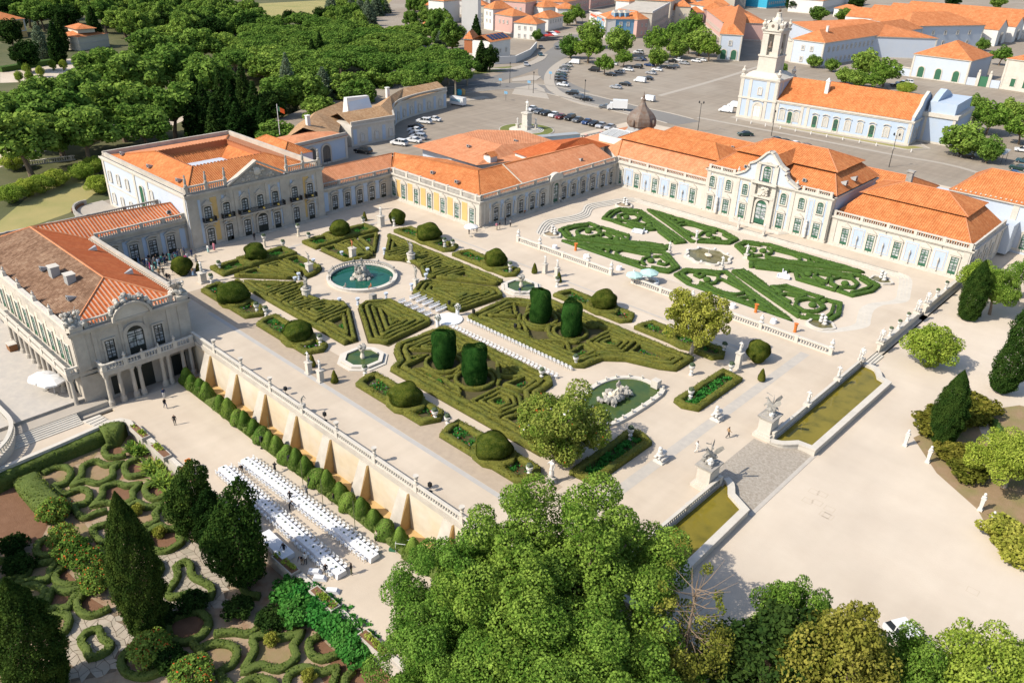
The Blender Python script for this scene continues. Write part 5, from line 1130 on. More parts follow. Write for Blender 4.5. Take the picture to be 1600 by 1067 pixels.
# ------------------------------------------------------------------ terrace wall, buttresses, clipped cones
T = thing('terrace_wall', 'tall ochre retaining wall with pointed buttresses and stone balustrade', 'wall')
FW_ = Face((.4,-33.4),(79,-33.4))
b = MB(); FW_.box(b, 0, 78.6, LOW-.2, -.55, .0, .35, 'ochre_wall'); b.obj('wall_face', T)
b = MB(); FW_.box(b, 0, 78.6, -.55, .02, -.3, .55, 'stone'); b.obj('coping', T)
b = MB(); FW_.balustrade(b, .1, 78.4, .02, 1.05, .1, .32, 'stone_white', [22.8-15.6+7.8*k for k in range(10) if 22.8-15.6+7.8*k < 78]+[.5], .42); b.obj('balustrade', T)
for k in range(9):
    x = 5.7+7.8*k; b = MB(); yb = -33.75
    vs = [(x-.9,yb,-.7),(x+.9,yb,-.7),(x+.9,yb,LOW),(x-.9,yb,LOW),(x-.75,yb-.25,-.8),(x+.75,yb-.25,-.8),(x+1.0,yb-2.1,LOW),(x-1.0,yb-2.1,LOW)]
    b.add(vs, [(4,7,6,5),(0,1,5,4)], 'stone'); b.add(vs, [(1,2,6,5),(0,4,7,3)], 'ochre_deep'); b.obj('buttress', T)
b = MB(); b.sheet([(2,-36.2),(70,-36.2),(70,-33.6),(2,-33.6)], LOW+.01, 'ochre_deep'); struct('planting_strip', b)
T = thing('box_hedge', 'low continuous box hedge at the foot of the terrace wall', 'hedge'); hedge(T, [(2.2,-36.9),(66,-36.9)], 1.5, .9, 'box_dark', LOW)
rs = random.Random(12)
for k, x in enumerate([3.6,5.7,7.8,9.9,14.0,16.6,18.9,20.6,23.0,25.2,27.2,29.0,31.6,33.9,36.0,38.4,40.8,43.4,45.2,47.8,50.2,52.6,55.2,57.8,60.2]):
    h = rs.uniform(2.1,2.9); topiary('coneg' if (k % 3 or k < 5) else 'domeg', x, -36.9+rs.uniform(-.15,.15), LOW+.3, rs.uniform(1.2,1.45), h*1.12 if (k % 3 or k < 5) else h*.75, 'clipped green cone bush against the terrace wall, '+ORD[k]+' from the colonnade', 'clipped_cone', 'clipped cones along the terrace wall')
T = thing('garden_wall', 'low pale parapet wall with planter boxes between banquet terrace and labyrinth garden', 'wall')
b = MB(); b.box(9.2,80,-48.2,-47.8,GAR-.3,LOW+.25,'stone'); b.obj('wall_face', T)
for k, x in enumerate([9.6,16.0,23.5,31.5,39.5,46.5,54.0,62.6,71.0]):
    q = MB(); q.box(x,x+4.2,-48.7,-47.5,LOW-.1,LOW+.62,'stone'); q.box(x+.15,x+4.05,-48.55,-47.65,LOW+.62,LOW+.63,'soil'); o = q.obj('planter', T); plants(T, [(x+.2,-48.5),(x+4,-48.5),(x+4,-47.7),(x+.2,-47.7)], LOW+.62, 160, .22, .35, 'leaf_lime', k)
    q = MB(); q.box(x+4.4,x+7.2,-47.95,-47.45,LOW+.2,LOW+.32,'stone_white'); q.box(x+4.6,x+5.0,-47.9,-47.5,LOW,LOW+.2,'stone'); q.box(x+6.6,x+7.0,-47.9,-47.5,LOW,LOW+.2,'stone'); q.obj('bench', T)
b = MB(); ribbon(b, smooth_path([(9.2,-48),(7.8,-48.0),(6.6,-48.6),(6.2,-51.2),(6.7,-57),(7.4,-66)], step=.8), .7, [(-.5,0),(-.5,.45),(.5,.45),(.5,0)], 'stone_white', False, LOW-.05); struct('kerb_stone', b)
flight('stone_steps', 'wide upper flight of stone steps beside the colonnade', [(-2.6,-60),(-2.6,-52.2)], [(-1.2,-60),(-1.2,-52.2)], 3, PLZ, -5.05)
flight('stone_steps', 'wide lower flight of stone steps beside the colonnade', [(1.3,-63),(1.3,-52.6)], [(3.6,-63),(3.6,-52.6)], 6, -5.05, LOW)
b = MB(); b.prism([(-1.2,-66),(1.4,-66),(1.4,-48),(-1.2,-48)], -9, -5.06, 'stone', 'pavement', bottom=False); struct('stair_landing', b)
flight('stone_steps', 'short fan of steps at the corner of the colonnade', [(3.3,-52.6),(3.3,-50.2)], [(6.0,-51.6),(5.4,-49.6)], 4, LOW+.45, LOW)
T = thing('curved_balustrade', 'curving stone balustrade sweeping down beside the wide steps', 'balustrade')
pts = smooth_path([(9,-67),(6.2,-64.4),(4.1,-62.4),(1.6,-61.0),(-1.0,-60.3),(-5,-60.3),(-12,-60.5)], step=.5); b = MB()
ribbon(b, pts, .5, [(-.5,0),(-.5,1.2),(.5,1.2),(.5,0)], 'stone_white', False, LOW); ribbon(b, pts, .55, [(-.5,2.1),(-.5,2.3),(.5,2.3),(.5,2.1)], 'stone_white', False, LOW)
for p in pts: b.lathe([(.1,1.2),(.16,1.5),(.08,1.9),(.12,2.1)], 'stone_white', p[0], p[1], LOW, 5, cap=False)
b.obj('rail', T)
# ------------------------------------------------------------------ labyrinth garden
l2 = ZR(0,640,330,1600); l3 = ZR(0,840,330,1600); l4 = ZR(300,850,660,1600); HG = GAR+.7
T = thing('tall_hedge', 'tall clipped hedge along the kerb above the labyrinth garden', 'hedge'); hedge(T, [l2(a,b,GAR+1.7) for a,b in [(-120,560),(0,505),(200,405),(400,315),(640,220),(770,165)]], 2.2, 2.0, 'box_dark', GAR); hedge(T, [l2(a,b,GAR+2.2) for a,b in [(770,165),(840,140),(920,140)]], 3.0, 2.6, 'box_dark', GAR)
T = thing('tall_hedge', 'short thick hedge block left of the curling low hedges', 'hedge'); hedge(T, [l2(a,b,GAR+1.4) for a,b in [(190,505),(250,580),(320,660),(440,760)]], 3.0, 1.6, 'box_dark', GAR)
CUR = [(l2,'hook',[(320,465),(400,425),(490,420),(535,465),(490,540),(400,560)],0),(l2,'hook',[(400,560),(470,625),(600,585),(670,610),(660,680),(550,715)],0),(l2,'hook',[(550,715),(620,800),(720,770),(810,745)],0),
 (l2,'star',[(730,375),(800,405),(905,390),(850,430),(850,490),(745,540),(640,522),(560,545),(610,490),(630,410)],1),(l2,'star',[(890,538),(950,562),(1050,548),(1000,610),(1005,660),(930,700),(800,685),(710,705),(770,640),(780,575)],1),
 (l2,'arc',[(900,240),(815,260),(782,300),(830,345),(950,330)],0),(l2,'arc',[(1050,350),(960,390),(940,440),(980,490),(1120,460)],0),(l2,'arc',[(1190,530),(1110,560),(1100,620),(1170,660),(1260,630)],0),
 (l2,'star',[(1040,685),(1100,722),(1210,708),(1170,770),(1185,820),(1080,870),(980,850),(950,740)],1),(l2,'arc',[(1290,720),(1272,780),(1330,830),(1390,810)],0),(l2,'star',[(1210,862),(1260,885),(1385,878),(1350,940),(1368,990),(1260,1050),(1140,1040),(1112,970),(1100,922)],1),
 (l2,'angle',[(810,845),(695,890),(770,990),(820,970)],0),
 (l3,'hook',[(-60,170),(120,142),(185,190),(160,250),(20,310),(70,370)],0),(l3,'star',[(230,190),(330,168),(430,162),(385,220),(350,300),(240,300),(130,320),(200,250)],1),(l3,'arc',[(440,100),(320,122),(270,80),(290,20),(350,-20)],0),
 (l3,'hook',[(160,352),(270,342),(335,390),(300,450),(240,480)],0),(l3,'star',[(400,372),(500,390),(640,362),(560,430),(505,510),(420,515),(320,535),(350,470)],1),(l3,'arc',[(480,200),(412,260),(430,320),(520,340),(600,322)],0),
 (l3,'arc',[(640,400),(582,460),(592,530),(680,572),(830,512)],0),(l3,'hook',[(340,572),(480,560),(520,610),(485,690),(450,712)],0),
 (l3,'island',[(1330,200),(1400,165),(1440,200),(1452,270),(1590,350),(1590,430),(1530,445),(1440,412),(1290,430),(1268,385),(1320,320),(1342,250)],1),(l3,'island',[(610,740),(650,700),(740,672),(770,740),(830,780),(805,840),(680,888),(655,830),(615,780)],1),
 (l3,'ring',[(1180,800),(1080,790),(960,850),(912,930),(960,1005),(1100,1030),(1230,980)],0),(l3,'ring',[(1270,620),(1380,560),(1500,540),(1580,620),(1520,720),(1400,770),(1290,740)],1),(l3,'arc',[(1180,160),(1215,210),(1180,270)],0),
 (l4,'arc',[(560,470),(620,530),(700,545),(780,510)],0),(l4,'star',[(420,640),(432,720),(362,860),(480,822),(600,850),(722,770),(700,690),(755,602),(620,632),(520,610)],1),(l4,'arc',[(890,620),(812,660),(822,740),(900,780),(1020,742)],0),
 (l4,'hook',[(30,722),(150,672),(270,682),(312,740),(270,820),(182,870),(270,975)],0),(l4,'hook',[(320,975),(420,912),(540,932),(590,985)],0),(l4,'star',[(660,1000),(662,900),(770,842),(900,870),(1000,842),(960,1000)],0),(l4,'angle',[(150,602),(300,592),(400,602),(490,522)],0),(l4,'arc',[(1120,860),(1062,920),(1062,990)],0),(l4,'angle',[(-20,640),(60,760),(-10,800)],0),(l4,'angle',[(20,830),(130,964)],0),(l4,'arc',[(340,260),(380,330),(470,345)],0)]
cnt = {}
SHN = dict(hook='curling low box hedge hook', star='star-shaped low box hedge bed', arc='half-moon low box hedge arc', island='low box hedge island on pale paving', ring='round low box hedge bed in deep shade', angle='short angled low box hedge')
for rd, kind, p, cl in CUR:
    cnt[kind] = cnt.get(kind, 0)+1; w = [rd(a, b, HG) for a, b in p]; w = smooth_path(w, bool(cl), .5) if kind in ('hook','arc','island','ring') else (smooth_path(w, bool(cl), .5))
    tot = sum(1 for c in CUR if c[1] == kind)
    T = thing('low_hedge', SHN[kind]+' of the labyrinth, '+ORD[cnt[kind]-1]+' from the colonnade', 'hedge', group='labyrinth hedges')
    if kind in ('star','island','ring') and cl:
        b = MB(); b.sheet(w, GAR+.02, 'soil_light' if cnt[kind] % 2 else 'soil'); b.obj('soil', T)
    elif kind in ('arc','hook'):
        b = MB(); b.sheet(w, GAR+.018, 'soil' if kind == 'arc' else 'soil_light'); b.obj('soil', T)
    hedge(T, w, .76, .68, 'box_dark', GAR, bool(cl), .06, .6)
b = MB(); b.sheet([l4(a,c,GAR) for a,c in [(880,900),(1000,790),(1180,820),(1330,800),(1480,964),(1500,1100),(1000,1100)]], GAR+.012, 'soil'); struct('bare_soil', b)
b = MB(); b.sheet([l2(a,c,GAR) for a,c in [(-200,560),(120,520),(420,760),(300,1000),(-200,1100)]], GAR+.012, 'soil'); struct('bare_soil', b)
b = MB(); b.sheet([l2(a,c,GAR) for a,c in [(300,480),(560,320),(760,290),(700,380),(560,420),(640,480),(480,560),(560,640),(700,620),(660,720),(640,860),(740,1000),(600,1000),(500,800)]], GAR+.014, 'soil_light'); struct('bare_soil', b)
PV = [l3(a,c,GAR) for a,c in [(480,560),(560,560),(640,600),(760,590),(850,540),(980,700),(1120,640),(1230,480),(1200,240),(1140,90),(1270,110),(1420,20),(1560,40),(1700,60),(1760,300),(1700,520),(1580,520),(1440,540),(1270,590),(1200,720),(1040,770),(900,880),(880,1010),(700,1060),(540,1090),(520,900),(470,720)]]
b = MB(); b.sheet(PV, GAR+.022, 'paving_joint'); PB = struct('paved_clearing', b)
rs = random.Random(5)
def inpoly(x, y, poly):
    c = False; j = len(poly)-1
    for i in range(len(poly)):
        if (poly[i][1] > y) != (poly[j][1] > y) and x < (poly[j][0]-poly[i][0])*(y-poly[i][1])/(poly[j][1]-poly[i][1])+poly[i][0]: c = not c
        j = i
    return c
gx = [p[0] for p in PV]; gy = [p[1] for p in PV]; stp = .82; nx = int((max(gx)-min(gx))/stp)+2; ny = int((max(gy)-min(gy))/stp)+2
grid = {(i,j): (min(gx)+(i+(.5 if j % 2 else 0))*stp+rs.uniform(-.25,.25), min(gy)+j*stp+rs.uniform(-.25,.25)) for i in range(nx+1) for j in range(ny+1)}
SL = []
for i in range(nx):
    for j in range(ny):
        q = [grid[i,j], grid[i+1,j], grid[i+1,j+1], grid[i,j+1]]
        if rs.random() < .3: q.insert(2, ((q[1][0]+q[2][0])/2+rs.uniform(-.1,.2), (q[1][1]+q[2][1])/2+rs.uniform(-.1,.1)))
        cx, cy = sum(p[0] for p in q)/len(q), sum(p[1] for p in q)/len(q)
        if inpoly(cx, cy, PV):
            q = [(cx+(x-cx)*.93, cy+(y-cy)*.93) for x, y in q]; SL.append((-(cx*.3-cy), q))
SL.sort(key=lambda t: t[0]); far = MB()
for k, (_, q) in enumerate(SL):
    b = far if k >= 300 else MB(); b.prism(q, GAR, GAR+.05+rs.uniform(0,.02), 'flagstone', bottom=False)
    if k < 300: b.obj('slab', PB)
if far.v: far.obj('slabs', PB)['kind'] = 'stuff'
# ------------------------------------------------------------------ trees
tree_proto('planeA', 'broad', 120000, .185, 'leaf_plane', 11, h=20, r=9, nb=150, br=.18); tree_proto('planeB', 'broad', 110000, .185, 'leaf_plane', 12, h=20, r=9, nb=150, br=.18); tree_proto('planeC', 'broad', 110000, .185, 'leaf_plane', 14, h=20, r=9, nb=150, br=.18)
tree_proto('magA', 'oval', 34000, .22, 'leaf_magnolia', 21, 'bark_pale', [(.006,'petal_white'),(.004,'petal_red')], h=10, r=5); tree_proto('magB', 'broad', 19000, .25, 'leaf_yellow', 22, 'bark_pale', [(.004,'petal_white')], h=10, r=5, nb=100, br=.2)
tree_proto('woodA', 'broad', 7500, .75, 'leaf_wood', 31, h=16, r=7); tree_proto('woodB', 'broad', 7500, .75, 'leaf_wood', 32, h=16, r=7); tree_proto('woodC', 'oval', 6500, .7, 'leaf_wood', 33, h=16, r=6)
tree_proto('pineA', 'umbrella', 7500, .62, 'leaf_pine', 41, 'bark_pale', h=14, r=8); tree_proto('pineB', 'umbrella', 7500, .62, 'leaf_pine', 42, 'bark_pale', h=14, r=8)
tree_proto('darkA', 'column', 5200, .6, 'leaf_dark', 51, h=18, r=3); tree_proto('darkB', 'oval', 6000, .65, 'leaf_dark', 52, h=16, r=5.5)
tree_proto('silver', 'column', 5500, .55, 'leaf_silver', 53, h=20, r=4)
tree_proto('square', 'oval', 5200, .55, 'leaf_wood', 61, h=10, r=5); tree_proto('squareB', 'broad', 5200, .5, 'leaf_plane', 62, h=10, r=5)
tree_proto('cypress', 'column', 60000, .2, 'leaf_cypress', 71, h=18, r=3.4); tree_proto('juniper', 'ragged', 17000, .27, 'leaf_cypress', 72, h=13, r=4); tree_proto('juniperB', 'ragged', 12000, .30, 'leaf_dark', 73, h=13, r=4)
tree_proto('lime', 'oval', 14000, .27, 'leaf_lime', 74, h=8, r=4.5); tree_proto('maple', 'broad', 26000, .2, 'leaf_lime', 75, 'bark_pale', h=9, r=5.5); tree_proto('fresh', 'broad', 26000, .2, 'leaf_plane', 76, h=9, r=5)
tree_proto('gold', 'ragged', 26000, .26, 'leaf_gold', 77, h=14, r=5); tree_proto('topcyp', 'pillar', 34000, .17, 'leaf_cypress', 78, h=12, r=2.2)
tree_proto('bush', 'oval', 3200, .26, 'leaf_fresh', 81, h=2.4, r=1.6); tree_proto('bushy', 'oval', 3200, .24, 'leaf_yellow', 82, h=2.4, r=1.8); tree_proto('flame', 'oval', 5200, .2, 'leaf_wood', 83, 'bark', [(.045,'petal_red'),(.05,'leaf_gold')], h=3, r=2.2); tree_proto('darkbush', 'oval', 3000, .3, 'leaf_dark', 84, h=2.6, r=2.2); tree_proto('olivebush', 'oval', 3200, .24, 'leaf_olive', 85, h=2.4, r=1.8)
def at_crown(u, v, z, h, f=.6): x, y = G(u, v, z+h*f); return x, y
def crown(key, u, v, z, h, r, label, name='tree', group=None, f=.6, **k):
    x, y = at_crown(u, v, z, h, f); return plant_tree(key, x, y, z, h, r, label, name, group, **k)
plant_tree('planeA', 80.5, -38.0, LOW, 21, 10.6, 'huge fresh green plane tree whose crown hides the terrace corner', 'plane_tree', 'foreground plane trees', .4)
plant_tree('planeB', 75.5, -44.0, LOW, 17, 8.6, 'plane tree crown overhanging the right end of the banquet terrace', 'plane_tree', 'foreground plane trees', 1.4)
plant_tree('planeC', 87.0, -43.5, LOW, 17.5, 9.6, 'plane tree crown cut by the bottom edge, left of bare-twigged pine', 'plane_tree', 'foreground plane trees', 2.2)
plant_tree('planeB', 78.0, -49.5, GAR, 15, 7.0, 'plane tree crown at the bottom edge, beside the labyrinth wall', 'plane_tree', 'foreground plane trees', 3.7)
plant_tree('magA', 62.3, -16.4, 0, 10.8, 5.4, 'magnolia with white blossoms overhanging the cascade pool', 'magnolia_tree', None, .5)
plant_tree('magB', 58.9, 18.6, 0, 11.2, 5.0, 'yellowish magnolia in front of the sunken garden balustrade', 'magnolia_tree', None, 1.0)
plant_tree('cypress', 44.6, -62.4, GAR, 18.5, 2.4, 'tall dark conical cypress in the middle of the labyrinth garden', 'cypress_tree', 'labyrinth cypresses', .2)
plant_tree('cypress', 45.2, -73.0, GAR, 15.2, 2.85, 'dark conical cypress at the bottom left corner', 'cypress_tree', 'labyrinth cypresses', 2.0)
plant_tree('juniper', 35.6, -51.8, GAR, 12.4, 2.9, 'dark spreading juniper left of its twin beside the banquet tables', 'juniper_tree', 'junipers by the banquet tables', .6)
plant_tree('juniper', 45.8, -51.6, GAR, 14.5, 3.4, 'dark ragged juniper overlapping the middle of the long banquet tables', 'juniper_tree', 'junipers by the banquet tables', 1.9)
plant_tree('juniperB', 39.0, -51.5, GAR, 9.5, 2.3, 'small dark conifer between the two junipers by the banquet tables', 'juniper_tree', 'junipers by the banquet tables', 3.1)
plant_tree('juniperB', 21.5, -77, GAR, 13, 5, 'dark evergreen at the left edge shading the labyrinth hedges', 'tree', None, 1.0); plant_tree('juniperB', 29, -81, GAR, 13, 5, 'dark evergreen below the left edge beside the corner cypress', 'tree', None, 2.0)
plant_tree('juniperB', 97.5, -31, RGT, 11, 5.2, 'dark shaded tree right of bare-twigged pine', 'tree', None, .8)
plant_tree('fresh', 97, -26.0, RGT, 9.6, 3.6, 'light green tree leaning over the sand right of dark shaded tree', 'tree', None, .3)
plant_tree('gold', 103.0, -29.2, RGT, 14.5, 4.6, 'golden green drooping conifer at the bottom edge', 'conifer_tree', None, .9)
plant_tree('maple', 111.5, -21.0, RGT, 10.5, 5.4, 'light green tree at the bottom right corner', 'tree', 'trees along the bottom right', .2)
plant_tree('fresh', 106.5, -24.5, RGT, 9.5, 4.2, 'light green tree between golden conifer and bottom right corner tree', 'tree', 'trees along the bottom right', 2.2)
plant_tree('fresh', 116, -14, RGT, 9.5, 4.0, 'light green tree cut by the right edge near the bottom', 'tree', 'trees along the bottom right', 1.2)
plant_tree('lime', 86.2, 44.2, RGT, 7.2, 4.0, 'round yellow green tree on the sand below the right garden wall', 'tree', None, 1.7)
plant_tree('cypress', 85.2, 67.6, RGT, 11.2, 2.1, 'dark green cypress right of the sunken garden wall', 'cypress_tree', None, .5)
plant_tree('fresh', 87.5, 72.5, RGT, 8.5, 4.2, 'bright green leafy tree beside the dark cypress at right', 'tree', 'trees at the right palace corner', .9)
plant_tree('lime', 82.5, 80.0, RGT, 7.0, 3.2, 'green tree against the right corner of white palace wing', 'tree', 'trees at the right palace corner', 1.9)
plant_tree('fresh', 91.5, 84.5, RGT, 9.0, 5.4, 'broad green tree behind the cypress at the right edge', 'tree', 'trees at the right palace corner', 2.9)
plant_tree('topcyp', 96.7, 43.9, RGT, 15.4, 2.1, 'tall leaning clipped cypress column at the right edge', 'cypress_tree', None, .3, lean=.10, leandir=math.pi*.5)
plant_tree('cypress', 95.0, 23.9, RGT, 11, 2.0, 'clipped dark cypress in the hedge bed below the lime tree', 'cypress_tree', None, 1.3)
plant_tree('maple', 104.0, 19.0, RGT, 7.4, 5.0, 'pale branched light green tree at the right edge', 'tree', None, .4)
for k, (x, y, r, h, l) in enumerate([(93.2,25.5,2.9,2.4,'left end'),(94.0,28.5,3.2,2.8,'second from left'),(95.2,31.8,3.2,2.8,'middle'),(96.4,35.0,3.0,2.6,'far end'),(97.2,20.6,2.4,2.0,'front, behind the white bust'),(100.0,17.8,2.4,2.0,'front right'),(99.6,22.8,2.2,1.8,'inner row')]):
    plant_tree('olivebush', x, y, RGT, h, r, 'rounded olive green shrub in the bed by the white busts, '+l, 'shrub', 'shrubs in the right bed')
for k, (x, y, r, h, l) in enumerate([(106.5,8.0,2.6,2.6,'nearest the white bust'),(109.0,6.2,2.8,2.6,'at the picture edge'),(111.0,12.5,3.0,2.8,'behind, at the picture edge')]):
    plant_tree('bushy', x, y, RGT, h, r, 'bright green shrub below the pale branched tree, '+l, 'shrub', 'shrubs by the right edge')
bb = MB(); bb.sheet([(92,22),(95,34),(100,42),(120,48),(130,20),(112,5),(107,6),(103,12),(97,16)], RGT+.012, 'soil_light'); struct('planted_bed', bb)
bb = MB(); ribbon(bb, smooth_path([(96,38),(99,30),(105,24),(116,24)], step=1), 1.3, [(-.5,0),(.5,0)], 'sand', False, RGT+.018, cap=False); struct('garden_path', bb)
T = thing('box_hedge', 'curved low hedge inside the bed at the right edge', 'hedge'); hedge(T, smooth_path([(101,27),(104,24),(108,24),(112,27)], step=.6), .9, .8, 'box_green', RGT); hedge(T, smooth_path([(98.5,34),(102,30),(108,32)], step=.6), .9, .8, 'box_green', RGT)
T = thing('bare_pine', 'half bare pine with radiating twigs standing before the plane trees', 'tree', (91.5,-35.5,LOW)); b = MB(); b.tube([(0,0,0),(.3,.2,8),(.2,.5,14),(.1,.6,18.5)], [.3,.22,.13,.04], 'bark', 7); b.obj('trunk', T)
b = MB(); rs = random.Random(8); tips = []
for k in range(90):
    t = rs.uniform(.3,1); z = 18.2*t; L_ = (3.0 if t > .8 else 3.4)*rs.uniform(.6,1.1); a = rs.uniform(0,6.283); up = rs.uniform(.15,1.0) if t > .8 else rs.uniform(-.2,.45); e = (.2+L_*math.cos(a), .5+L_*math.sin(a), z+L_*up); b.tube([(.2,.5,z),((e[0]+.2)/2,(e[1]+.5)/2,z+L_*up*.35),e], [.045,.03,.012], 'bark', 4); tips.append(e)
b.obj('branches', T)
P_, N_ = shell_points([(e[0],e[1],e[2],.45 if e[2] > 14 else .85) for e in tips if e[2] < 14 or rs.random() < .4], 11000, 9, .4, .3); link('needles', leaf_cloud('needles', P_, N_, .20, 'leaf_gold', 9, .2), T)
for k, (u, v) in enumerate([(455,925),(475,935),(495,950),(512,962),(530,978),(548,995),(560,1012),(470,955)]):
    x, y = G(u, v, GAR+1.2); plant_tree('bush', x, y, GAR, 2.9, 2.3, 'dense fresh green shrub along the labyrinth wall, '+ORD[k]+' in its row', 'shrub', 'fresh green shrub row')
for k, (u, v, r, l) in enumerate([(85,800,2.2,'uppermost left'),(100,840,2.0,'second, by the hedge block'),(112,862,2.4,'large, left of the tall cypress'),(140,880,2.2,'behind the tall cypress foot'),(152,908,2.0,'lowest, left of the tall cypress'),(235,1015,2.4,'near the bottom, in shade'),(300,1055,2.4,'at the bottom edge')]):
    x, y = G(u, v, GAR+1.3); plant_tree('flame', x, y, GAR, 2.8, r, 'orange flowering shrub in the labyrinth garden, '+l, 'flowering_shrub', 'orange flowering shrubs')
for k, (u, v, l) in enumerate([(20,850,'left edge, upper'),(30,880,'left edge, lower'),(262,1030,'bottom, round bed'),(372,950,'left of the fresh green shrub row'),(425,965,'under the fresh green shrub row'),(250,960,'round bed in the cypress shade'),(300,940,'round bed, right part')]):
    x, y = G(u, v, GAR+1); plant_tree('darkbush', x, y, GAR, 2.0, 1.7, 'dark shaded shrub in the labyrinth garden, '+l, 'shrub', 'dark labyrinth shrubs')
for k, (u, v, l) in enumerate([(215,797,'in the star bed right of the tall cypress'),(250,832,'in the last star bed before the paving'),(425,1000,'in the star bed near the bottom edge'),(482,1058,'in the bottom star bed')]):
    x, y = G(u, v, GAR+.6); plant_tree('bushy', x, y, GAR, 1.5, .8, 'small light green bush '+l, 'shrub', 'small bushes in star beds')
def spiky(x, y, label):
    T = thing('strap_leaf_plant', label, 'plant', (x,y,GAR), 0, 'strap-leaved plants by the wall'); rs = random.Random(int(x*10)); b = MB()
    for k in range(170):
        a = rs.uniform(0,6.283); L_ = rs.uniform(1.2,2.5); el = rs.uniform(.35,1.35); ox, oy = rs.uniform(-1.2,1.2), rs.uniform(-.8,.8); c, s = math.cos(a), math.sin(a); w = .11
        p1 = (ox+c*L_*.5*math.cos(el), oy+s*L_*.5*math.cos(el), L_*.6*math.sin(el)); p2 = (ox+c*L_*math.cos(el)*1.1, oy+s*L_*math.cos(el)*1.1, L_*.75*math.sin(el))
        b.add([(ox-s*w*.5,oy+c*w*.5,0),(ox+s*w*.5,oy-c*w*.5,0),(p1[0]+s*w,p1[1]-c*w,p1[2]),(p1[0]-s*w,p1[1]+c*w,p1[2]),p2], [(0,1,2,3),(3,2,4)], 'leaf_wood' if k % 3 else 'leaf_lime')
    b.obj('leaves', T)
for k, (u, v, l) in enumerate([(213,700,'nearest the steps'),(238,728,'second from the steps'),(252,748,'third from the steps'),(272,770,'fourth from the steps'),(286,790,'nearest the juniper')]): x, y = G(u, v, GAR+.8); spiky(x, y, 'spiky strap-leaved plant below the planter wall, '+l)
def scatter(poly, n, dmin, seed):
    rs = random.Random(seed); xs = [p[0] for p in poly]; ys = [p[1] for p in poly]; out = []; t = 0
    while len(out) < n and t < 6000:
        t += 1; p = (rs.uniform(min(xs),max(xs)), rs.uniform(min(ys),max(ys)))
        if inpoly(p[0], p[1], poly) and all((p[0]-q[0])**2+(p[1]-q[1])**2 < 1e9 and ((p[0]-q[0])**2+(p[1]-q[1])**2) > dmin*dmin for q in out): out.append(p)
    return out
def wood(pxpoly, zc, n, dmin, kinds, seed, label, group, hr, rr):
    rs = random.Random(seed); out = []
    for k, (x, y) in enumerate(sorted(scatter([G(u, v, PRK+zc) for u, v in pxpoly], n, dmin, seed), key=lambda p: proj(p[0], p[1], PRK+zc)[0])):
        kd = rs.choice(kinds); out.append(plant_tree(kd, x, y, PRK, rs.uniform(*hr), rs.uniform(*rr), label+', '+ORD[k]+' crown from the left', 'tree', group))
    return out
BIG = [(35,215,17,7.5,'at the left edge above the dry lawn'),(85,185,18,8,'second from the left edge above the dry lawn'),(128,205,16,7,'leaning over the park path'),(120,150,18,8,'behind the leaning park tree'),(185,165,18,8,'above the palace side, left'),(205,120,19,9,'high crown left of the middle'),(265,165,17,7,'close behind the blue palace side'),(270,105,19,9,'high crown in the middle of the wood'),(320,120,18,7.5,'above the roof court'),(60,160,17,7,'far left, behind the edge tree'),(165,105,18,8,'near the small red-roofed house'),(235,75,18,8,'behind the high crown'),(310,70,18,8,'right of the high crown'),(20,185,15,6.5,'cut by the left edge'),(225,195,14,6,'lowest crown behind the palace')]
for k, (u, v, h, r, l) in enumerate(BIG): crown(('woodA','woodB')[k % 2], u, v, PRK, h, r*1.28, 'broad green park tree '+l, 'tree', 'broad park trees')
for k, (u, v, h, r, l) in enumerate([(305,150,20,2.8,'leftmost of the dark row'),(318,165,18,2.6,'second of the dark row'),(345,150,20,3,'third of the dark row'),(362,165,18,2.8,'fourth of the dark row'),(380,140,21,3,'tallest of the dark row'),(398,165,18,3,'sixth of the dark row'),(412,185,15,2.8,'lowest of the dark row'),(335,185,15,2.8,'just behind the roof court'),(300,175,15,3,'behind the roof court corner'),(370,190,14,3,'behind the rear range'),(500,75,17,2.6,'among the umbrella pines'),(488,85,16,2.6,'left among the umbrella pines'),(92,45,17,3,'near the yellow house'),(145,35,19,3.5,'behind the small red-roofed house'),(85,60,18,3.2,'right of the yellow house')]): crown('darkA', u, v, PRK, h, r*1.1, 'dark slender cypress '+l, 'cypress_tree', 'dark cypresses of the park')
for k, (u, v, h, r, l) in enumerate([(350,130,13,6,'beneath the cypress row'),(330,165,12,6,'left under the cypress row'),(395,190,12,5.5,'behind the flagpole'),(425,160,13,5.5,'beside the silver poplar'),(40,80,14,6,'below the yellow house'),(15,45,15,6,'left of the yellow house')]): crown('darkB', u, v, PRK, h, r, 'dark round evergreen '+l, 'tree', 'dark evergreens')
for k, (u, v, h, r, l) in enumerate([(448,120,20,3.6,'between wood and annex'),(60,60,17,4,'in front of the yellow house'),(505,130,14,5,'behind the annex')]): crown('silver', u, v, PRK, h, r, 'silvery poplar '+l, 'poplar_tree', 'silvery poplars')
for k, (u, v, h, r, l) in enumerate([(430,205,10,5,'beside the flagpole, right'),(400,198,8,5,'beside the flagpole, left'),(480,135,15,6,'right of the silver poplar'),(535,130,13,6,'behind the annex chimney'),(560,140,12,5.5,'behind the annex roof'),(585,118,12,6,'above the annex roof'),(500,165,11,5,'close behind the annex')]): crown('woodC', u, v, PRK, h, r*1.25, 'fresh green tree '+l, 'tree', 'trees behind the annex')
wood([(395,60),(395,40),(450,25),(560,38),(640,45),(690,70),(735,95),(720,118),(640,120),(600,100),(560,95),(500,110),(440,90)], 11, 48, 8.0, ['pineA','pineB'], 3, 'umbrella pine of the grove behind the annex', 'umbrella pine grove', (12,14.5), (8,10.5))
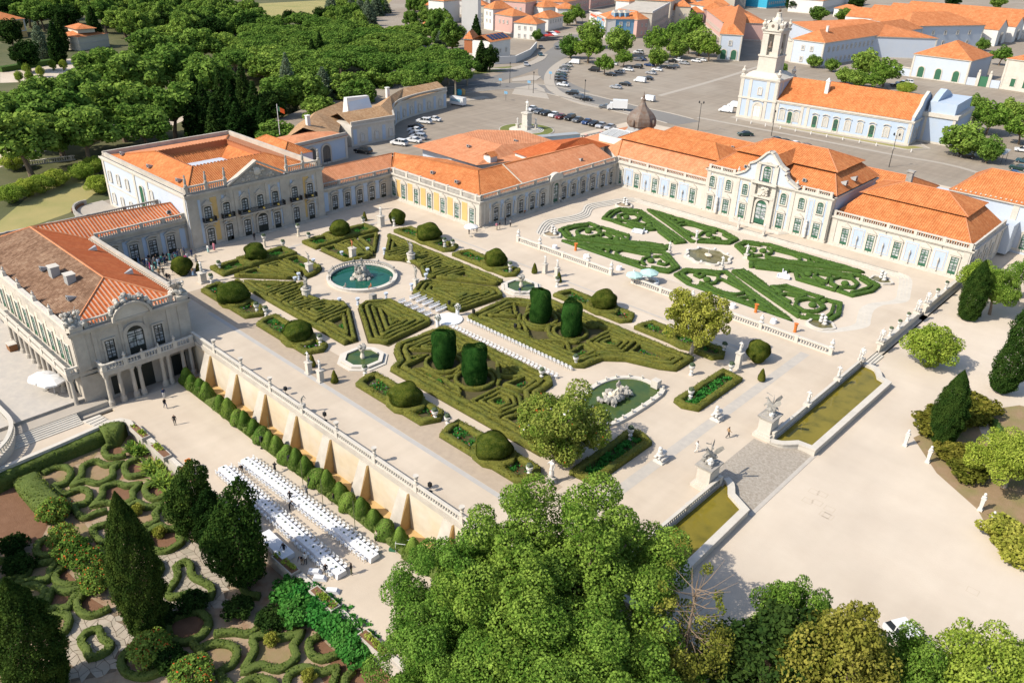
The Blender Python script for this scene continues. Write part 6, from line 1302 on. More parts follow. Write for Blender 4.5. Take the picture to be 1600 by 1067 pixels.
for k, (u, v, h, r, l) in enumerate([(660,105,11,5.5,'with pale trunk, leftmost by the road'),(688,108,11,5,'with pale trunk, second by the road'),(712,112,11,5.5,'with pale trunk, third by the road'),(730,100,10,4.5,'at the road bend')]): crown('pineB', u, v, 0, h, r*1.2, 'umbrella pine '+l, 'pine_tree', 'pines by the road', .85)
wood([(0,30),(0,8),(140,5),(300,0),(400,20),(395,45),(330,55),(240,55),(130,20),(60,40)], 8, 60, 10, ['woodA','woodB','woodC','woodB','darkB'], 5, 'tree of the far wood at top left', 'far park trees', (12,18), (7,10))
wood([(335,62),(395,60),(440,95),(480,112),(440,150),(425,118),(370,100)], 9, 16, 8, ['woodA','woodC','pineA'], 9, 'tree between broad park trees and pine grove', 'trees beside the pine grove', (12,15), (7,9))
wood([(400,22),(520,20),(530,32),(420,36)], 7, 8, 11, ['woodC','darkB'], 6, 'tree behind the umbrella pine grove', 'trees behind the pine grove', (9,13), (4,6))
wood([(510,0),(610,0),(615,30),(520,35)], 8, 22, 7, ['woodC','silver','woodB'], 7, 'tall tree at the top edge above the pine grove', 'trees at the top edge', (13,18), (4,6))
wood([(630,5),(700,0),(705,55),(660,70),(640,40)], 8, 26, 6.5, ['woodB','woodC','silver'], 8, 'tree left of the tall white house', 'trees left of the tall white house', (10,15), (4,6))
for k, (u, v) in enumerate([(40,105),(62,110),(82,100),(98,100),(28,118),(45,118)]): crown('lime', u, v, PRK, 4.5, 1.7, 'small tree in the sandy orchard clearing, '+ORD[k]+' listed from the middle' if 0 else ('left of the orchard middle','middle of the orchard clearing, front','right of the orchard middle','rightmost in the orchard clearing','leftmost in the orchard clearing','front left in the orchard clearing')[k].join(('small round tree ','')), 'tree', 'orchard trees')
for k, (u, v, l) in enumerate([(15,300,'leftmost'),(40,290,'second from left'),(62,285,'third from left'),(85,275,'fourth from left'),(125,265,'fifth, by the palace'),(145,255,'beside the blue palace side'),(155,285,'at the palace corner'),(20,250,'behind, left edge')]): crown('lime', u, v, PRK, 4.5, 3.4, 'bright bush along the dry lawn, '+l, 'shrub', 'bushes along the dry lawn')
b = MB(); ribbon(b, [G(u,v,PRK) for u,v in [(0,113),(60,104),(100,98)]], 3, HPROF(2.2), 'box_green', False, PRK, .1, 3); T = thing('tall_hedge', 'straight clipped hedge beside the sandy orchard clearing', 'hedge'); b.obj('hedge', T)
# ------------------------------------------------------------------ figures: one continuous skinned body per pose
def skin_mesh(name, J, edges, rad, sub=1):
    me = bpy.data.meshes.new(name); idx = {k: i for i, k in enumerate(J)}
    me.from_pydata([J[k] for k in J], [(idx[a], idx[b]) for a, b in edges], []); o = bpy.data.objects.new(name, me); COL.objects.link(o)
    o.modifiers.new('skin', 'SKIN'); sv = me.skin_vertices[0].data
    for k, i in idx.items(): r = rad[k]; sv[i].radius = (r, r) if not isinstance(r, tuple) else r; sv[i].use_root = (k == 'pelvis')
    m = o.modifiers.new('sub', 'SUBSURF'); m.levels = sub; m.render_levels = sub
    dg = bpy.context.evaluated_depsgraph_get(); out = bpy.data.meshes.new_from_object(o.evaluated_get(dg)); bpy.data.objects.remove(o); out.name = name; return out
def body(pose):
    J = dict(pelvis=(0,0,.95), waist=(0,.0,1.12), chest=(0,-.01,1.36), neck=(0,0,1.52), head=(0,-.03,1.66), crown=(0,-.01,1.77), nose=(0,-.125,1.645),
             shL=(.19,0,1.44), elL=(.25,.03,1.16), haL=(.25,-.06,.92), fiL=(.25,-.09,.80), shR=(-.19,0,1.44), elR=(-.25,.03,1.16), haR=(-.25,-.06,.92), fiR=(-.25,-.09,.80),
             hiL=(.10,0,.90), knL=(.11,-.02,.50), anL=(.11,.03,.09), toL=(.12,-.14,.04), hiR=(-.10,0,.90), knR=(-.11,-.02,.50), anR=(-.11,.03,.09), toR=(-.12,-.14,.04))
    rad = dict(pelvis=.155, waist=.135, chest=.165, neck=.06, head=.10, crown=.07, nose=.018, shL=.075, elL=.05, haL=.036, fiL=.022, shR=.075, elR=.05, haR=.036, fiR=.022, hiL=.095, knL=.065, anL=.045, toL=.035, hiR=.095, knR=.065, anR=.045, toR=.035)
    if pose == 'walk': J.update(knL=(.11,-.22,.53), anL=(.11,-.22,.10), toL=(.12,-.38,.06), knR=(-.11,.06,.50), anR=(-.11,.34,.16), toR=(-.12,.20,.04), elL=(.25,.14,1.18), haL=(.25,.14,.94), fiL=(.25,.12,.83), elR=(-.25,-.10,1.18), haR=(-.25,-.30,1.02), fiR=(-.25,-.40,.98))
    if pose == 'carry': J.update(elL=(.27,-.05,1.18), haL=(.16,-.32,1.14), fiL=(.08,-.38,1.14), elR=(-.27,-.05,1.18), haR=(-.16,-.32,1.14), fiR=(-.08,-.38,1.14))
    if pose == 'reach': J.update(waist=(0,-.08,1.10), chest=(0,-.26,1.28), neck=(0,-.36,1.42), head=(0,-.42,1.53), crown=(0,-.44,1.63), nose=(0,-.53,1.49), shL=(.19,-.29,1.36), shR=(-.19,-.29,1.36), elL=(.24,-.42,1.12), haL=(.2,-.62,.98), fiL=(.16,-.72,.96), elR=(-.24,-.42,1.12), haR=(-.2,-.62,.98), fiR=(-.16,-.72,.96))
    if pose == 'hero': J.update(elR=(-.36,-.02,1.62), haR=(-.40,-.10,1.90), fiR=(-.40,-.14,2.02), elL=(.33,.02,1.2), haL=(.30,-.16,1.06), fiL=(.26,-.24,1.02), knL=(.16,-.12,.52), anL=(.18,-.02,.10), toL=(.2,-.18,.04), chest=(.02,-.02,1.36))
    if pose == 'sit': J.update({k: (v[0],v[1],v[2]-.42) for k, v in J.items() if k not in ('knL','anL','toL','knR','anR','toR')}); J.update(knL=(.12,-.44,.52), anL=(.12,-.46,.10), toL=(.12,-.62,.04), knR=(-.12,-.44,.52), anR=(-.12,-.46,.10), toR=(-.12,-.62,.04), haL=(.16,-.30,.62), haR=(-.16,-.30,.62), fiL=(.14,-.38,.60), fiR=(-.14,-.38,.60))
    E = [('pelvis','waist'),('waist','chest'),('chest','neck'),('neck','head'),('head','crown'),('head','nose'),('chest','shL'),('shL','elL'),('elL','haL'),('haL','fiL'),('chest','shR'),('shR','elR'),('elR','haR'),('haR','fiR'),('pelvis','hiL'),('hiL','knL'),('knL','anL'),('anL','toL'),('pelvis','hiR'),('hiR','knR'),('knR','anR'),('anR','toR')]
    if pose in ('gown','robe'):
        for k in ('hiL','knL','anL','toL','hiR','knR','anR','toR'): J.pop(k)
        E = [e for e in E if e[0] in J and e[1] in J]; J.update(hip=(0,0,.85), skirt=(0,.02,.45), hem=(0,.03,.06)); rad.update(hip=.17, skirt=.22, hem=.30 if pose == 'gown' else .26); E += [('pelvis','hip'),('hip','skirt'),('skirt','hem')]
        if pose == 'robe': J.update(elR=(-.32,-.1,1.28), haR=(-.22,-.30,1.36), fiR=(-.18,-.36,1.42))
    return skin_mesh('body_'+pose, J, E, {k: rad[k] for k in J})
BODY = {p: body(p) for p in ('stand','walk','carry','reach','hero','sit','gown','robe')}
PEOPLE = {}
def person_mesh(pose, top, low, hair='hair'):
    key = (pose, top, low, hair)
    if key not in PEOPLE:
        me = BODY[pose].copy(); me.materials.clear()
        for m in (top, low, 'skin', hair, 'black_cloth'): me.materials.append(MT[m])
        dz = -.42 if pose == 'sit' else 0
        for p in me.polygons:
            c = p.center; z = c.z-dz; ax = abs(c.x)
            if z > 1.50 and ax < .16 and pose != 'reach' or (pose == 'reach' and z > 1.43 and ax < .14): i = 3 if (c.y > -.05 if pose != 'reach' else c.y > -.42) or z > 1.72 else 2
            elif ax > .20 and z < 1.02 and pose != 'sit': i = 2
            elif z > 1.0: i = 0
            elif c.z < .10 and pose not in ('gown','robe'): i = 4
            else: i = 1
            p.material_index = i; p.use_smooth = True
        PEOPLE[key] = me
    return PEOPLE[key]
def person(x, y, z, pose, top, low, face, label, group=None, s=1.0, hair='hair'):
    o = link('person', person_mesh(pose, top, low, hair)); o.location = (x,y,z); o.rotation_euler = (0,0,face); o.scale = (s,s,s); return tag(o, label, 'person', group)
STAT = {}
def stone_fig(pose, m):
    if (pose, m) not in STAT:
        me = BODY[pose].copy(); me.materials.clear(); me.materials.append(MT[m])
        for p in me.polygons: p.material_index = 0; p.use_smooth = True
        STAT[pose, m] = me
    return STAT[pose, m]
# ------------------------------------------------------------------ urns, statues
UR = {}
def urn_parts(tall, m):
    k = (tall, m)
    if k not in UR:
        p = MB(); hp = 1.5 if tall else .75
        p.lathe([(.36,0),(.36,.18),(.26,.22),(.22,hp-.12),(.32,hp-.08),(.32,hp)], m if not tall else 'plaster_cream', n=8); b = MB(); b.lathe([(.18,0),(.10,.10),(.16,.2),(.38,.45),(.45,.75),(.40,.82),(.48,.9),(.30,.88)], m, n=12)
        P_, N_ = shell_points([(0,0,1.05,.34)], 110, 4); UR[k] = (p.mesh('pedestal'), b.mesh('urn'), leaf_cloud('agave', P_, N_, .28, 'leaf_silver', 4, .7), hp)
    return UR[k]
def urn(x, y, label, tall=False, m='marble', z=0.0, plant=True, group='stone urns of the garden', s=1.0):
    p, b, l, hp = urn_parts(tall, m); T = thing('garden_urn', label, 'urn', (x,y,z), 0, group); T.scale = (s,s,s); put(p, 'pedestal', T); put(b, 'vase', T, (0,0,hp))
    if plant: put(l, 'plant', T, (0,0,hp))
def pedestal(w, h, m='stone_white', rnd=False):
    key = (w, h, m, rnd)
    if key not in UR:
        b = MB()
        if rnd: b.lathe([(w*.62,0),(w*.62,.2),(w*.5,.28),(w*.5,h-.2),(w*.6,h-.12),(w*.6,h)], m, n=14)
        else: b.box(-w*.62,w*.62,-w*.62,w*.62,0,.22,m); b.box(-w*.46,w*.46,-w*.46,w*.46,.22,h-.18,m); b.box(-w*.58,w*.58,-w*.58,w*.58,h-.18,h,m)
        UR[key] = b.mesh('pedestal')
    return UR[key]
def statue(x, y, label, pose='robe', m='marble', ph=1.5, pw=.9, s=1.15, z=0.0, face=0.0, rnd=False, pm='stone_white', group='garden statues', pair=False):
    T = thing('statue', label, 'statue', (x,y,z), face, group); put(pedestal(pw, ph, pm, rnd), 'pedestal', T); f = put(stone_fig(pose, m), 'figure', T, (0 if not pair else .22,0,ph), 0, s)
    if pair: put(stone_fig('hero', m), 'figure', T, (-.25,.1,ph), 1.0, s*1.05); b = MB(); b.blob((0,0,ph+.25), .55, m, 2, .2, 4, (1,1,.6)); b.obj('rock_base', T)
    return T
def zr(zx, zy, zx1): return ZR(zx, zy, zx1, 1600)
z1, z2, z3, z4, z5, z6, z7, z8 = zr(310,370,570), zr(460,320,700), zr(580,350,840), zr(530,450,790), zr(720,440,980), zr(590,540,850), zr(880,500,1200), zr(540,560,840)
for rd, a, c, tall, lab in [(z1,205,328,0,'at the left end of the narrow bed by the wedding crowd'),(z1,130,455,0,'left of the large round bush nearest the palace'),(z1,820,122,0,'at the right end of the narrow bed before the pediment facade'),(z1,640,100,1,'on tall pink pedestal before the pediment facade, left'),(z2,45,330,1,'on tall pink pedestal before the pediment facade, right'),(z1,566,735,0,'left of a pair between two long borders, terrace-wall side'),(z1,655,772,0,'right of a pair between two long borders, terrace-wall side'),(z1,1175,1050,0,'at the end of the long border by the octagonal basin'),
    (z2,155,388,0,'at the left end of the far narrow bed'),(z2,720,220,0,'beside the corner statue, left'),(z2,1040,225,0,'beside the corner statue, right'),(z3,706,222,0,'left of a pair on the balustrade side'),(z3,785,240,0,'right of a pair on the balustrade side'),(z3,1335,462,0,'at the border end left of the far octagonal basin'),
    (z4,250,855,0,'right of the octagonal basin, terrace-wall side'),(z5,1100,812,0,'at the cascade end of the chair path, far side'),(z5,775,945,0,'at the cascade end of the chair path, near side'),(z5,925,52,0,'right of the far octagonal basin'),(z8,745,522,0,'left of a pair in the border right of the octagonal basin'),(z8,850,572,0,'right of a pair in the border right of the octagonal basin'),(z8,1530,990,0,'at the end of the last border under the magnolia'),
    (z7,998,430,0,'under the yellowish magnolia'),(z7,1305,420,0,'by the short bed under the yellowish magnolia'),(z7,990,625,0,'at the near end of the short bed by the cascade'),(z7,1250,262,0,'in the shade of the yellowish magnolia'),(z7,520,930,0,'in the shaded bed under the blossoming magnolia')]:
    x, y = rd(a, c); urn(x, y, 'white urn with agave '+lab, bool(tall))
for k, (rd, a, c, lab) in enumerate([(z1,968,412,'left of a pair on the diagonal path, terrace-wall side'),(z1,933,452,'right of a pair on the diagonal path, terrace-wall side'),(z1,1360,655,'left of the narrow path to the basin, terrace-wall side'),(z1,1535,655,'right of the narrow path to the basin, terrace-wall side'),(z1,1110,275,'on the bed corner left of the round fountain'),(z2,495,552,'on the bed corner behind the round fountain, left'),(z2,765,512,'on the bed corner behind the round fountain, right'),(z2,937,517,'at the path mouth behind the round fountain'),(z2,1387,737,'left of a pair right of the round fountain'),(z2,1370,787,'right of a pair right of the round fountain'),(z2,1222,892,'at the chair rows right of the round fountain'),(z2,957,987,'before the nested-ring bed, right corner')]):
    x, y = rd(a, c); urn(x, y, 'small blue-white vase '+lab, False, 'plaster_pale', 0, False, 'small blue-white vases', .8)
for rd, a, c, kw, lab in [(z1,1070,350,dict(pose='hero',m='statue_grey',ph=2.0,pw=1.1),'slender lead figure on square pedestal left of the round fountain'),(z1,1040,582,dict(pose='robe',m='statue_grey',ph=1.7,pw=1.5,rnd=True,pair=True,s=1.3),'lead group on round fluted pedestal near side of round fountain'),(z1,45,440,dict(ph=2.0,pw=1.2,s=1.3),'white statue on tall pedestal beside the wedding crowd'),
    (z2,905,225,dict(ph=2.4,pw=1.2,s=1.2),'white statue on tall pedestal in the far garden corner'),(z2,610,567,dict(pose='hero',m='terracotta',ph=2.4,pw=1.1,s=.9),'small brown figure on tall pedestal behind round fountain'),(z2,1216,592,dict(pose='robe',m='statue_grey',ph=1.7,pw=1.5,rnd=True,pair=True,s=1.3),'lead group on round fluted pedestal far side of round fountain'),(z2,1266,842,dict(pose='hero',m='statue_grey',ph=1.3,pw=.8,s=1.4),'slender lead figure right of the round fountain'),
    (z4,-180,0,None,''),(zr(400,534,800),332,195,dict(ph=1.9,pw=.8,s=1.0),'left of a statue pair by the octagonal basin, terrace-wall side'),(zr(400,534,800),405,246,dict(ph=1.9,pw=.8,s=1.0),'right of a statue pair by the octagonal basin, terrace-wall side'),(zr(800,267,1200),205,637,dict(ph=1.9,pw=.8,s=1.0),'left of a statue pair near the far octagonal basin'),(zr(800,267,1200),280,662,dict(ph=1.9,pw=.8,s=1.0),'right of a statue pair near the far octagonal basin'),
    (z7,1360,378,dict(ph=2.8,pw=.9,s=1.1),'statue on tall pedestal left of the round bush by the magnolia'),(zr(800,534,1200),243,880,dict(ph=.8,pw=.8,s=1.5),'white statue at the foot of the plane tree')]:
    if kw: x, y = rd(a, c); statue(x, y, 'white stone '+lab if lab.startswith(('left','right','statue')) else lab, **kw)
m2_ = zr(1000,310,1240)
for a, c, lab in [(580,462,'far left'),(300,592,'near left'),(1105,622,'far right'),(848,748,'near right')]: x, y = m2_(a, c, MAL); statue(x, y, 'white marble statue at the '+lab+' of the quatrefoil pool', 'robe', 'marble', .9, .8, 1.25, MAL)
for a, c, lab in [(1022,312,'left'),(1285,382,'right')]: x, y = m2_(a, c, 0); statue(x, y, 'slim white figure '+lab+' of the steps before the great door', 'stand', 'marble', 1.0, .5, 1.0, 0)
b = MB(); x, y = z2(820,1000); b.box(x-.5,x+.5,y-.5,y+.5,0,1.3,'stone_grey'); o = b.obj('stone_block'); tag(o, 'plain grey stone block between fountain and nested-ring bed', 'stone block')
def sphinx(x, y, label):
    T = thing('sphinx', label, 'statue', (x,y,0), 0, 'sphinxes on the paving strip'); put(pedestal(1.15,.8,'marble'), 'pedestal', T); b = MB(); b.blob((0,.1,1.15), .7, 'marble', 2, .1, 3, (.75,1.2,.6)); b.blob((0,-.35,1.6), .42, 'marble', 2, .1, 4, (.8,.8,1.1)); b.blob((0,-.4,2.1), .26, 'marble', 2, .06, 5); b.tube([(-.25,-.5,.95),(-.25,-1.0,.92)], .14, 'marble'); b.tube([(.25,-.5,.95),(.25,-1.0,.92)], .14, 'marble'); b.obj('figure', T, True)
x, y = G(1032,720); sphinx(x, y, 'white stone sphinx under the magnolia shade'); x, y = G(1120,655); sphinx(x, y, 'white stone sphinx by the short green bed')
# ------------------------------------------------------------------ fountains and pools
T = thing('round_fountain', 'large round fountain with green water and rocky sea-god group', 'fountain', (0,0,0)); N = 40; r0 = 6.1
C_ = [(r0*math.cos(2*math.pi*k/N), r0*math.sin(2*math.pi*k/N)) for k in range(N)]
b = MB(); ribbon(b, C_, .55, [(-.5,0),(-.5,.5),(-.7,.5),(-.7,.62),(.7,.62),(.7,.5),(.5,.5),(.5,-.3)], 'stone_clean', True, 0); b.obj('rim', T)
b = MB(); b.sheet(C_, .3, 'water_teal'); b.obj('water', T)
b = MB(); arc = [(r0*math.cos(R(a)), r0*math.sin(R(a))) for a in range(60, 226, 5)]; ribbon(b, arc, .4, [(-.5,1.15),(-.5,1.3),(.5,1.3),(.5,1.15)], 'stone_grey', False, 0)
for p in arc: b.lathe([(.14,.62),(.08,.9),(.14,1.15)], 'stone_white', p[0], p[1], 0, 5, cap=False)
b.obj('balustrade', T)
b = MB(); rs = random.Random(1)
for k in range(60): h = rs.random()**1.4; a = rs.uniform(0,6.283); q = (1-h)*1.9*math.sqrt(rs.random()); b.blob((q*math.cos(a),q*math.sin(a),.3+h*2.0), rs.uniform(.28,.6), 'statue_grey' if k % 3 else 'stone', 1, .25, k)
b.obj('rock', T)
for a, q, zz, ps in [(0.3,.1,2.2,'hero'),(2.0,1.0,1.2,'sit'),(4.2,1.1,1.1,'robe'),(5.4,1.0,1.3,'reach'),(3.2,1.2,1.0,'sit')]: put(stone_fig(ps,'statue_grey'), 'figure', T, (q*math.cos(a),q*math.sin(a),zz), a+1.57, 1.15)
for a in (22,68,112,158,205,250,295,338):
    q = R(a); put(stone_fig('sit','statue_grey' if a != 338 else 'terracotta'), 'cherub', T, (r0*math.cos(q),r0*math.sin(q),.62), q, .85)
def octagon(x, y, label):
    T = thing('octagonal_basin', label, 'fountain', (x,y,0)); C_ = [(3.0*math.cos(R(22.5+45*k)), 3.0*math.sin(R(22.5+45*k))) for k in range(8)]
    b = MB(); ribbon(b, C_, .5, [(-.5,0),(-.6,.5),(.6,.5),(.5,-.3)], 'stone_clean', True, 0); ribbon(b, [(p[0]*1.22,p[1]*1.22) for p in C_], .5, [(-.5,0),(-.5,.15),(.5,.15),(.5,0)], 'stone_clean', True, 0); b.obj('rim', T)
    b = MB(); b.sheet(C_, .25, 'water_green'); b.obj('water', T); b = MB(); b.lathe([(.3,.1),(.4,.5),(.22,1.2),(.5,1.7),(.55,1.9)], 'plaster_cream', n=8); b.obj('stem', T); b = MB()
    for k in range(8): b.blob((.35*math.cos(k),.35*math.sin(k),2.1+.1*(k % 3)), .3, 'statue_grey', 1, .3, k)
    b.obj('carved_figures', T)
octagon(24.6, -18.6, 'octagonal stone basin with olive water, terrace-wall side'); octagon(22.9, 18.6, 'octagonal stone basin with green water, balustrade side')
T = thing('cascade_pool', 'stone-rimmed garden pool with reclining rock figures and green water', 'fountain'); c8 = smooth_path([(62.3,-5.2),(62.3,5.6),(60.2,6.9),(57.4,6.7),(55.2,4.4),(54.4,.8),(55.2,-3.6),(57.4,-6.2),(60.2,-6.4)], True, .6)
b = MB(); ribbon(b, c8, .7, [(-.5,0),(-.5,.45),(.5,.45),(.5,-.3)], 'stone_clean', True, 0); b.obj('rim', T); b = MB(); b.sheet(c8, .2, 'water_green'); b.obj('water', T); b = MB()
for k in range(0, len(c8), 3): b.lathe([(.2,.45),(.12,.7),(.2,.9)], 'stone_white', c8[k][0], c8[k][1], 0, 6)
b.obj('knobs', T); b = MB(); b.box(60.2,61.3,6.0,7.1,.3,1.5,'stone_white'); b.obj('block', T); b = MB(); rs = random.Random(2)
for k in range(34): b.blob((58.4+rs.uniform(-1.1,1.1), rs.uniform(-2.6,2.6), .3+rs.uniform(0,.7)), rs.uniform(.3,.6), ('plaster_cream','stone_grey','statue_grey')[k % 3], 1, .3, k)
b.obj('rock', T); put(stone_fig('sit','stone_grey'), 'figure', T, (58.3,.6,1.0), 1.2, 1.4); put(stone_fig('reach','plaster_cream'), 'figure', T, (58.8,-1.0,.5), 2.2, 1.3)
T = thing('quatrefoil_pool', 'shallow brown-green quatrefoil pool in the middle of the sunken garden', 'pool', (CX0,CY0,MAL)); Q8 = []
for k in range(48): a = 2*math.pi*k/48; rr = 4.0*(1+.16*math.cos(4*a)**2*(1 if True else 0)); Q8.append((rr*1.05*math.cos(a), rr*math.sin(a)))
b = MB(); ribbon(b, Q8, .5, [(-.5,0),(-.5,.4),(.5,.4),(.5,-.2)], 'stone_clean', True, 0); b.obj('rim', T); b = MB(); b.sheet(Q8, .18, 'water_khaki'); b.obj('water', T); b = MB(); b.blob((0,0,.5), .6, 'plaster_cream', 2, .25, 3, (1.2,.8,.7)); b.tube([(0,0,.5),(.1,0,1.8)], [.18,.06], 'statue_grey'); b.obj('spout', T)
for k in range(8): b = MB(); a = math.pi/4*k+.2; b.blob((4.5*math.cos(a),4.2*math.sin(a),.5), .28, 'marble', 1, .2, k); b.obj('shell', T)
m1_, m3_ = zr(860,300,1100), ZR(1120,360,1400,1598)
for rd, a, c, lab, rr in [(m1_,15,455,'round gravel-filled fountain at the near left corner of sunken garden',1.9),(m1_,765,150,'round gravel-filled fountain at the far left corner of sunken garden',1.9),(m3_,1460,455,'white shell fountain at the far right corner of sunken garden',2.0),(m3_,925,850,'white shell fountain at the near right corner of sunken garden',2.2)]:
    x, y = rd(a, c, MAL); T = thing('corner_fountain', lab, 'fountain', (x,y,MAL)); b = MB(); Cc = [(rr*(1+.10*math.cos(5*t))*math.cos(t), rr*.95*math.sin(t)) for t in np.linspace(0,2*math.pi,24,endpoint=False)]; ribbon(b, Cc, .4, [(-.5,0),(-.5,.45),(.5,.45),(.5,-.1)], 'stone_clean', True, 0); b.obj('rim', T); b = MB(); b.sheet(Cc, .2, 'gravel_bed' if 'gravel' in lab else 'water_khaki'); b.obj('bed', T); b = MB()
    for k in range(9): b.blob((.4*math.cos(k*2.1),.5+.3*math.sin(k*2.1),.4+k*.19), .42-.02*k, 'marble', 1, .3, k)
    b.obj('figure', T, True)
def side_pool(s, label, wlab):
    f = lambda p: [(x, s*y) for x, y in p]; ya, yb = (6.6, 36.0) if s > 0 else (6.4, 30.0)
    T = thing('long_pool', label, 'pool'); w = [(79.2,ya-.6),(80.6,ya),(82.0,ya+1.6),(84.0,ya+1.8),(84.3,yb-3.2),(82.8,yb-2.6),(81.4,yb-.4),(79.4,yb)]
    if s < 0: w = [(79.2,ya-1.0),(80.2,ya-.4),(81.2,ya+1.2),(83.8,ya+2.6),(84.2,yb),(79.4,yb)]
    sp = smooth_path(f(w[:3]), False, .5)+f(w[3:5])+(smooth_path(f(w[5:]), False, .5) if s > 0 else f(w[5:])); b = MB(); ribbon(b, sp, .7, [(-.5,0),(-.5,.85),(-.62,.85),(-.62,1.05),(.62,1.05),(.62,.85),(.5,.85),(.5,0)], 'stone_white', False, RGT); b.obj('rim', T); b = MB(); b.sheet(sp, RGT+.55, 'water_olive'); b.obj('water', T)
    T = thing('cascade_wall', wlab, 'wall'); FWl = Face((79.0, ya), (79.0, yb)) if s > 0 else Face((79.0,-yb),(79.0,-ya)); b = MB(); FWl.box(b, 0, FWl.L, RGT-.1, .25, -.2, .35, 'stone_grey'); b.obj('wall_face', T); b = MB(); FWl.balustrade(b, 0, FWl.L, .25, 1.0, .08, .32, 'stone_white', [.4,FWl.L*.35,FWl.L*.68,FWl.L-.4], .4); b.obj('balustrade', T); return FWl
FA = side_pool(1, 'long stone-edged pool with olive yellow water in the right court', 'balustraded wall backing the long olive pool'); side_pool(-1, 'stone-edged olive yellow pool half hidden by the plane tree', 'balustraded wall backing the half-hidden pool')
for t, lab in ((10,'nearest the trumpet rider'),(20,'middle of the long pool'),(28.6,'at the far end of the long pool')): x, y = FA.pt(t,.08); statue(x, y, 'white statue on the pool balustrade, '+lab, 'robe' if t < 25 else 'sit', 'marble', .35, .8, 1.2 if t < 25 else 1.5, 1.1)
def rider(x, y, label, face):
    T = thing('rider_group', label, 'statue', (x,y,0), 0, 'winged riders at the cascade gate'); T.scale = (.68,.68,.78); b = MB(); b.box(-1.9,1.9,-2.3,2.3,RGT,.6,'stone_white'); b.box(-1.6,1.6,-2.0,2.0,.6,1.0,'stone_white'); b.obj('plinth', T); b = MB(); b.box(-1.3,1.3,-1.6,1.6,1.0,3.6,'stone_white'); b.box(-1.5,1.5,-1.85,1.85,3.6,3.85,'stone_white'); b.box(-1.7,1.7,-2.05,2.05,3.85,4.05,'stone_grey'); b.obj('pedestal', T)
    rs = random.Random(int(abs(y)*10)); b = MB(); b.box(-1.1,1.1,-1.3,1.3,4.05,4.3,'stone_grey')
    for k in range(16): b.blob((rs.uniform(-.8,.8),rs.uniform(-.9,.9),4.3+rs.uniform(0,.9)), rs.uniform(.25,.5), 'statue_grey' if k % 2 else 'marble', 1, .3, k)
    b.obj('rock_base', T)
    J = dict(pelvis=(0,.55,5.5), mid=(0,0,5.75), chest=(0,-.55,6.2), neck=(0,-.95,6.75), poll=(0,-1.15,7.25), muzzle=(0,-1.55,6.95), h1=(.28,.6,5.1), k1=(.3,.35,4.75), f1=(.3,.75,4.35), h2=(-.28,.6,5.1), k2=(-.3,.45,4.75), f2=(-.3,.85,4.35), s1=(.25,-.75,6.0), e1=(.28,-1.35,6.05), w1=(.28,-1.45,5.55), s2=(-.25,-.75,6.0), e2=(-.28,-1.25,5.8), w2=(-.28,-1.55,5.4), t1=(0,.95,5.6), t2=(0,1.3,5.1))
    E = [('pelvis','mid'),('mid','chest'),('chest','neck'),('neck','poll'),('poll','muzzle'),('pelvis','h1'),('h1','k1'),('k1','f1'),('pelvis','h2'),('h2','k2'),('k2','f2'),('chest','s1'),('s1','e1'),('e1','w1'),('chest','s2'),('s2','e2'),('e2','w2'),('pelvis','t1'),('t1','t2')]
    rd_ = dict(pelvis=.5, mid=.48, chest=.45, neck=.27, poll=.2, muzzle=.13, h1=.26, k1=.16, f1=.1, h2=.26, k2=.16, f2=.1, s1=.22, e1=.13, w1=.09, s2=.22, e2=.13, w2=.09, t1=.16, t2=.1)
    if 'horse' not in STAT: STAT['horse'] = skin_mesh('horse', J, E, rd_); STAT['horse'].materials.append(MT['statue_grey']); STAT['horse'].polygons.foreach_set('use_smooth', [True]*len(STAT['horse'].polygons))
    H = put(STAT['horse'], 'winged_horse', T, (0,0,0), face); put(stone_fig('hero','statue_grey'), 'rider', T, (0,.1,5.6), face, 1.05); b = MB()
    for s in (1,-1):
        vs = [(s*.3,.1,6.1),(s*.6,.5,7.0),(s*1.1,1.2,7.6),(s*1.3,1.5,7.1),(s*1.0,1.2,6.6),(s*.8,.9,6.2),(s*.5,.5,5.9)]; b.add(vs+[(x_+.08*s,y_+.08,z_) for x_,y_,z_ in vs], [tuple(range(7)),tuple(range(13,6,-1))]+[(i,(i+1) % 7,7+(i+1) % 7,7+i) for i in range(7)], 'statue_grey')
    o = b.obj('wings', T); o.rotation_euler = (0,0,face); b = MB(); b.tube([(0,-.3,7.6),(0,-1.5,8.1)], [.05,.1], 'statue_grey', 5); o = b.obj('trumpet', T); o.rotation_euler = (0,0,face)
rider(77.9, -7.8, 'winged horse and rider group on the nearer tall pedestal by the cobbles', -.4); rider(77.9, 7.4, 'winged horse and rider group on the farther tall pedestal, with trumpet', -1.2)
T = thing('garden_wall', 'low stone wall with balustrade between sunken garden and right court', 'wall'); FR_ = Face((79.0,42.6),(79.0,60.5)); FR2 = Face((79.0,63.5),(79.0,84))
for f in (FR_, FR2): b = MB(); f.box(b, 0, f.L, RGT-.1, .95, -.25, .25, 'stone_white'); f.box(b, 0, f.L, .95, 1.15, -.35, .35, 'stone_white'); b.obj('wall_section', T); b = MB(); f.box(b, 0, f.L, RGT-.1, RGT+.25, .25, .8, 'stone'); b.obj('wall_foot', T)
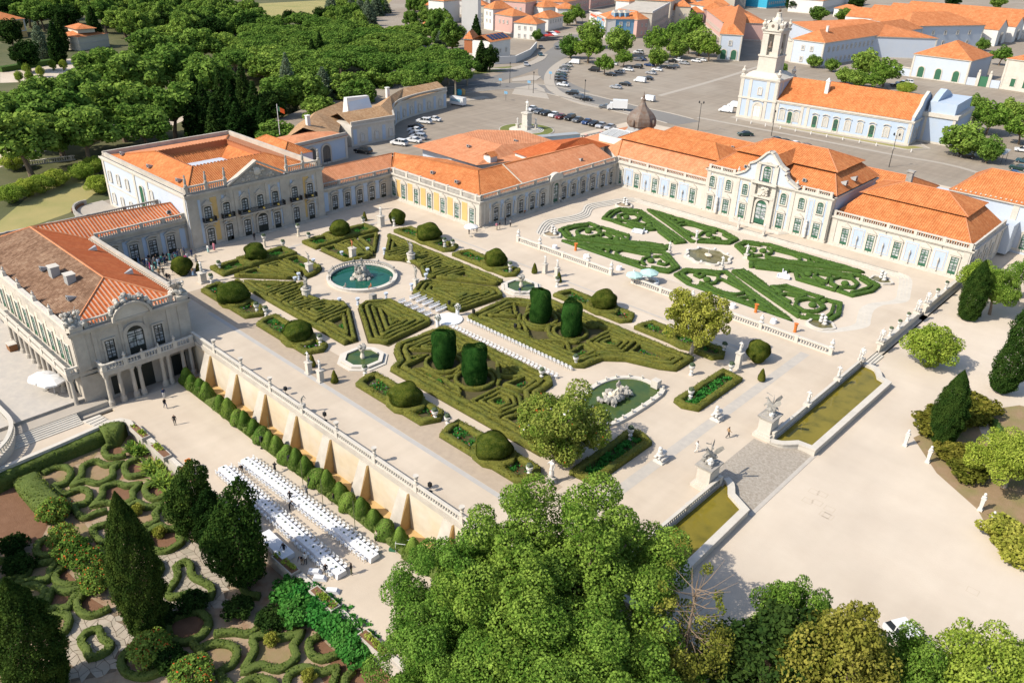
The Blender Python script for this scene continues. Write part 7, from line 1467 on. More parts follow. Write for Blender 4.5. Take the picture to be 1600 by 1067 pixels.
for i, (f, t, k) in enumerate([(FR_,.5,'s'),(FR_,4.2,'v'),(FR_,8,'v'),(FR_,12,'v'),(FR_,16.8,'s'),(FR2,.6,'s'),(FR2,5.5,'v'),(FR2,10.5,'v')]):
    x, y = f.pt(t, 0); lab = ORD[i]+' from the long pool'
    if k == 's': statue(x, y, 'white statue group on the right garden wall, '+lab, 'sit', 'marble', .7, 1.0, 1.5, 1.15)
    else: urn(x, y, 'white vase on the right garden wall, '+lab, False, 'marble', 1.15, True, 'vases on the right garden wall', .8)
flight('stone_steps', 'three stone steps from terrace to right court beside the long pool', [(79.0,37.6),(79.0,42.0)], [(80.2,37.2),(80.2,42.4)], 3, 0, RGT)
T = thing('garden_balustrade', 'long white stone balustrade before the sunken garden', 'balustrade')
for i, (xa, xb, prs) in enumerate([(6.0,31.0,[6.4,12.4,18.6,25.0,30.6]),(35.4,74.6,[35.8,42,48.6,55.4,62,68.4,74.2])]):
    f = Face((xa,35.5),(xb,35.5)); b = MB(); f.balustrade(b, 0, f.L, 0, 1.25, 0, .42, 'stone_clean', [p-xa for p in prs], .46); b.obj('balustrade_run', T)
    for j, p in enumerate(prs):
        if j % 2 == (0 if i else 1) or j in (0, len(prs)-1): b = MB(); finial(b, p, 35.5, 1.3, 1.5, 'marble'); b.obj('finial', T)
for k, (rd, a, c, lab) in enumerate([(m1_,205,310,'')]): pass
for k in range(9):
    x = 7.6+7.8*k; y = -33.5
    if k in (3,): statue(x, y, 'dark monkey-like figure on a pale pedestal of the terrace balustrade', 'reach', 'statue_grey', .4, .6, .9, 1.1, 2.0)
    else: urn(x, y, 'small stone vase on the terrace balustrade, '+ORD[k]+' from the colonnade', False, 'stone_white', 1.08, False, 'vases on the terrace balustrade', .75)
for u, v, lab in [(1414,696,'leftmost, before the olive shrubs'),(1449,722,'second from left, before the olive shrubs'),(1531,797,'third, by the bright shrubs'),(1545,826,'lowest, by the bright shrubs')]:
    x, y = G(u, v, RGT); T = thing('herm_bust', 'white marble bust on tapering pillar, '+lab, 'statue', (x,y,RGT), 0, 'white herm busts'); T.scale = (.85,.85,.9); b = MB(); b.box(-.32,.32,-.32,.32,0,.3,'marble'); b.add([(-.2,-.2,.3),(.2,-.2,.3),(.2,.2,.3),(-.2,.2,.3),(-.27,-.27,1.9),(.27,-.27,1.9),(.27,.27,1.9),(-.27,.27,1.9)], [(0,1,5,4),(1,2,6,5),(2,3,7,6),(3,0,4,7),(4,5,6,7)], 'marble'); b.box(-.33,.33,-.33,.33,1.9,2.02,'marble'); b.obj('pillar', T); b = MB(); b.blob((0,0,2.2), .3, 'marble', 2, .05, 1, (1,.7,.8)); b.blob((0,0,2.6), .2, 'marble', 2, .05, 2, (1,1,1.25)); b.obj('bust', T, True)
# ------------------------------------------------------------------ wedding: disc, chairs, tables, parasols
b = MB(); b.lathe([(2.3,0),(2.3,.22),(0.02,.221)], 'white_paint', 23.6, .05, .01, 28); o = b.obj('dance_floor'); tag(o, 'round white platform on the garden path', 'platform')
for k, (a, c, lab) in enumerate([(z3(830,880)[0], z3(830,880)[1], 'far side'), (z3(640,985)[0], z3(640,985)[1], 'near side')]):
    T = thing('flower_stand', 'tall white flower stand at the '+lab+' of the round platform', 'flower stand', (a,c,0), 0, 'flower stands'); b = MB(); b.lathe([(.32,0),(.30,1.1),(.34,1.15)], 'white_paint', n=10); b.obj('column', T); P_, N_ = shell_points([(0,0,1.7,.5),(.2,.1,1.5,.4)], 260, 5); link('bouquet', leaf_cloud('bouquet', P_, N_, .22, 'petal_white', 5, extra=[(.4,'leaf_silver')]), T)
def chair_mesh(cushion='linen', frame='white_paint'):
    b = MB()
    for x in (-.19,.19):
        for y in (-.19,.19): b.box(x-.025,x+.025,y-.025,y+.025,0,.44 if y < 0 else .92,frame)
    b.box(-.23,.23,-.23,.23,.44,.50,cushion)
    for x in (-.1,0,.1): b.box(x-.02,x+.02,.17,.20,.5,.86,frame)
    b.box(-.22,.22,.165,.215,.84,.92,frame); return b.mesh('chair')
CH = chair_mesh()
def chair(x, y, z, rz, label, group, me=None):
    o = link('banquet_chair', me or CH); o.location = (x,y,z); o.rotation_euler = (0,0,rz); tag(o, label, 'chair', group)
for s, l in ((1,'far'),(-1,'near')):
    for k in range(29): chair(26.6+k*.79, s*1.75, .0, math.pi if s > 0 else 0, 'white ceremony chair along the '+l+' side of the garden path, '+ORD[k]+' from the platform', 'ceremony chairs along the path')
for r_ in range(5):
    for k in range(5):
        for s in (-1, 1):
            if s > 0 or k < 3: chair(13.4+r_*1.7, s*(.75+.52*k)-.3, 0, math.pi/2, 'ceremony chair, '+ORD[4-r_]+' row from the platform, '+ORD[k]+' seat '+('beyond' if s > 0 else 'before')+' the aisle', 'ceremony chairs facing the platform')
tz = LOW
ta = ZR(320,690,620,1455)
A0_, A1_ = ta(300,125,tz+.75), ta(1290,865,tz+.75); B0_, B1_ = ta(130,185,tz+.75), ta(1040,990,tz+.75)
def table(p, q, w, label):
    T = thing('banquet_table', label, 'table', (0,0,tz)); d = (Vector(q)-Vector(p)); L_ = d.length; d.normalize(); n_ = Vector((-d.y,d.x)); b = MB(); rs = random.Random(4); m = int(L_/.5); ring_ = []
    for i in range(m+1): c = Vector(p)+d*(L_*i/m); j = rs.uniform(-.04,.04); ring_.append((tuple(c+n_*w/2), tuple(c-n_*w/2), tuple(c+n_*(w/2+.1+j)), tuple(c-n_*(w/2+.1+j))))
    vs = []; fs = []
    for a, c, e, g in ring_: vs += [(e[0],e[1],.03),(a[0],a[1],.75),(c[0],c[1],.75),(g[0],g[1],.03)]
    for i in range(m): o = i*4; fs += [(o,o+1,o+5,o+4),(o+1,o+2,o+6,o+5),(o+2,o+3,o+7,o+6)]
    fs += [(3,2,1,0),(4*m,4*m+1,4*m+2,4*m+3)]; b.add(vs, fs, 'linen'); b.obj('tablecloth', T); b = MB()
    for i in range(int(L_/.75)):
        for s in (-1,1): c = Vector(p)+d*(.4+i*.75)+n_*s*w*.34; b.lathe([(.14,.76),(.15,.775)], 'white_paint', c.x, c.y, 0, 7);
        c = Vector(p)+d*(.4+i*.75); b.blob((c.x,c.y,.82), .12, 'petal_white' if i % 2 else 'leaf_silver', 1, .3, i)
    o = b.obj('table_setting', T); o['kind'] = 'stuff'; return d, n_, L_
for (p, q, nm) in ((A0_,A1_,'nearer the terrace wall'),(B0_,B1_,'nearer the labyrinth garden')):
    d, n_, L_ = table(p, q, 1.1, 'very long white-clothed banquet table '+nm); rz = math.atan2(d.y, d.x)
    for i in range(int(L_/.78)):
        for s, sl in ((1,'wall side'),(-1,'garden side')):
            c = Vector(p)+d*(.5+i*.78)+n_*s*.92; chair(c.x, c.y, tz, rz+(math.pi if s < 0 else 0)+random.uniform(-.12,.12), ORD[i]+' white chair from the colonnade, '+sl+' of long table '+nm, 'chairs at the long table '+nm)
x, y = ta(585,850,tz); T = thing('banquet_table', 'short end of a third white table behind the junipers', 'table', (x,y,tz), math.atan2(d.y,d.x)); b = MB(); b.box(-4,1.5,-.8,.8,.03,.75,'linen'); b.obj('tablecloth', T)
def parasol(x, y, z, r, h, m, label, group, pole='white_paint', frill=.25):
    T = thing('parasol', label, 'parasol', (x,y,z), 0, group); b = MB(); n = 8; b.lathe([(r,h),(r*.55,h+r*.2),(.03,h+r*.36)], m, n=n, cap=False); b.lathe([(r,h-frill),(r,h)], m, n=n, cap=False); b.obj('canopy', T); b = MB(); b.tube([(0,0,0),(0,0,h+r*.36)], .04, pole, 6); b.obj('pole', T); b = MB(); b.lathe([(.4,0),(.4,.08),(.06,.12)], 'stone_grey', n=10); b.obj('base', T)
x, y = G(736,353,2.4); parasol(x, y, 0, 1.5, 2.3, 'parasol_white', 'white parasol by the corner of the yellow-panelled wing', None)
x, y = m1_(880,835,2.4); parasol(x, y, MAL, 1.6, 2.5, 'parasol_mint', 'mint green parasol at the sunken garden gap, left', 'mint parasols'); x, y = m1_(1035,805,2.7); parasol(x, y, MAL, 1.75, 2.7, 'parasol_mint', 'mint green parasol over the round white bar', 'mint parasols')
T = thing('round_bar', 'round white bar counter under the mint parasol', 'bar', (x,y,MAL)); b = MB(); ribbon(b, [(1.75*math.cos(t),1.75*math.sin(t)) for t in np.linspace(0,2*math.pi,28,endpoint=False)], .5, [(-.5,0),(-.5,1.1),(.5,1.1),(.5,0)], 'white_paint', True, 0); b.obj('counter', T); b = MB()
for k in range(14): a = k*.45; b.lathe([(.06,1.1),(.06,1.3),(.03,1.36),(.03,1.45)], ('glass_blue','pane_dark','lamp_glass')[k % 3], 1.7*math.cos(a), 1.7*math.sin(a), 0, 5)
b.obj('bottles', T)['kind'] = 'stuff'
for u, v, lab in [(65,587,'left, beside the side court columns'),(80,592,'right, beside the side court columns')]: x, y = G(u, v, PLZ+2.5); parasol(x, y, PLZ, 2.0, 2.3, 'parasol_white', 'large white parasol '+lab, 'white parasols of the side court')
for k, (rd, a, c, lab) in enumerate([(m1_,45,590,'leftmost'),(m1_,370,690,'second from left'),(m1_,715,810,'left of the mint parasols'),(m3_,505,825,'right of the magnolia'),(m3_,140,690,'beside the magnolia crown')]):
    x, y = rd(a, c, 0); T = thing('cafe_table', 'small round white-clothed table behind the balustrade, '+lab, 'table', (x,y,0), 0, 'small round tables'); b = MB(); b.lathe([(.62,.02),(.55,.4),(.5,.74),(.02,.75)], 'linen', n=14); b.obj('tablecloth', T); b = MB(); b.lathe([(.05,.75),(.05,.95)], 'glass_blue', n=6); b.obj('glass', T)
for rd, a, c, lab, z in [(m1_,262,610,'left along the balustrade walk',0),(m3_,345,730,'right along the balustrade walk',0),(m3_,695,905,'small, near the white shell fountain',0)]:
    x, y = rd(a, c, z); b = MB(); b.lathe([(.3,0),(.24,.5),(.3,1.5),(.42,1.55)], 'orange_paint', x, y, z, 10); o = b.obj('flower_pedestal'); tag(o, 'orange pedestal stand '+lab, 'pedestal', 'orange pedestals')
def lounge(x, y, label):
    T = thing('garden_sofa', label, 'sofa', (x,y,MAL), .35); b = MB(); b.box(-1.0,1.0,-.4,.4,.1,.42,'linen'); b.obj('seat', T); b = MB(); b.box(-1.0,1.0,.4,.6,.1,.85,'linen'); b.obj('backrest', T)
    for s in (-1,1): b = MB(); b.box(s*1.1-.1,s*1.1+.1,-.4,.6,.1,.62,'linen'); b.obj('arm', T)
x, y = m1_(905,430,MAL); lounge(x, y, 'white garden sofa in the left half of sunken garden'); x, y = m3_(590,430,MAL); lounge(x, y, 'white garden sofa in the right half of sunken garden')
for rd, a, c, lab in ((m1_,992,425,'beside the left garden sofa'),(m3_,605,385,'behind the right garden sofa')):
    x, y = rd(a, c, MAL); T = thing('garden_armchair', 'white garden armchair '+lab, 'armchair', (x,y,MAL), 2.0, 'garden armchairs'); b = MB(); b.box(-.4,.4,-.35,.35,.1,.42,'linen'); b.obj('seat', T); b = MB(); b.box(-.4,.4,.35,.5,.1,.85,'linen'); b.obj('backrest', T)
x, y = zr(740,190,980)(500,955); T = thing('display_table', 'low orange wooden table before the shaded east wing', 'table', (x,y,0), .4); b = MB(); b.box(-1.0,1.0,-.5,.5,.7,.76,'orange_paint'); b.obj('tabletop', T)
for sx in (-.9,.9):
    for sy in (-.4,.4): b = MB(); b.box(sx-.04,sx+.04,sy-.04,sy+.04,0,.7,'wood'); b.obj('leg', T)
for u, v, lab in [(297,733,'beside the planter wall')]:
    x, y = G(u, v, LOW); T = thing('crate_stack', 'stack of orange and white crates '+lab, 'crates', (x,y,LOW));
    for k in range(5): b = MB(); b.box(-.45,.45,-.35,.35,k*.3,k*.3+.27,'orange_paint' if k % 2 == 0 else 'white_paint'); b.obj('crate', T)
x, y = G(633,862,LOW); T = thing('service_rack', 'white tube rack with green and yellow boxes by the hedge', 'rack', (x,y,LOW), .6)
b = MB()
for px_ in (-1.0,1.0):
    for py_ in (-.4,.4): b.tube([(px_,py_,0),(px_,py_,1.5)], .03, 'white_paint', 5)
    b.tube([(px_,-.4,1.5),(px_,.4,1.5)], .03, 'white_paint', 5)
for py_ in (-.4,.4): b.tube([(-1,py_,1.5),(1,py_,1.5)], .03, 'white_paint', 5); b.tube([(-1,py_,.6),(1,py_,.6)], .03, 'white_paint', 5)
b.obj('frame', T)
for k, (m_, xx) in enumerate((('shutter_green',-1.5),('plaster_yellow',-1.4),('paint_turquoise',-.3))): b = MB(); b.box(xx-.4,xx+.4,-.3+.3*k,.1+.3*k,.02,.35,m_); b.obj('box', T)
for k, (u, v) in enumerate([(500,905),(520,925),(492,895)]):
    x, y = G(u, v, LOW); T = thing('folded_linen', 'pile of white table linen by the planter wall, '+('second from the tables','third from the tables','nearest the tables')[k], 'linen pile', (x,y,LOW), .7, 'linen piles'); b = MB()
    for j in range(4): b.box(-.8+.05*j,.8-.1*j,-.35,.35-.04*j,.02+j*.13,.13+j*.13,'linen')
    b.obj('cloths', T)
for k, (u, v, z, h, lab) in enumerate([(447,617,0,1.3,'first on the terrace from the colonnade'),(508,657,0,1.3,'second on the terrace from the colonnade'),(672,768,0,1.3,'last on the terrace'),(410,700,LOW,1.9,'first by the wall hedge'),(453,730,LOW,1.9,'second by the wall hedge'),(540,793,LOW,1.9,'third by the wall hedge'),(624,855,LOW,2.2,'last by the wall hedge'),(702,483,0,1.6,'left of the round platform, in the nested-ring bed'),(740,497,0,1.6,'right of the round platform'),(805,520,0,1.6,'in the large scrolled bed')]):
    x, y = G(u, v, z); T = thing('loudspeaker', 'black loudspeaker on a stand, '+lab, 'speaker', (x,y,z), 0, 'loudspeakers'); b = MB(); b.tube([(0,0,0),(0,0,h*.6)], .03, 'black_plastic', 5); b.lathe([(.3,0),(.3,.04)], 'black_plastic', n=8); b.obj('stand', T); b = MB(); b.box(-.2,.2,-.18,.18,h*.6,h,'black_plastic'); b.obj('cabinet', T)
for k, (u, v) in enumerate([(423,690),(474,760),(505,790),(555,825)]):
    x, y = G(u, v, LOW); b = MB(); b.tube([(x,y,LOW),(x,y,LOW+4.2)], .045, 'cloth_olive', 5); b.lathe([(.3,0),(.3,.1)], 'stone_grey', x, y, LOW, 8); o = b.obj('light_pole'); tag(o, 'thin pole beside the banquet table, '+ORD[k]+' from the colonnade', 'pole', 'thin poles by the banquet')
x, y = G(20,546,PLZ); b = MB(); b.box(x-.8,x+.8,y-.6,y+.6,PLZ,PLZ+1.1,'wood'); b.box(x-.85,x+.85,y-.65,y+.65,PLZ+1.1,PLZ+1.2,'stone_white'); o = b.obj('bar_cart'); tag(o, 'wooden bar counter beside the side court columns', 'counter')
x, y = G(437,208,7.5); T = thing('flagpole', 'white flagpole with green and red flag on the rear range roof', 'flagpole', (x,y,7)); b = MB(); b.tube([(0,0,0),(0,0,8)], .09, 'white_paint', 6); b.obj('pole', T); b = MB(); b.add([(0,.1,7.6),(.5,.5,7.2),(.5,.5,6.0),(0,.1,6.4)], [(0,1,2,3)], 'shutter_green'); b.add([(.5,.5,7.2),(1.2,1.4,6.6),(1.2,1.4,5.4),(.5,.5,6.0)], [(0,1,2,3)], 'petal_red'); b.obj('flag', T)
# ------------------------------------------------------------------ people
cw = ZR(200,350,340,1358); rs = random.Random(21)
SUIT = [('black_cloth','black_cloth'),('cloth_navy','cloth_navy'),('cloth_grey','cloth_grey'),('black_cloth','cloth_grey')]; GOWN = ['cloth_rose','cloth_teal','cloth_sky','cloth_magenta','cloth_beige','cloth_mint','cloth_navy','black_cloth']
CROWD = [(170,625),(240,650),(265,660),(300,640),(310,690),(345,700),(380,740),(400,700),(410,620),(440,590),(455,640),(470,650),(505,630),(520,600),(545,560),(575,610),(600,640),(560,620),(600,560),(640,560),(690,590),(720,540),(735,570),(760,520),(790,500),(830,500),(860,480),(330,590),(370,600),(490,690),(430,690),(350,650)]
for k, (a, c) in enumerate(sorted(CROWD)):
    x, y = cw(a, c); w = k % 3 == 0; t, l = (rs.choice(GOWN),)*2 if w else rs.choice(SUIT)
    person(x, y, .02, 'gown' if w else rs.choice(['stand','carry','stand']), t, l, rs.uniform(0,6.28), 'wedding guest in a '+('long dress' if w else 'suit')+' in the shaded crowd, '+ORD[k]+' from the left', 'wedding crowd', 1.0)
for a, c, pose, t, l, f, lab in [(885,595,'gown','cloth_magenta','cloth_rose',1,'guest in a magenta and rose dress at the crowd edge'),(905,560,'gown','cloth_white','cloth_sky',2,'guest in a pale blue dress at the crowd edge'),(808,655,'walk','black_cloth','black_cloth',.5,'guest in a black suit striding from the crowd'),(1035,585,'gown','cloth_beige','cloth_grey',1.2,'guest in a beige and mauve dress right of the crowd'),(970,500,'stand','cloth_navy','cloth_navy',2,'guest in dark clothes near the corner pilaster'),(700,740,'walk','cloth_sky','cloth_navy',2.5,'man in a blue shirt before the round bush'),(545,790,'walk','black_cloth','black_cloth',1,'man in a black suit near the parapet, left of the round bush'),(910,780,'walk','black_cloth','black_cloth',2.2,'man in black carrying something, right of the round bush'),(990,790,'gown','cloth_tan','cloth_sky',2.0,'woman with dark hair in a pale blue skirt right of the round bush'),(600,870,'stand','black_cloth','black_cloth',1,'guest in black close behind the parapet, left'),(640,885,'stand','black_cloth','cloth_grey',1,'guest in black close behind the parapet, right'),(480,800,'stand','cloth_tan','black_cloth',1,'guest in brown close behind the parapet'),(1220,440,'gown','cloth_white','cloth_mint',.3,'woman in white top and mint skirt at the pediment facade'),(1310,405,'gown','cloth_rose','cloth_rose',.4,'woman in a rose dress at the pediment facade')]:
    x, y = cw(a, c); person(x, y, .02, pose, t, l, f, lab)
for u, v, z, pose, t, l, f, lab in [(398,376,0,'stand','black_cloth','black_cloth',1.5,'person in black before the great door of the pediment facade'),(1137,684,0,'walk','cloth_tan','black_cloth',2.4,'man in a brown shirt and dark shorts walking past the gate'),(1090,708,0,'x','','',0,''),(259,638,LOW,'walk','black_cloth','cloth_navy',1.6,'person in dark clothes before the colonnade'),(257,622,LOW,'carry','cloth_navy','cloth_white',1.6,'person with a bag just outside the colonnade'),(274,664,LOW,'stand','black_cloth','black_cloth',1.2,'person in black standing alone on the lower terrace'),
    (812,462,0,'stand','cloth_navy','cloth_white',1.0,'person in navy and white beside the far octagonal basin')]:
    if pose != 'x': x, y = G(u, v, z); person(x, y, z+.02, pose, t, l, f, lab)
x, y = G(1089,708,0); x, y = z7(1040,1032); person(x, y, .02, 'walk', 'cloth_white', 'cloth_white', 2.4, 'woman in a white top and shorts walking behind the rider pedestal')
for a, c, pose, t, l, f, lab in [(285,238,'reach','black_cloth','black_cloth',.9,'waiter in black at the far end of the wall-side table'),(535,240,'reach','black_cloth','black_cloth',-2.2,'waiter in black bending over the wall-side table with a blue tray'),(795,350,'walk','black_cloth','black_cloth',-.6,'person in black walking along the wall hedge'),(775,420,'carry','cloth_grey','cloth_grey',-2.0,'waiter in grey carrying an orange tray at the wall-side table'),(980,475,'walk','black_cloth','black_cloth',-1,'person in black beside a loudspeaker at the wall hedge'),(650,455,'carry','black_cloth','black_cloth',.8,'waiter in black between the two long tables'),(645,520,'reach','black_cloth','black_cloth',2.2,'waiter in black bending over the garden-side table'),(1305,755,'walk','cloth_beige','black_cloth',-.4,'person in beige top walking by the last wall chairs'),(605,850,'walk','black_cloth','black_cloth',.3,'waiter in black right of the juniper'),(920,1010,'carry','black_cloth','black_cloth',1.2,'waiter in black at the near end of the garden-side table, left'),(1112,1005,'stand','black_cloth','cloth_olive',2.2,'waiter in black at the near end of the garden-side table, right'),(740,930,'reach','black_cloth','cloth_tan',.6,'waiter with an orange bowl by the planter wall, left'),(765,925,'carry','cloth_white','black_cloth',.6,'waiter in white by the planter wall')]:
    x, y = ta(a, c, LOW); person(x, y, LOW+.02, pose, t, l, f, lab)
pw = ZR(740,190,980,1506)
for a, c, pose, t, l, f, lab in [(255,1055,'stand','black_cloth','cloth_beige',2,'guest in black at the balustrade end near the white parasol'),(225,1065,'gown','cloth_rose','cloth_beige',1,'guest in a rose dress at the balustrade end'),(310,1010,'stand','black_cloth','black_cloth',2,'guest in dark suit by the shaded east wing'),(360,1035,'stand','cloth_grey','black_cloth',3,'guest in grey by the shaded east wing')]:
    x, y = pw(a, c); person(x, y, .02, pose, t, l, f, lab)
x, y = pw(840,800); person(x, y, .3, 'sit', 'cloth_white', 'cloth_grey', 1.57, 'person in white seated at the central door of the shaded wing')
for k, (u, v) in enumerate([(733,366),(745,363),(740,361)]):
    x, y = G(u, v); person(x, y, .02, 'stand' if k else 'carry', 'black_cloth', 'black_cloth', k*1.3, ('waiter in black under the white parasol, left','waiter in black under the white parasol, right','waiter in black under the white parasol, middle')[k])
# ------------------------------------------------------------------ buildings of the town
def block(name, label, p0, p1, depth, h, roof_h, wall='plaster_pale', roofm='roof_far', win=None, rows=(1.2,), step=4.0, trimm='stone_white', doors=None, inset_=None, cat='building', off=2.0, z=0.0, quoin=True, sidewin=True, over=.5):
    f = Face(p0, p1); q = [f.pt(0), f.pt(f.L), f.pt(f.L,-depth), f.pt(0,-depth)]; T = thing(name, label, cat); walls(T, q, z-.5, h, wall)
    fr = [f, Face(q[1], q[2]), Face(q[3], q[0])]
    if trimm: trim(T, fr, h, trimm, .5, .5, [(g,t,.7) for g in fr for t in (.35,g.L-.35)] if quoin else [])
    if win:
        for g in (fr if sidewin else fr[:1]):
            n = max(1, int((g.L-off)/step)); s0 = (g.L-(n-1)*step)/2
            for zz in rows:
                for k in range(n): g.put(T, 'window', win, s0+k*step, zz, .02)
    if doors:
        u_, ts = doors
        for t in ts: f.put(T, 'door', u_, t, .05, .02)
    if roof_h:
        along = f.L >= depth; i = inset_ if inset_ is not None else (depth/2 if along else f.L/2); P = lambda t, d_, zz: (*f.pt(t, d_), zz); o = over
        if along: A, B = P(i,-depth/2,h+roof_h), P(f.L-i,-depth/2,h+roof_h)
        else: A, B = P(f.L/2,-i,h+roof_h), P(f.L/2,-depth+i,h+roof_h)
        c = [P(-o,o,h+.03), P(f.L+o,o,h+.03), P(f.L+o,-depth-o,h+.03), P(-o,-depth-o,h+.03)]
        b = MB(); b.roof([[c[0],c[1],B,A],[c[1],c[2],B],[c[2],c[3],A,B],[c[3],c[0],A]] if along else [[c[0],c[1],A],[c[1],c[2],B,A],[c[2],c[3],B],[c[3],c[0],A,B]], roofm); b.obj('roof', T)
    return T, f
def chimney(T, x, y, z, h, w=.5, m='plaster_white'): b = MB(); b.box(x-w,x+w,y-w,y+w,z,z+h,m); b.box(x-w-.15,x+w+.15,y-w-.15,y+w+.15,z+h,z+h+.2,m); b.obj('chimney', T)
T = thing('palace_annex', 'curved blue and white annex with straw-coloured tile roof on the forecourt', 'building'); fp = [(-69.4,47.9),(-78.4,56.0),(-78.0,71.4)]; arc = smooth_path([(-86.5,77.5),(-93.6,85.2),(-97.4,93.7),(-99.6,103.1),(-100.9,113.5)], step=2.2)
front = fp[1:]+arc; back = [(-111,116),(-109,103),(-105,92),(-97,80),(-91,69),(-90,56)]
walls(T, front+back, 0, 6.2, 'stone_white'); wseg = [Face(front[k+1], front[k]) for k in range(len(front)-1)]
b = MB(); ribbon(b, front, .5, [(-.5,6.2),(-.5,7.1),(.5,7.1),(.5,6.2)], 'stone', False, 0); ribbon(b, front, .8, [(-.5,5.7),(-.5,6.2),(.5,6.2),(.5,5.7)], 'stone_white', False, 0); b.obj('parapet', T)
for k, g in enumerate(wseg):
    n = max(1, int(g.L/2.4))
    for j in range(n):
        t = (j+.5)*g.L/n
        if (k+j) % 2: panel(T, Face(g.pt(g.L), g.pt(0)), g.L-t-.6, g.L-t+.6, .6, 4.8, 'paint_blue' if 0 else 'plaster_blue', .05, 'blue_panel')
        else: Face(g.pt(g.L), g.pt(0)).put(T, 'blind_window', SHUT, g.L-t, 1.2, .02)
rid = [(-84.5,56,8.6),(-84.8,72,8.6),(-95,84,8.6),(-103,96,8.4),(-106.2,114,8.2)]; fr3 = [front[0],front[1],front[3],front[7] if len(front) > 7 else front[-2],front[-1]]; bk3 = [back[5],back[4],back[3],back[1],back[0]]
b = MB()
for k in range(4): b.roof([[(*fr3[k],6.3),(*fr3[k+1],6.3),rid[k+1],rid[k]],[(*bk3[k+1],6.3),(*bk3[k],6.3),rid[k],rid[k+1]]], 'roof_straw')
b.obj('roof', T); chimney(T, -99, 86, 7, 3.2);
b = MB(); b.add([(-90.5,62,6.5),(-87.5,62,6.5),(-86,70,6.5),(-89,70,6.5),(-90,62.5,11.5),(-88.6,62.5,11.5),(-87.2,69.5,11.5),(-88.6,69.5,11.5)], [(0,1,5,4),(1,2,6,5),(2,3,7,6),(3,0,4,7),(4,5,6,7)], 'plaster_white'); b.add([(-87.35,62.6,7.5),(-85.9,69.9,7.5),(-87.1,69.4,11.0),(-88.5,62.7,11.0)], [(0,1,2,3)], 'plaster_blue'); b.obj('big_chimney', T)
T, f = block('palace_annex', 'small annex with two dark arches and flat orange roof by the link wing', (-69.4,47.9), (-69.6,26), -8, 0, 0) if 0 else block('palace_annex', 'small arcaded annex with two dark arches between pavilion and curved annex', (-67.3,30), (-69.4,47.9), 11, 6.3, .9, 'plaster_blue', 'roof_salmon', None, doors=(unit('darkarch2',2.6,5.0,1.3,'stone','pane_dark','pane_dark',cols=1,rows=1,fw=.5), (5.5,10.5)))
b = MB(); f.box(b, 0, f.L, 6.3, 7.2, -.3, .1, 'stone'); b.obj('parapet', T)
T = thing('service_roof', 'brown tiled service roof behind the curved annex', 'building'); walls(T, [(-78,34),(-90,47),(-103,68),(-95,72),(-84,56),(-72,46)], 0, 5.6, 'plaster_white'); b = MB(); b.roof([[(-71,46,5.7),(-84,56.5,5.7),(-91,53,8.4),(-78,40,8.0)],[(-84,56.5,5.7),(-95,72.5,5.7),(-99,68,8.2),(-91,53,8.4)],[(-77.5,33,5.7),(-78,40,8.0),(-91,53,8.4),(-91,46.5,5.7)],[(-91,46.5,5.7),(-91,53,8.4),(-99,68,8.2),(-104,68,5.7)]], 'roof_straw'); b.obj('roof', T); chimney(T, -80, 43, 7, 3.4)
ch = thing('church', 'blue and white church with long orange roof and tall white bell tower', 'church', (-26.2,183.4,0), R(4.2)); U = lambda x, y: (x, y)
b = MB(); b.prism([(13.6,0),(58,0),(58,21),(13.6,21)], 0, 7.6, 'plaster_blue', bottom=False); b.obj('nave_wall', ch); fN = Face((13.6,0),(58,0)); fE = Face((58,0),(58,21))
trim(ch, [fN, fE], 7.6, 'stone_white', .7, .9, [(fN,t,1.0) for t in (.6,9.2,11.2,43.6)]+[(fE,t,.9) for t in (.6,20.4)])
for k, t in enumerate((2.6,5.4,7.6,14.0,17.5,21.0,24.8,28.8,32.6,37.0,41.2)):
    if k in (1,3,5,8): fN.put(ch, 'church_door', unit('cd',1.5,4.2,.6,'stone_white','shutter_green','pane_dark',cols=2,rows=5,kick=1.3,hood=1), t, .3, .02)
    else: fN.put(ch, 'church_window', unit('cwn',1.5,3.2,.6,'stone_white','stone_white','shutter',louvre=True,hood=1), t, 1.4, .02)
for t in (4.5,8): fE.put(ch, 'blind_window', unit('cwb',1.6,3.4,.7,'stone_white','plaster_blue','plaster_blue',louvre=True), t, 1.2, .02)
b = MB(); zz = 7.65; A, B = (13.6,10.5,14.0), (57.2,10.5,14.0); b.roof([[(13.6,.2,zz),(57.2,.2,zz),B,A],[(57.2,20.8,zz),(13.6,20.8,zz),A,B]], 'roof_orange'); b.obj('roof', ch)
b = MB(); fE.plate(b, [(0,7.6),(21,7.6),(21,8.6),(16,11.4),(14.8,13.2),(10.5,15.0),(6.2,13.2),(5,11.4),(0,8.6)], -.8, .0, 'plaster_blue')
pr = [(0,8.6),(5,11.4),(6.2,13.2),(10.5,15.0),(14.8,13.2),(16,11.4),(21,8.6)]
for k in range(6): (a0,z0_),(a1,z1_) = pr[k], pr[k+1]; fE.plate(b, [(a0,z0_),(a1,z1_),(a1,z1_+.3),(a0,z0_+.3)], -.85, .12, 'stone_white')
b.obj('end_gable', ch)
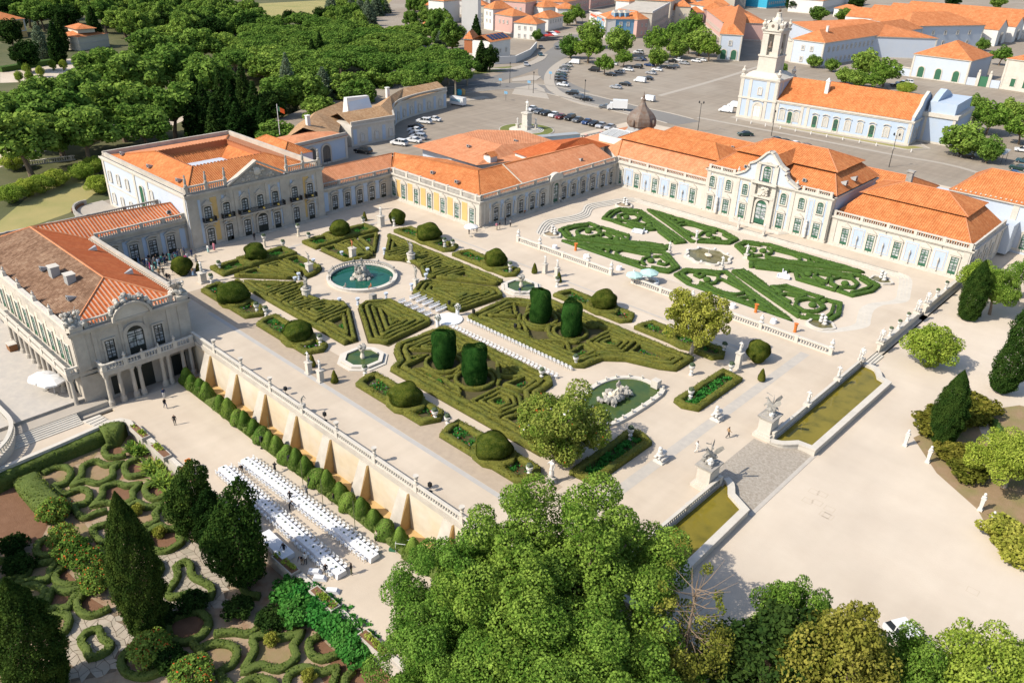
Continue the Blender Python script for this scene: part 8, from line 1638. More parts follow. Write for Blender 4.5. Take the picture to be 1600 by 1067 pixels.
b = MB(); b.prism([(58,9),(68,9),(68,30),(58,30)], 0, 9.0, 'plaster_blue', bottom=False); b.prism([(57.6,8.6),(68.4,8.6),(68.4,30.4),(57.6,30.4)], 8.4, 9.3, 'stone_white'); b.prism([(60,9.5),(67,9.5),(67,29),(60,29)], 9.3, 12.5, 'plaster_blue', bottom=False); b.obj('choir', ch); fc = Face((58,9),(68,9)); fd = Face((68,9),(68,30)); trim(ch, [fc,fd], 8.4, 'stone_white', .6, .5, [(g,t,.8) for g in (fc,fd) for t in (1.2,g.L-.5)], None, 'choir_cornice'); b = MB(); fd.plate(b, [(1,9.3),(20,9.3),(20,12.4),(15,14.2),(10.5,15.2),(6,14.2),(1,12.4)], -9, -7, 'plaster_blue'); b.obj('choir_gable', ch)
for t in (5,10.5,16): fd.put(ch, 'blind_window', UNIT['cwb'], t, 1.2, .02)
chx = MB(); chx.box(27,28.2,5.5,6.7,9.5,14.8,'plaster_white'); chx.add([(26.8,5.3,14.8),(28.4,5.3,14.8),(28.4,6.9,14.8),(26.8,6.9,14.8),(27.6,6.1,16.0)], [(0,1,4),(1,2,4),(2,3,4),(3,0,4)], 'plaster_white'); chx.obj('chimney', ch)
b = MB(); b.box(0,13.5,-.4,13,0,14.0,'plaster_blue'); b.obj('tower_base', ch); fT = Face((0,-.4),(13.5,-.4)); fTe = Face((13.5,-.4),(13.5,13)); fTw = Face((0,13),(0,-.4))
for g in (fT, fTe, fTw):
    trim(ch, [g], 14.0, 'stone_white', .8, .9, [(g,t,1.1) for t in (.6,3.6,g.L-3.6,g.L-.6)], None, 'tower_cornice'); b = MB(); g.box(b, -.1, g.L+.1, 6.6, 7.2, .003, .3, 'stone_white'); b.obj('string_course', ch)
fT.put(ch, 'portal', unit('cp',2.6,5.2,1.3,'stone_white','stone_white','plaster_white',cols=1,rows=1,fw=.6,hood=1), 7.3, .3, .02); fT.put(ch, 'tower_window', SHUT, 7.3, 8.6, .02)
b = MB(); b.add([(-.2,-.6,14),(13.7,-.6,14),(13.7,13.2,14),(-.2,13.2,14),(2.6,1.9,15.6),(10.9,1.9,15.6),(10.9,11,15.6),(2.6,11,15.6)], [(0,1,5,4),(1,2,6,5),(2,3,7,6),(3,0,4,7),(4,5,6,7)], 'stone_white'); b.obj('tower_skirt', ch)
b = MB(); b.box(3.0,10.5,2.3,10.6,15.5,21.5,'stone_white'); b.box(2.7,10.8,2.0,10.9,21.5,22.1,'stone_white'); b.obj('tower_shaft', ch)
b = MB()
for x_ in (3.2,7.9):
    for y_ in (2.5,8.0): b.box(x_,x_+2.5,y_,y_+2.5,22.1,30.2,'stone_white')
b.box(3.0,10.5,2.3,10.6,30.0,31.0,'stone_white'); b.box(2.6,10.9,1.9,11.0,31.0,31.5,'stone_white'); b.box(4.6,9.0,3.9,9.1,22.1,23.2,'stone_white'); b.obj('belfry', ch)
for x_, y_ in ((6.8,3.0),(6.8,9.9),(3.8,6.4),(9.8,6.4)): b = MB(); b.lathe([(.9,25.0),(.6,25.6),(.5,26.6),(.2,27.1),(.05,27.6)], 'copper', x_, y_, 0, 10); b.obj('bell', ch)
for gg in (Face((3.2,2.3),(10.3,2.3)), Face((10.5,2.5),(10.5,10.4)), Face((3,10.4),(3,2.5))):
    b = MB(); c_ = gg.L/2; q = [(c_-2.0,31.5)]+[(c_-2.0+4*k/8, 33.6+.9*math.sin(math.pi*k/8)) for k in range(9)]+[(c_+2.0,31.5)]; gg.plate(b, q, -1.0, .1, 'stone_white'); b.obj('gable_face', ch); b = MB(); x_, y_ = gg.pt(c_,.12); gg.plate(b, [(c_+.6*math.cos(t),32.9+.6*math.sin(t)) for t in np.linspace(0,2*math.pi,14,endpoint=False)], .1, .2, 'copper'); b.obj('clock', ch)
b = MB(); b.lathe([(3.4,31.4),(2.9,32.6),(2.2,33.8),(1.9,35.0),(1.1,35.9),(.9,37.3),(1.1,37.5),(.2,37.7)], 'stone_white', 6.8, 6.4, 0, 10); b.lathe([(.1,37.6),(.55,38.0),(.6,38.5),(.1,39.0),(.05,40)], 'copper', 6.8, 6.4, 0, 8); b.obj('cupola', ch)
for o_ in list(ch.children):
    if o_.name.split('.')[0] in ('tower_shaft','belfry','bell','gable_face','clock','cupola'): o_.scale = (.86,.86,.86); o_.location = (.95,.9,1.96)
for x_, y_, zz in ((3.7,3.1,29.0),(9.8,3.1,29.0),(9.8,9.8,29.0),(3.7,9.8,29.0),(.4,0,14),(13,0,14),(13,12.6,14),(.4,12.6,14)): b = MB(); finial(b, x_, y_, zz, 3.2); b.obj('pinnacle', ch)
b = MB(); b.prism([(12,22),(34,22),(34,36),(12,36)], 0, 8, 'plaster_blue', bottom=False); f_, e_ = hip(11.5,34.5,21.5,36.5,8.05,3.2,None,'x'); b.roof(f_, 'roof_redplain'); b.box(31,32.4,24,25,8,11.5,'plaster_blue'); b.obj('sacristy', ch)
for k in range(12):
    x, y = -22+k*5.2, 176.2+k*.38; b = MB(); b.lathe([(.22,0),(.18,.6),(.22,.7),(.1,.85),(.02,.95)], 'plaster_white', x, y, .02, 8); o = b.obj('bollard'); tag(o, 'white stone bollard before the church, '+ORD[k]+' from the tower', 'bollard', 'bollards before the church')
block('barracks', 'pale blue barracks end with two green arched doors, left of the bell tower', (-99.9,294.5), (-90.5,299.5), 120, 12.2, 4.5, 'plaster_pale', 'roof_far', BARW, (7.2,), 4.2, doors=(GARCH,(2.6,7.6)), off=3)
T, f = block('barracks', 'long pale blue barracks range with many windows behind the church', (-73.1,318.0), (-56.4,317.0), 112, 11.0, 4.6, 'plaster_pale', 'roof_far', BARW, (1.4,6.6), 4.6, off=3); chimney(T, -62, 330, 13, 4)
block('barracks', 'pale blue barracks cross range with hipped roof behind the gatehouse', (-56.0,424.0), (-30.0,474.0), 30, 11.8, 6, 'plaster_pale', 'roof_far', BARW, (1.4,7.0), 9, off=6)
block('barracks', 'orange-roofed barracks rear range seen over the bell tower', (-112,395), (-74,352), 60, 10.5, 5.5, 'plaster_pale', 'roof_far', None)
T = thing('barracks_gate', 'white pedimented barracks gate right of the bell tower', 'gate'); f = Face((-86,322),(-74,320)); b = MB(); f.box(b, 0, f.L, 0, 9.5, -1.5, 0, 'stone_white'); f.plate(b, [(0,9.5),(f.L,9.5),(f.L/2,13)], -1.5, .3, 'stone_white'); b.obj('wall', T); f.put(T, 'arch', GARCH, f.L/2, .2, .02)
T, f = block('gatehouse', 'blue gatehouse with three green arched doors and pyramid orange roof', (-17.2,325), (7.3,324.3), 28, 10.0, 6.2, 'plaster_pale', 'roof_far', None, doors=(GARCH,(4.6,12.2,19.8)), inset_=12.5)
T = thing('forecourt_gate', 'green gates between white pillars and blue wall right of gatehouse', 'gate'); f = Face((7.5,324.5),(20.5,325.5)); b = MB(); f.box(b, 0, 4, 0, 3.2, -.6, 0, 'plaster_pale'); f.box(b, 9, f.L, 0, 3.2, -.6, 0, 'plaster_pale'); b.obj('wall', T);
for t in (4.2,8.8): b = MB(); f.box(b, t-.6, t+.6, 0, 5.6, -.9, .3, 'stone_white'); x, y = f.pt(t,-.3); b.lathe([(.4,0),(.55,.5),(.3,1.2)], 'stone_white', x, y, 5.6, 8); b.obj('pillar', T)
b = MB(); f.box(b, 4.8, 8.2, 0, 4.2, -.3, -.15, 'shutter_green'); b.obj('gate_leaf', T)
T = thing('courtyard_wall', 'low blue courtyard wall left of the gatehouse', 'wall'); f = Face((-27,327),(-17.2,325)); b = MB(); f.box(b, 0, f.L, 0, 3.4, -.6, 0, 'plaster_pale'); f.box(b, -.2, f.L, 3.4, 3.8, -.8, .2, 'stone_white'); b.obj('wall', T)
block('barracks', 'white and blue building with green shutters at the right edge', (20.5,326), (50,323), 30, 12.5, 5, 'stone_white', 'roof_far', unit('gsh',1.8,3.2,0,'stone_white','shutter_green','door_green',louvre=True), (1.6,), 5.0)
for k in range(4):
    x0_, y0_ = -24+k*1.6, 482+k*30; T = thing('shed', 'white gabled military shed, '+ORD[k]+' from the barracks', 'shed', (x0_,y0_,0), R(94), 'gabled sheds'); b = MB(); b.prism([(0,0),(26,0),(26,90),(0,90)], 0, 9, 'plaster_white', bottom=False); b.add([(0,-.01,9),(26,-.01,9),(13,-.01,14)], [(0,1,2)], 'plaster_white'); b.obj('wall', T); b = MB(); b.roof([[(-.3,-.3,9),(13,-.3,14.2),(13,90,14.2),(-.3,90,9)],[(13,-.3,14.2),(26.3,-.3,9),(26.3,90,9),(13,90,14.2)]], 'roof_far'); b.obj('roof', T); b = MB(); b.box(9,17,-.1,-.02,0,7,'pane_dark'); b.obj('door', T)
w_ = ZR(640,0,900,1600); v_ = ZR(860,0,1160,1600); k_ = ZR(1140,0,1440,1600)
HS = [(w_,(1000,372),(1215,392),12,8.4,3.6,'plaster_white','white corner cafe house with red parasols',(1.0,5.2)),(w_,(1330,302),(1470,270),12,7,3.4,'plaster_white','small white house right of the cafe house',(4.2,)),(w_,(500,372),(655,378),16,22,4,'plaster_white','tall white-walled house rising above the dark firs',()),(w_,(715,282),(800,300),14,12,4,'plaster_white','narrow white house left of the pink house',(4.5,8.5)),(w_,(820,300),(985,330),13,9.5,3.4,'plaster_pink','pink house with roof terrace',(5.2,)),
 (w_,(880,180),(1110,200),16,11,5,'plaster_pink','pink house with steep red roof',(6,)),(w_,(1010,110),(1140,120),12,12,5,'terracotta','red brick house at the top edge',()),(w_,(1280,200),(1470,190),14,8,3.5,'plaster_white','low white house under the far pink terrace',(3,)),(w_,(330,230),(480,210),12,13,5,'plaster_white','white house with blue dormer behind the trees',()),(w_,(455,60),(700,80),22,9,0,'plaster_white','flat-roofed white building at the top edge',(3,)),(w_,(525,520),(600,525),10,7,3.5,'terracotta','brick red house half hidden by firs',()),(w_,(85,345),(185,350),9,4.5,2.6,'terracotta','small red-roofed hut in the umbrella pines',()),
 (w_,(1250,70),(1420,80),18,9,3.5,'plaster_pink','pink terrace house at the top edge, left',(3,6)),(w_,(1430,90),(1610,80),18,9,3.5,'plaster_pink','pink terrace house at the top edge, right',(3,6)),
 (v_,(110,140),(320,90),20,9,4,'plaster_pink','long pink house behind the street trees',(2,5.5)),(v_,(330,80),(530,40),20,10,4,'plaster_pink','pink street house at the top edge',(2,5.5)),(v_,(540,90),(650,100),14,7,4,'plaster_white','white house with orange roof behind the blue house',()),
 (v_,(712,322),(826,310),26,10,4,'plaster_pink','brownish pink house beside the blue house',(2,6)),(v_,(830,315),(975,215),22,13.5,0,'stone','long grey-pink building with open roof',(2,6)),(v_,(985,205),(1060,160),24,14,3,'plaster_cream','cream street house behind the grey building',(3,8)),(v_,(1050,160),(1145,110),24,14,3,'plaster_pink','rose street house behind the square trees',(3,8)),(v_,(650,60),(940,80),20,12,0,'plaster_white','broad white party wall above the blue house',()),
 (v_,(1150,150),(1345,180),16,9,3.4,'plaster_white','white gabled house left of the barracks',(4,)),(v_,(1290,215),(1420,330),26,9.5,4.5,'plaster_pink','pink stuccoed house beside the barracks end',(3,)),(v_,(1300,85),(1440,85),30,26,0,'plaster_cream','cream apartment block at the top edge',(6,10,14,18)),(v_,(1450,70),(1620,70),30,24,0,'stone_grey','grey apartment block at the top edge',(6,10,14,18)),(k_,(305,75),(590,40),24,14,0,'paint_turquoise','turquoise blue building at the top edge',(3,7)),(k_,(760,125),(1100,40),26,10,5,'plaster_white','orange-roofed house behind the barracks trees',(3,)),(k_,(860,140),(1030,160),12,6,3,'plaster_white','small hipped house behind the barracks',())]
for rd, a, c, dep, h, rh, wm, lab, rws in HS:
    p, q = rd(*a), rd(*c); T, f = block('house', lab, p, q, dep, h, rh, wm, 'roof_far', HOUSEW if rws else None, rws or (1,), 3.6, None if h > 15 else 'stone_white', cat='house', quoin=False, sidewin=False, over=.6)
    if not rh: b = MB(); g = Face(p, q); g.box(b, 0, g.L, h, h+.7, -.4, .05, 'plaster_white'); b.obj('parapet', T)
rs = random.Random(17); far_h = []
for u, v in [(u_+rs.uniform(-7,7), v_0+rs.uniform(-2,2)) for v_0 in (3,13,24,36) for u_ in range(660,1140,21)]:
    if not (745 < u < 870 and v > 20) and not (880 < u < 1010 and v > 8) and not (u < 720 and v > 30): far_h.append((u, v))
for k, (u, v) in enumerate(sorted(far_h)):
    x, y = G(u, v); a = R(40)+rs.choice((0,math.pi/2))*0+rs.uniform(-.15,.15); w = rs.uniform(9,14); p = (x, y); q = (x+w*math.cos(a), y+w*math.sin(a)); h = rs.uniform(6,12); block('house', 'pastel town house far behind the square, '+ORD[k]+' from the left', p, q, rs.uniform(9,12), h, rs.uniform(2.5,4), rs.choice(['plaster_white','plaster_pink','plaster_cream','plaster_white','plaster_pink','stone']), 'roof_far', HOUSEW, (1.2,4.4) if h > 7 else (1.2,), 3.4, None, cat='house', quoin=False, sidewin=False)
T, f = block('house', 'bright blue corner house with white trim and dormers', v_(452,318), v_(702,318), 17, 10.2, 4.2, 'paint_blue', 'roof_far', unit('bw',1.3,2.2,0,'stone_white','white_paint','pane',cols=2,rows=2,kick=.1,fw=.3), (1.6,6.2), 4.4, cat='house')
fs_ = Face(v_(452,318), v_(702,318))
for t in (.32,.5,.68): b = MB(); x, y = fs_.pt(fs_.L*t,-3); b.box(x-1.3,x+1.3,y-1.2,y+2,10.5,13.2,'paint_blue'); b.add([(x-1.6,y-1.4,13.2),(x+1.6,y-1.4,13.2),(x,y-1.4,14.8),(x-1.6,y+3,13.2),(x+1.6,y+3,13.2),(x,y+3,14.8)], [(0,1,2),(0,2,5,3),(1,4,5,2)], 'stone_white'); b.box(x-.7,x+.7,y-1.25,y-1.21,11,12.8,'pane'); b.obj('dormer', T)
f2_ = Face(v_(318,250), v_(450,318)); b = MB(); f2_.box(b, 0, f2_.L, 0, 10.2, -6, -.02, 'plaster_white'); f2_.box(b, 2, f2_.L-2, 8.4, 10, .0, .2, 'plaster_pink'); f2_.box(b, -.3, f2_.L+.3, 10.2, 10.8, -.4, .4, 'stone_white'); b.obj('white_front', T)
b = MB(); f2_.box(b, 3, f2_.L-3, 8.8, 9.6, .2, .24, 'petal_red'); b.obj('shop_sign', T)
T, f = block('house', 'white house with solar panels behind a white garden wall', w_(770,600), w_(965,560), 10, 8.8, 0, 'plaster_white', 'roof_far', HOUSEW, (3.5,), 5, None, cat='house'); P = lambda t, d_, z: (*f.pt(t, d_), z); b = MB(); b.roof([[P(-.5,.5,8.8),P(f.L+.5,.5,8.8),P(f.L+.5,-5,11.4),P(-.5,-5,11.4)],[P(f.L+.5,-10.5,8.8),P(-.5,-10.5,8.8),P(-.5,-5,11.4),P(f.L+.5,-5,11.4)]], 'roof_far'); b.obj('roof', T)
for k in range(5): t0, t1 = f.L*(.14+.17*k), f.L*(.28+.17*k); b = MB(); n0 = P(t0,-.6,9.55), P(t1,-.6,9.55), P(t1,-4.2,11.25), P(t0,-4.2,11.25); b.add(list(n0), [(0,1,2,3)], 'car_darkblue'); b.obj('solar_panel', T)
b = MB(); f.plate(b, [(f.L-.02,8.8),(f.L,8.8),(f.L,8.8)], 0, 0, 'plaster_white'); gw = px([(772,101),(805,99),(828,88),(838,76)]); T = thing('garden_wall', 'white garden wall of the solar-panelled house along the road', 'wall'); b = MB(); ribbon(b, gw, .5, [(-.5,0),(-.5,3.2),(.5,3.2),(.5,0)], 'plaster_white', False, 0); b.obj('wall', T)
for k, (a, c, m) in enumerate([(1290,372,'parasol_white'),(1330,366,'cloth_red'),(1370,362,'parasol_white'),(1410,358,'cloth_red'),(1310,392,'cloth_red'),(1350,388,'cloth_red'),(1390,382,'parasol_white')]): x, y = w_(a, c); parasol(x, y, 0, 2.4, 2.6, m, ('white' if 'white' in m else 'red')+' cafe parasol before the white corner house, '+ORD[k]+' from the left', 'cafe parasols')
T, f = block('house', 'yellow house with long red roof at the left edge', G(-20,64,PRK), G(44,58,PRK), 22, 6, 4.5, 'plaster_yellow', 'roof_far', None, z=PRK, cat='house'); T, f = block('house', 'small cream house with two-tier red roof in the park', G(126,80,PRK), G(172,73,PRK), 14, 3.2, 2.4, 'plaster_cream', 'roof_far', None, z=PRK, cat='house'); c_ = f.pt(f.L/2,-7); b = MB(); b.box(c_[0]-6,c_[0]+6,c_[1]-4,c_[1]+4,4.5,6.4,'plaster_cream'); ff, e_ = hip(c_[0]-7,c_[0]+7,c_[1]-5,c_[1]+5,6.4,1.8,None,'x'); b.roof(ff, 'roof_far'); b.obj('upper_roof', T)
x, y = G(95,252,PRK); T = thing('garden_balustrade', 'weathered white balustrade fragment by the park path', 'balustrade'); f = Face(G(22,262,PRK), G(118,250,PRK)); b = MB(); f.balustrade(b, 0, f.L, PRK, 1.3, 0, .4, 'stone_white', [1,f.L/2,f.L-1], .6); b.obj('balustrade', T)
T = thing('monument', 'white statue monument on stepped round base with corner figures', 'monument', (-60.1,110.6,0));
for k in range(4): b = MB(); b.lathe([(5.6-.55*k,.18*k),(5.6-.55*k,.18*(k+1))], 'stone_clean', n=28); b.obj('step', T)
b = MB(); b.box(-1.5,1.5,-1.5,1.5,.72,1.6,'stone_white'); b.box(-1.1,1.1,-1.1,1.1,1.6,5.2,'stone_white'); b.box(-1.35,1.35,-1.35,1.35,5.2,5.6,'stone_white'); b.obj('pedestal', T); put(stone_fig('robe','marble'), 'figure', T, (0,0,5.6), 0, 2.2)
for k in range(4): a = R(45+90*k); put(pedestal(.9,1.2,'stone_white'), 'side_pedestal', T, (2.9*math.cos(a),2.9*math.sin(a),.72)); put(stone_fig('robe','marble'), 'side_figure', T, (2.9*math.cos(a),2.9*math.sin(a),1.92), a, 1.15)
b = MB(); b.lathe([(8.8,0),(8.8,.16),(.1,.165)], 'kerb', -60.1, 110.6, 0, 40); b.lathe([(8.5,.166),(.1,.17)], 'grass', -60.1, 110.6, 0, 40); struct('traffic_island', b)
def car_meshes(kind, col):
    key = ('car', kind, col)
    if key in UR: return UR[key]
    L_, W_, H_ = dict(car=(4.4,1.8,1.48), suv=(4.6,1.9,1.72), van=(5.2,2.0,2.2))[kind]; m = 'car_'+col; b = MB(); h = L_/2; w = W_/2
    pr = dict(car=[(-h,.35),(-h,.78),(-h*.93,.92),(-h*.42,.98),(h*.72,.98),(h,.86),(h,.35)], suv=[(-h,.4),(-h,.88),(-h*.93,1.02),(-h*.45,1.08),(h*.9,1.08),(h,.95),(h,.4)], van=[(-h,.4),(-h,.9),(-h*.9,1.1),(-h*.62,1.2),(h*.99,1.2),(h,1.1),(h,.4)])[kind]
    def slab_(pr, w0, w1, mm):
        n = len(pr); vs = [(x,-w0,z) for x,z in pr]+[(x,w0,z) for x,z in pr]; b.add(vs, [tuple(range(n)),tuple(range(2*n-1,n-1,-1))]+[(i,n+i,n+(i+1) % n,(i+1) % n) for i in range(n)], mm)
    slab_(pr, w, w, m); g = MB(); zb = pr[3][1]-.01
    if kind == 'car': cab = [(-h*.46,zb),(-h*.12,H_-.05),(h*.42,H_-.05),(h*.80,zb)]
    elif kind == 'suv': cab = [(-h*.48,zb),(-h*.2,H_-.05),(h*.78,H_-.05),(h*.95,zb)]
    else: cab = [(-h*.66,zb),(-h*.42,H_-.05),(h*.97,H_-.05),(h*.99,zb)]
    wt = w*.80; vs = [(cab[0][0],-w*.94,zb),(cab[1][0],-wt,cab[1][1]),(cab[2][0],-wt,cab[2][1]),(cab[3][0],-w*.94,zb)]; vs += [(x,-y,z) for x,y,z in vs]
    g.add(vs, [(0,1,2,3),(7,6,5,4),(0,4,5,1),(2,6,7,3)], 'car_glass' if kind != 'van' else m)
    if kind == 'van': g.add([(cab[0][0]-.02,-w*.85,zb+.05),(cab[0][0]-.02,w*.85,zb+.05),(cab[1][0]-.02,wt*.9,H_-.15),(cab[1][0]-.02,-wt*.9,H_-.15)], [(0,1,2,3)], 'car_glass')
    b.box(cab[1][0], cab[2][0], -wt-.01, wt+.01, H_-.055, H_, m)
    for t in (.33,.66):
        xx = cab[1][0]+(cab[2][0]-cab[1][0])*t
        for s in (-1,1): b.add([(xx-.05,s*(w*.95),zb),(xx+.05,s*(w*.95),zb),(xx+.05,s*(wt+.015),H_-.05),(xx-.05,s*(wt+.015),H_-.05)], [(0,1,2,3)], m)
    wh = MB(); vs = []; n = 12
    for y_, r_ in ((-.1,.32),(.1,.32)):
        for k in range(n): vs.append((r_*math.cos(2*math.pi*k/n), y_, .32+r_*math.sin(2*math.pi*k/n)))
    wh.add(vs, [(k,(k+1) % n,n+(k+1) % n,n+k) for k in range(n)]+[tuple(range(n)),tuple(range(2*n-1,n-1,-1))], 'tyre'); vs = [(.19*math.cos(2*math.pi*k/8), y_, .32+.19*math.sin(2*math.pi*k/8)) for y_ in (-.105,.105) for k in range(8)]; wh.add(vs, [tuple(range(8)),tuple(range(8,16))], 'rim')
    lp = MB(); lp.box(-h-.02,-h+.1,-w*.9,-w*.55,.62,.78,'lamp_glass'); lp.box(-h-.02,-h+.1,w*.55,w*.9,.62,.78,'lamp_glass'); lp.box(h-.1,h+.02,-w*.9,-w*.6,.66,.84,'lamp_red'); lp.box(h-.1,h+.02,w*.6,w*.9,.66,.84,'lamp_red')
    UR[key] = (b.mesh('body'), g.mesh('glasshouse'), wh.mesh('wheel'), lp.mesh('lamps'), h, w); return UR[key]
def car(x, y, rz, kind, col, label, group=None, s=1.06, z=.02, name='parked_car', cat='car'):
    bd, gl, wh, lp, h, w = car_meshes(kind, col); T = thing(name, label, cat, (x,y,z), rz, group); T.scale = (s,s,s); put(bd, 'body', T); put(gl, 'windows', T); put(lp, 'lamps', T)
    for sx in (-.62,.62):
        for sy in (-1,1): put(wh, 'wheel', T, (sx*h,sy*(w-.08),0))
t_ = ZR(400,0,800,1599); m_ = ZR(800,0,1200,1599); n_ = ZR(1200,0,1600,1599)
CARS = [(t_,24,'by the curved annex',[(670,958,'suv','black'),(895,908,'suv','white'),(985,890,'car','white'),(1015,872,'suv','silver'),(1003,850,'car','silver'),(995,827,'car','white'),(1000,805,'car','black'),(1050,772,'suv','white'),(1110,758,'car','white')]),
 (m_,98,'in the row behind the monument',[(125,692,'car','white'),(170,710,'car','grey'),(213,720,'car','black'),(262,730,'car','white'),(303,742,'car','red'),(362,750,'suv','black'),(410,762,'car','grey'),(468,775,'car','blue'),(512,786,'car','black'),(556,797,'car','silver'),(612,808,'car','silver')]),
 (m_,20,'at the left end of the car park',[(318,540,'car','white'),(305,512,'car','black'),(305,494,'car','black'),(310,476,'car','green'),(318,452,'car','silver'),(330,434,'car','grey'),(345,418,'car','silver'),(390,400,'van','white')]),
 (m_,15,'under the square trees',[(512,448,'van','black'),(612,475,'car','black'),(672,458,'car','silver'),(628,408,'car','white'),(725,445,'car','white'),(782,428,'suv','black'),(868,466,'car','silver'),(906,445,'car','white'),(785,382,'car','grey'),(810,380,'car','blue'),(790,336,'suv','white'),(858,416,'car','blue'),(985,432,'suv','black'),(1012,424,'car','grey'),(1000,392,'car','black'),(1036,384,'car','white'),(1075,404,'car','silver'),(1150,390,'car','white'),(1185,384,'car','white'),(945,395,'car','silver')]),
 (m_,25,'along the road edge of the car park',[(377,594,'suv','black'),(420,616,'car','grey'),(462,630,'car','black'),(585,680,'car','grey')]),(m_,10,'in the open car park',[(648,555,'car','silver'),(706,536,'car','black'),(850,632,'van','white'),(798,515,'van','white'),(846,500,'car','black')]),
 (m_,140,'on the road by the cafe house',[(180,305,'car','grey'),(280,308,'car','grey'),(178,350,'car','teal'),(88,412,'car','silver')]),(m_,10,'beside the bell tower',[(1335,702,'van','white'),(1388,672,'van','white')]),(m_,50,'alone on the church street',[(1455,850,'car','green')]),
 (n_,60,'on the street before the church',[(45,888,'car','teal'),(100,902,'car','green'),(160,915,'car','white'),(232,930,'car','grey')]),(n_,10,'behind the church',[(800,543,'car','black'),(832,530,'car','teal'),(868,524,'suv','white')]),(n_,20,'under the trees right of the church',[(1235,985,'car','black'),(1590,950,'car','white'),(1505,770,'car','white')])]
for rd, hd, lab, L_ in CARS:
    for k, (a, c, kd, cl) in enumerate(L_):
        x, y = rd(a, c); same = [q for q in L_ if q[2:] == (kd, cl)]; nth = '' if len(same) == 1 else ', '+ORD[same.index((a,c,kd,cl))]+' such from left'
        car(x, y, R(hd)+random.uniform(-.06,.06), kd, cl, cl.replace('darkblue','dark blue')+' '+dict(car='car',suv='tall car',van='van')[kd]+' parked '+lab+nth, 'cars parked '+lab, .98 if kd == 'van' else 1.1)
r4_ = ZR(1400,120,1600,1186)
for k, (a, c, cl, l) in enumerate([(1070,920,'blue','nearest'),(1130,865,'green','second'),(1190,800,'teal','farthest')]): x, y = r4_(a, c); car(x, y, R(5), 'car', cl, cl+' car at the right edge street, '+l, None, 1.1)
x, y = r4_(770,760); T = thing('awning', 'grey white canvas awning under the trees right of the church', 'awning', (x,y,0)); b = MB(); b.add([(-7,-3,3),(7,-3,3),(7,3,3.6),(-7,3,3.6)], [(0,1,2,3)], 'lead'); b.obj('canvas', T)
for sx in (-6.5,6.5):
    for sy in (-2.6,2.6): b = MB(); b.tube([(sx,sy,0),(sx,sy,3.1)], .06, 'iron', 5); b.obj('post', T)
x, y = m_(655,690); T = thing('box_truck', 'white box truck parked at the road edge', 'truck', (x,y,.02), R(35)); b = MB(); b.box(-1.6,3.6,-1.15,1.15,.9,3.7,'car_white'); b.obj('cargo_box', T); b = MB(); b.add([(-3.6,-1.05,.5),(-1.65,-1.05,.5),(-1.65,-1.05,2.6),(-2.6,-1.05,2.6),(-3.4,-1.05,1.6),(-3.6,-1.05,1.4),(-3.6,1.05,.5),(-1.65,1.05,.5),(-1.65,1.05,2.6),(-2.6,1.05,2.6),(-3.4,1.05,1.6),(-3.6,1.05,1.4)], [(0,1,2,3,4,5),(11,10,9,8,7,6),(0,5,11,6),(5,4,10,11),(3,2,8,9),(1,7,8,2)], 'car_white'); b.add([(-3.42,-.95,1.65),(-3.42,.95,1.65),(-2.66,.95,2.55),(-2.66,-.95,2.55)], [(0,1,2,3)], 'car_glass'); b.obj('cab', T)
for sx in (-2.6,2.3):
    for sy in (-1,1): put(car_meshes('van','white')[2], 'wheel', T, (sx,sy*.95,0), 0, 1.3)
x, y = m_(295,872); T = thing('tour_bus', 'long pale bus roof behind the curved parapet', 'bus', (-40.6,102,.02), R(68)); b = MB(); b.box(-7.5,7.5,-1.3,1.3,.5,3.1,'glass_blue'); b.box(-7.6,7.6,-1.35,1.35,3.1,3.4,'lead'); b.box(-7.6,7.6,-1.34,1.34,.4,1.3,'car_white'); b.obj('body', T)
for sx in (-5,5):
    for sy in (-1,1): put(car_meshes('van','white')[2], 'wheel', T, (sx,sy*1.2,0), 0, 1.5)
x, y = t_(1262,660); T = thing('kiosk_van', 'white kiosk van at the end of the curved annex', 'van', (x,y,.02), R(10)); b = MB(); b.box(-2.9,2.9,-1.1,1.1,.5,3.0,'car_white'); b.box(-2.5,1.8,-1.15,-1.1,1.5,2.4,'glass_blue'); b.obj('body', T)
for sx in (-1.9,1.9):
    for sy in (-1,1): put(car_meshes('van','white')[2], 'wheel', T, (sx,sy,0))
for k, (a, c, m) in enumerate([(1250,590,'shutter_green'),(1270,595,'paint_turquoise'),(1292,592,'plaster_yellow')]): x, y = t_(a, c); b = MB(); b.lathe([(.9,0),(1.0,1.4),(.7,2.0),(.2,2.2)], m, x, y, 0, 8); o = b.obj('recycling_bin'); tag(o, ('green','blue','yellow')[k]+' recycling bin behind the kiosk van', 'bin', 'recycling bins')
x, y = G(1418,1012,RGT); car(x, y, R(150), 'suv', 'white', 'white vehicle half hidden by the golden conifer', None, 1.1, RGT+.02); x, y = G(1252,1058,RGT); car(x, y, R(60), 'car', 'white', 'white car hidden under the trees at the bottom edge', None, 1.0, RGT+.02); x, y = G(1572,468,RGT); car(x, y, R(20), 'car', 'grey', 'small dark buggy under the trees at the right edge', None, .8, RGT+.02)
def lamp(x, y, h, label, two=False):
    T = thing('street_lamp', label, 'street lamp', (x,y,0), R(20), 'street lamps'); b = MB(); b.tube([(0,0,0),(0,0,h)], [.12,.07], 'iron', 6); b.obj('post', T)
    for s in ((-1,1) if two else (0,)): b = MB(); b.lathe([(.1,0),(.28,.2),(.2,.6),(.02,.8)], 'iron', s*.7, 0, h-.1, 6); b.tube([(0,0,h-.3),(s*.7,0,h-.1)], .04, 'iron', 4); b.obj('lantern', T)
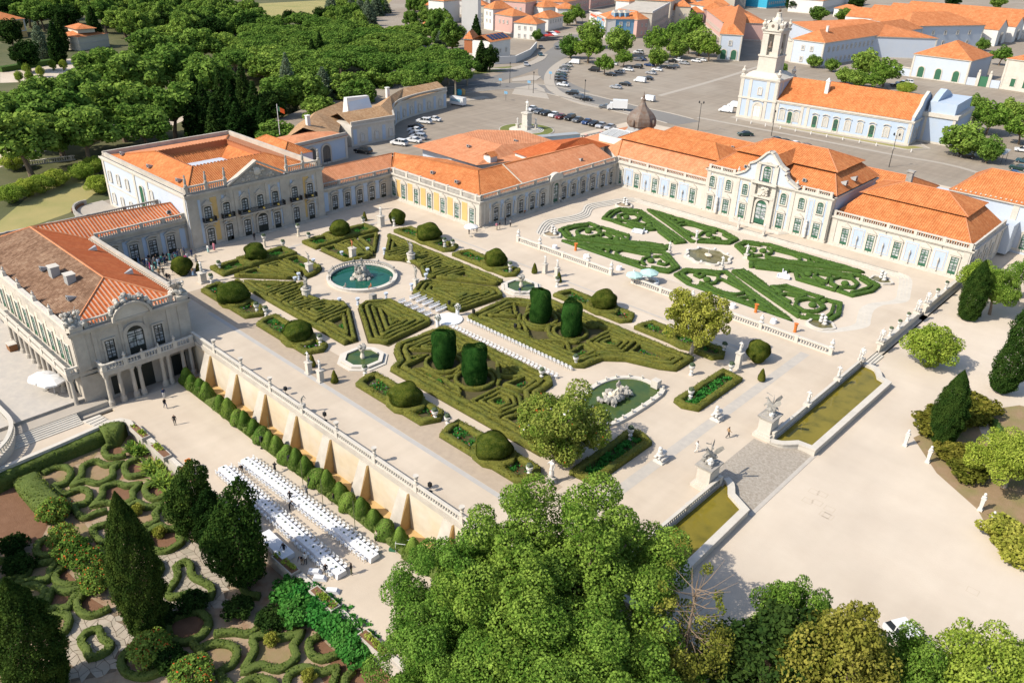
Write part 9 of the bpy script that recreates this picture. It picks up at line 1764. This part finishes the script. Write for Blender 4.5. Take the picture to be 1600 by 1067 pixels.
for k, (rd, a, c, l) in enumerate([(m_,1160,822,'behind the white palace wing'),(m_,450,640,'at the car park edge'),(n_,755,1045,'behind the bell gable'),(n_,20,850,'left of the bell tower cars'),(m_,132,585,'on the traffic island'),(m_,437,180,'beside the square trees'),(t_,1585,520,'at the road bend')]): x, y = rd(a, c); lamp(x, y, 9 if k in (0,2) else 7.5, 'dark street lamp '+l, k in (0,2))
for k, (rd, a, c, l) in enumerate([(m_,105,560,'on the traffic island'),(m_,238,500,'at the car park corner'),(t_,1560,630,'by the road bend, left'),(t_,1525,545,'by the road bend, far')]): x, y = rd(a, c); b = MB(); b.tube([(x,y,0),(x,y,3)], .05, 'iron', 5); b.box(x-.8,x+.8,y-.04,y+.04,2.4,3.3,'paint_blue'); o = b.obj('road_sign'); tag(o, 'blue road sign '+l, 'sign', 'blue road signs')
for k, (a, c, h, r, l) in enumerate([(165,490,11,5.5,'at the left end of the car park'),(310,530,12,6.5,'second from the left over the cars'),(330,400,14,7,'behind the second tree, before the blue house'),(450,625,8,4.0,'standing forward on the open car park'),(570,470,14,7,'before the blue corner house'),(605,560,7,4.2,'small, right of the forward tree'),(885,560,9,5,'at the middle front of the car park'),(880,470,13,7,'large, middle of the car park'),(1050,490,10,5.5,'right of the large middle tree'),(1150,450,10,5,'near the barracks end'),(1235,470,14,7,'greyish, near the barracks end'),(1320,515,11,5,'rightmost, beside the barracks end'),(1040,400,14,7,'behind, before the street houses'),(1160,350,15,7.5,'tall, behind the barracks end'),(140,215,9,5,'by the cafe street, left'),(215,200,11,5.5,'by the cafe street, right')]): x, y = v_(a, c); plant_tree(('square','squareB')[k % 2], x, y, 0, h, r, 'leafy square tree '+l, 'tree', 'trees of the town square')
for k, (rd, a, c, h, r, key, l) in enumerate([(n_,590,480,12,6,'square','before the barracks range, left'),(n_,715,545,11,6.5,'squareB','before the barracks range, right'),(n_,480,525,7,4.5,'square','behind the church roof, left'),(n_,560,545,7,5,'square','behind the church roof, middle'),(n_,640,560,6,4.5,'squareB','behind the church roof, right'),(n_,850,590,5,4,'lime','low, behind the church ridge end'),(n_,285,425,6,4,'square','at the barracks gate'),(n_,395,450,6,3.5,'square','beside the sacristy roof'),(n_,1335,320,7,4,'square','right of the gatehouse roof'),(n_,1440,410,9,5,'squareB','by the courtyard right of the gatehouse'),(n_,1125,765,5,1.8,'silver','thin, right of the church choir'),(n_,1190,975,10,6.5,'square','large, over the awning'),(n_,1360,840,10,6,'squareB','behind the awning'),(n_,1360,1020,8,3.6,'square','before the awning'),(n_,1290,730,8,4,'square','farthest over the awning'),(n_,1500,780,9,5,'square','near the right edge, far'),(n_,1565,905,9,5,'squareB','near the right edge, near'),(n_,1420,470,5,3,'square','beside the tower, low') if 0 else (n_,470-400,470,6,3.5,'square','left of the bell tower'),(w_,690,690,13,3.2,'darkA','fir with dark crown before the solar house, left'),(w_,770,690,12,4,'darkB','fir with dark crown before the solar house, right'),(w_,410,480,16,6.5,'woodC','big, before the tall white house'),(w_,1225,395,6,3.2,'square','before the cafe house'),(w_,640,430,15,3,'darkA','tall dark fir beside the tall white house'),(w_,260,330,13,5,'woodB','left of the tall white house')]): x, y = rd(a, c); plant_tree(key, x, y, 0, h, r, 'town tree '+l, 'tree', 'trees among the town buildings')
for k, (u, v, l) in enumerate([(1240,8,'far left'),(1300,4,'middle'),(1340,6,'right'),(1490,3,'far right'),(1280,22,'behind the barracks roofs, left'),(1320,25,'behind the barracks roofs, right'),(1560,4,'right edge')]): x, y = G(u, v, 5); plant_tree('darkB' if k in (0,1,2,3) else 'woodC', x, y, 0, 11, 7, 'dark tree along the top edge above the barracks, '+l, 'tree', 'trees along the top right edge')
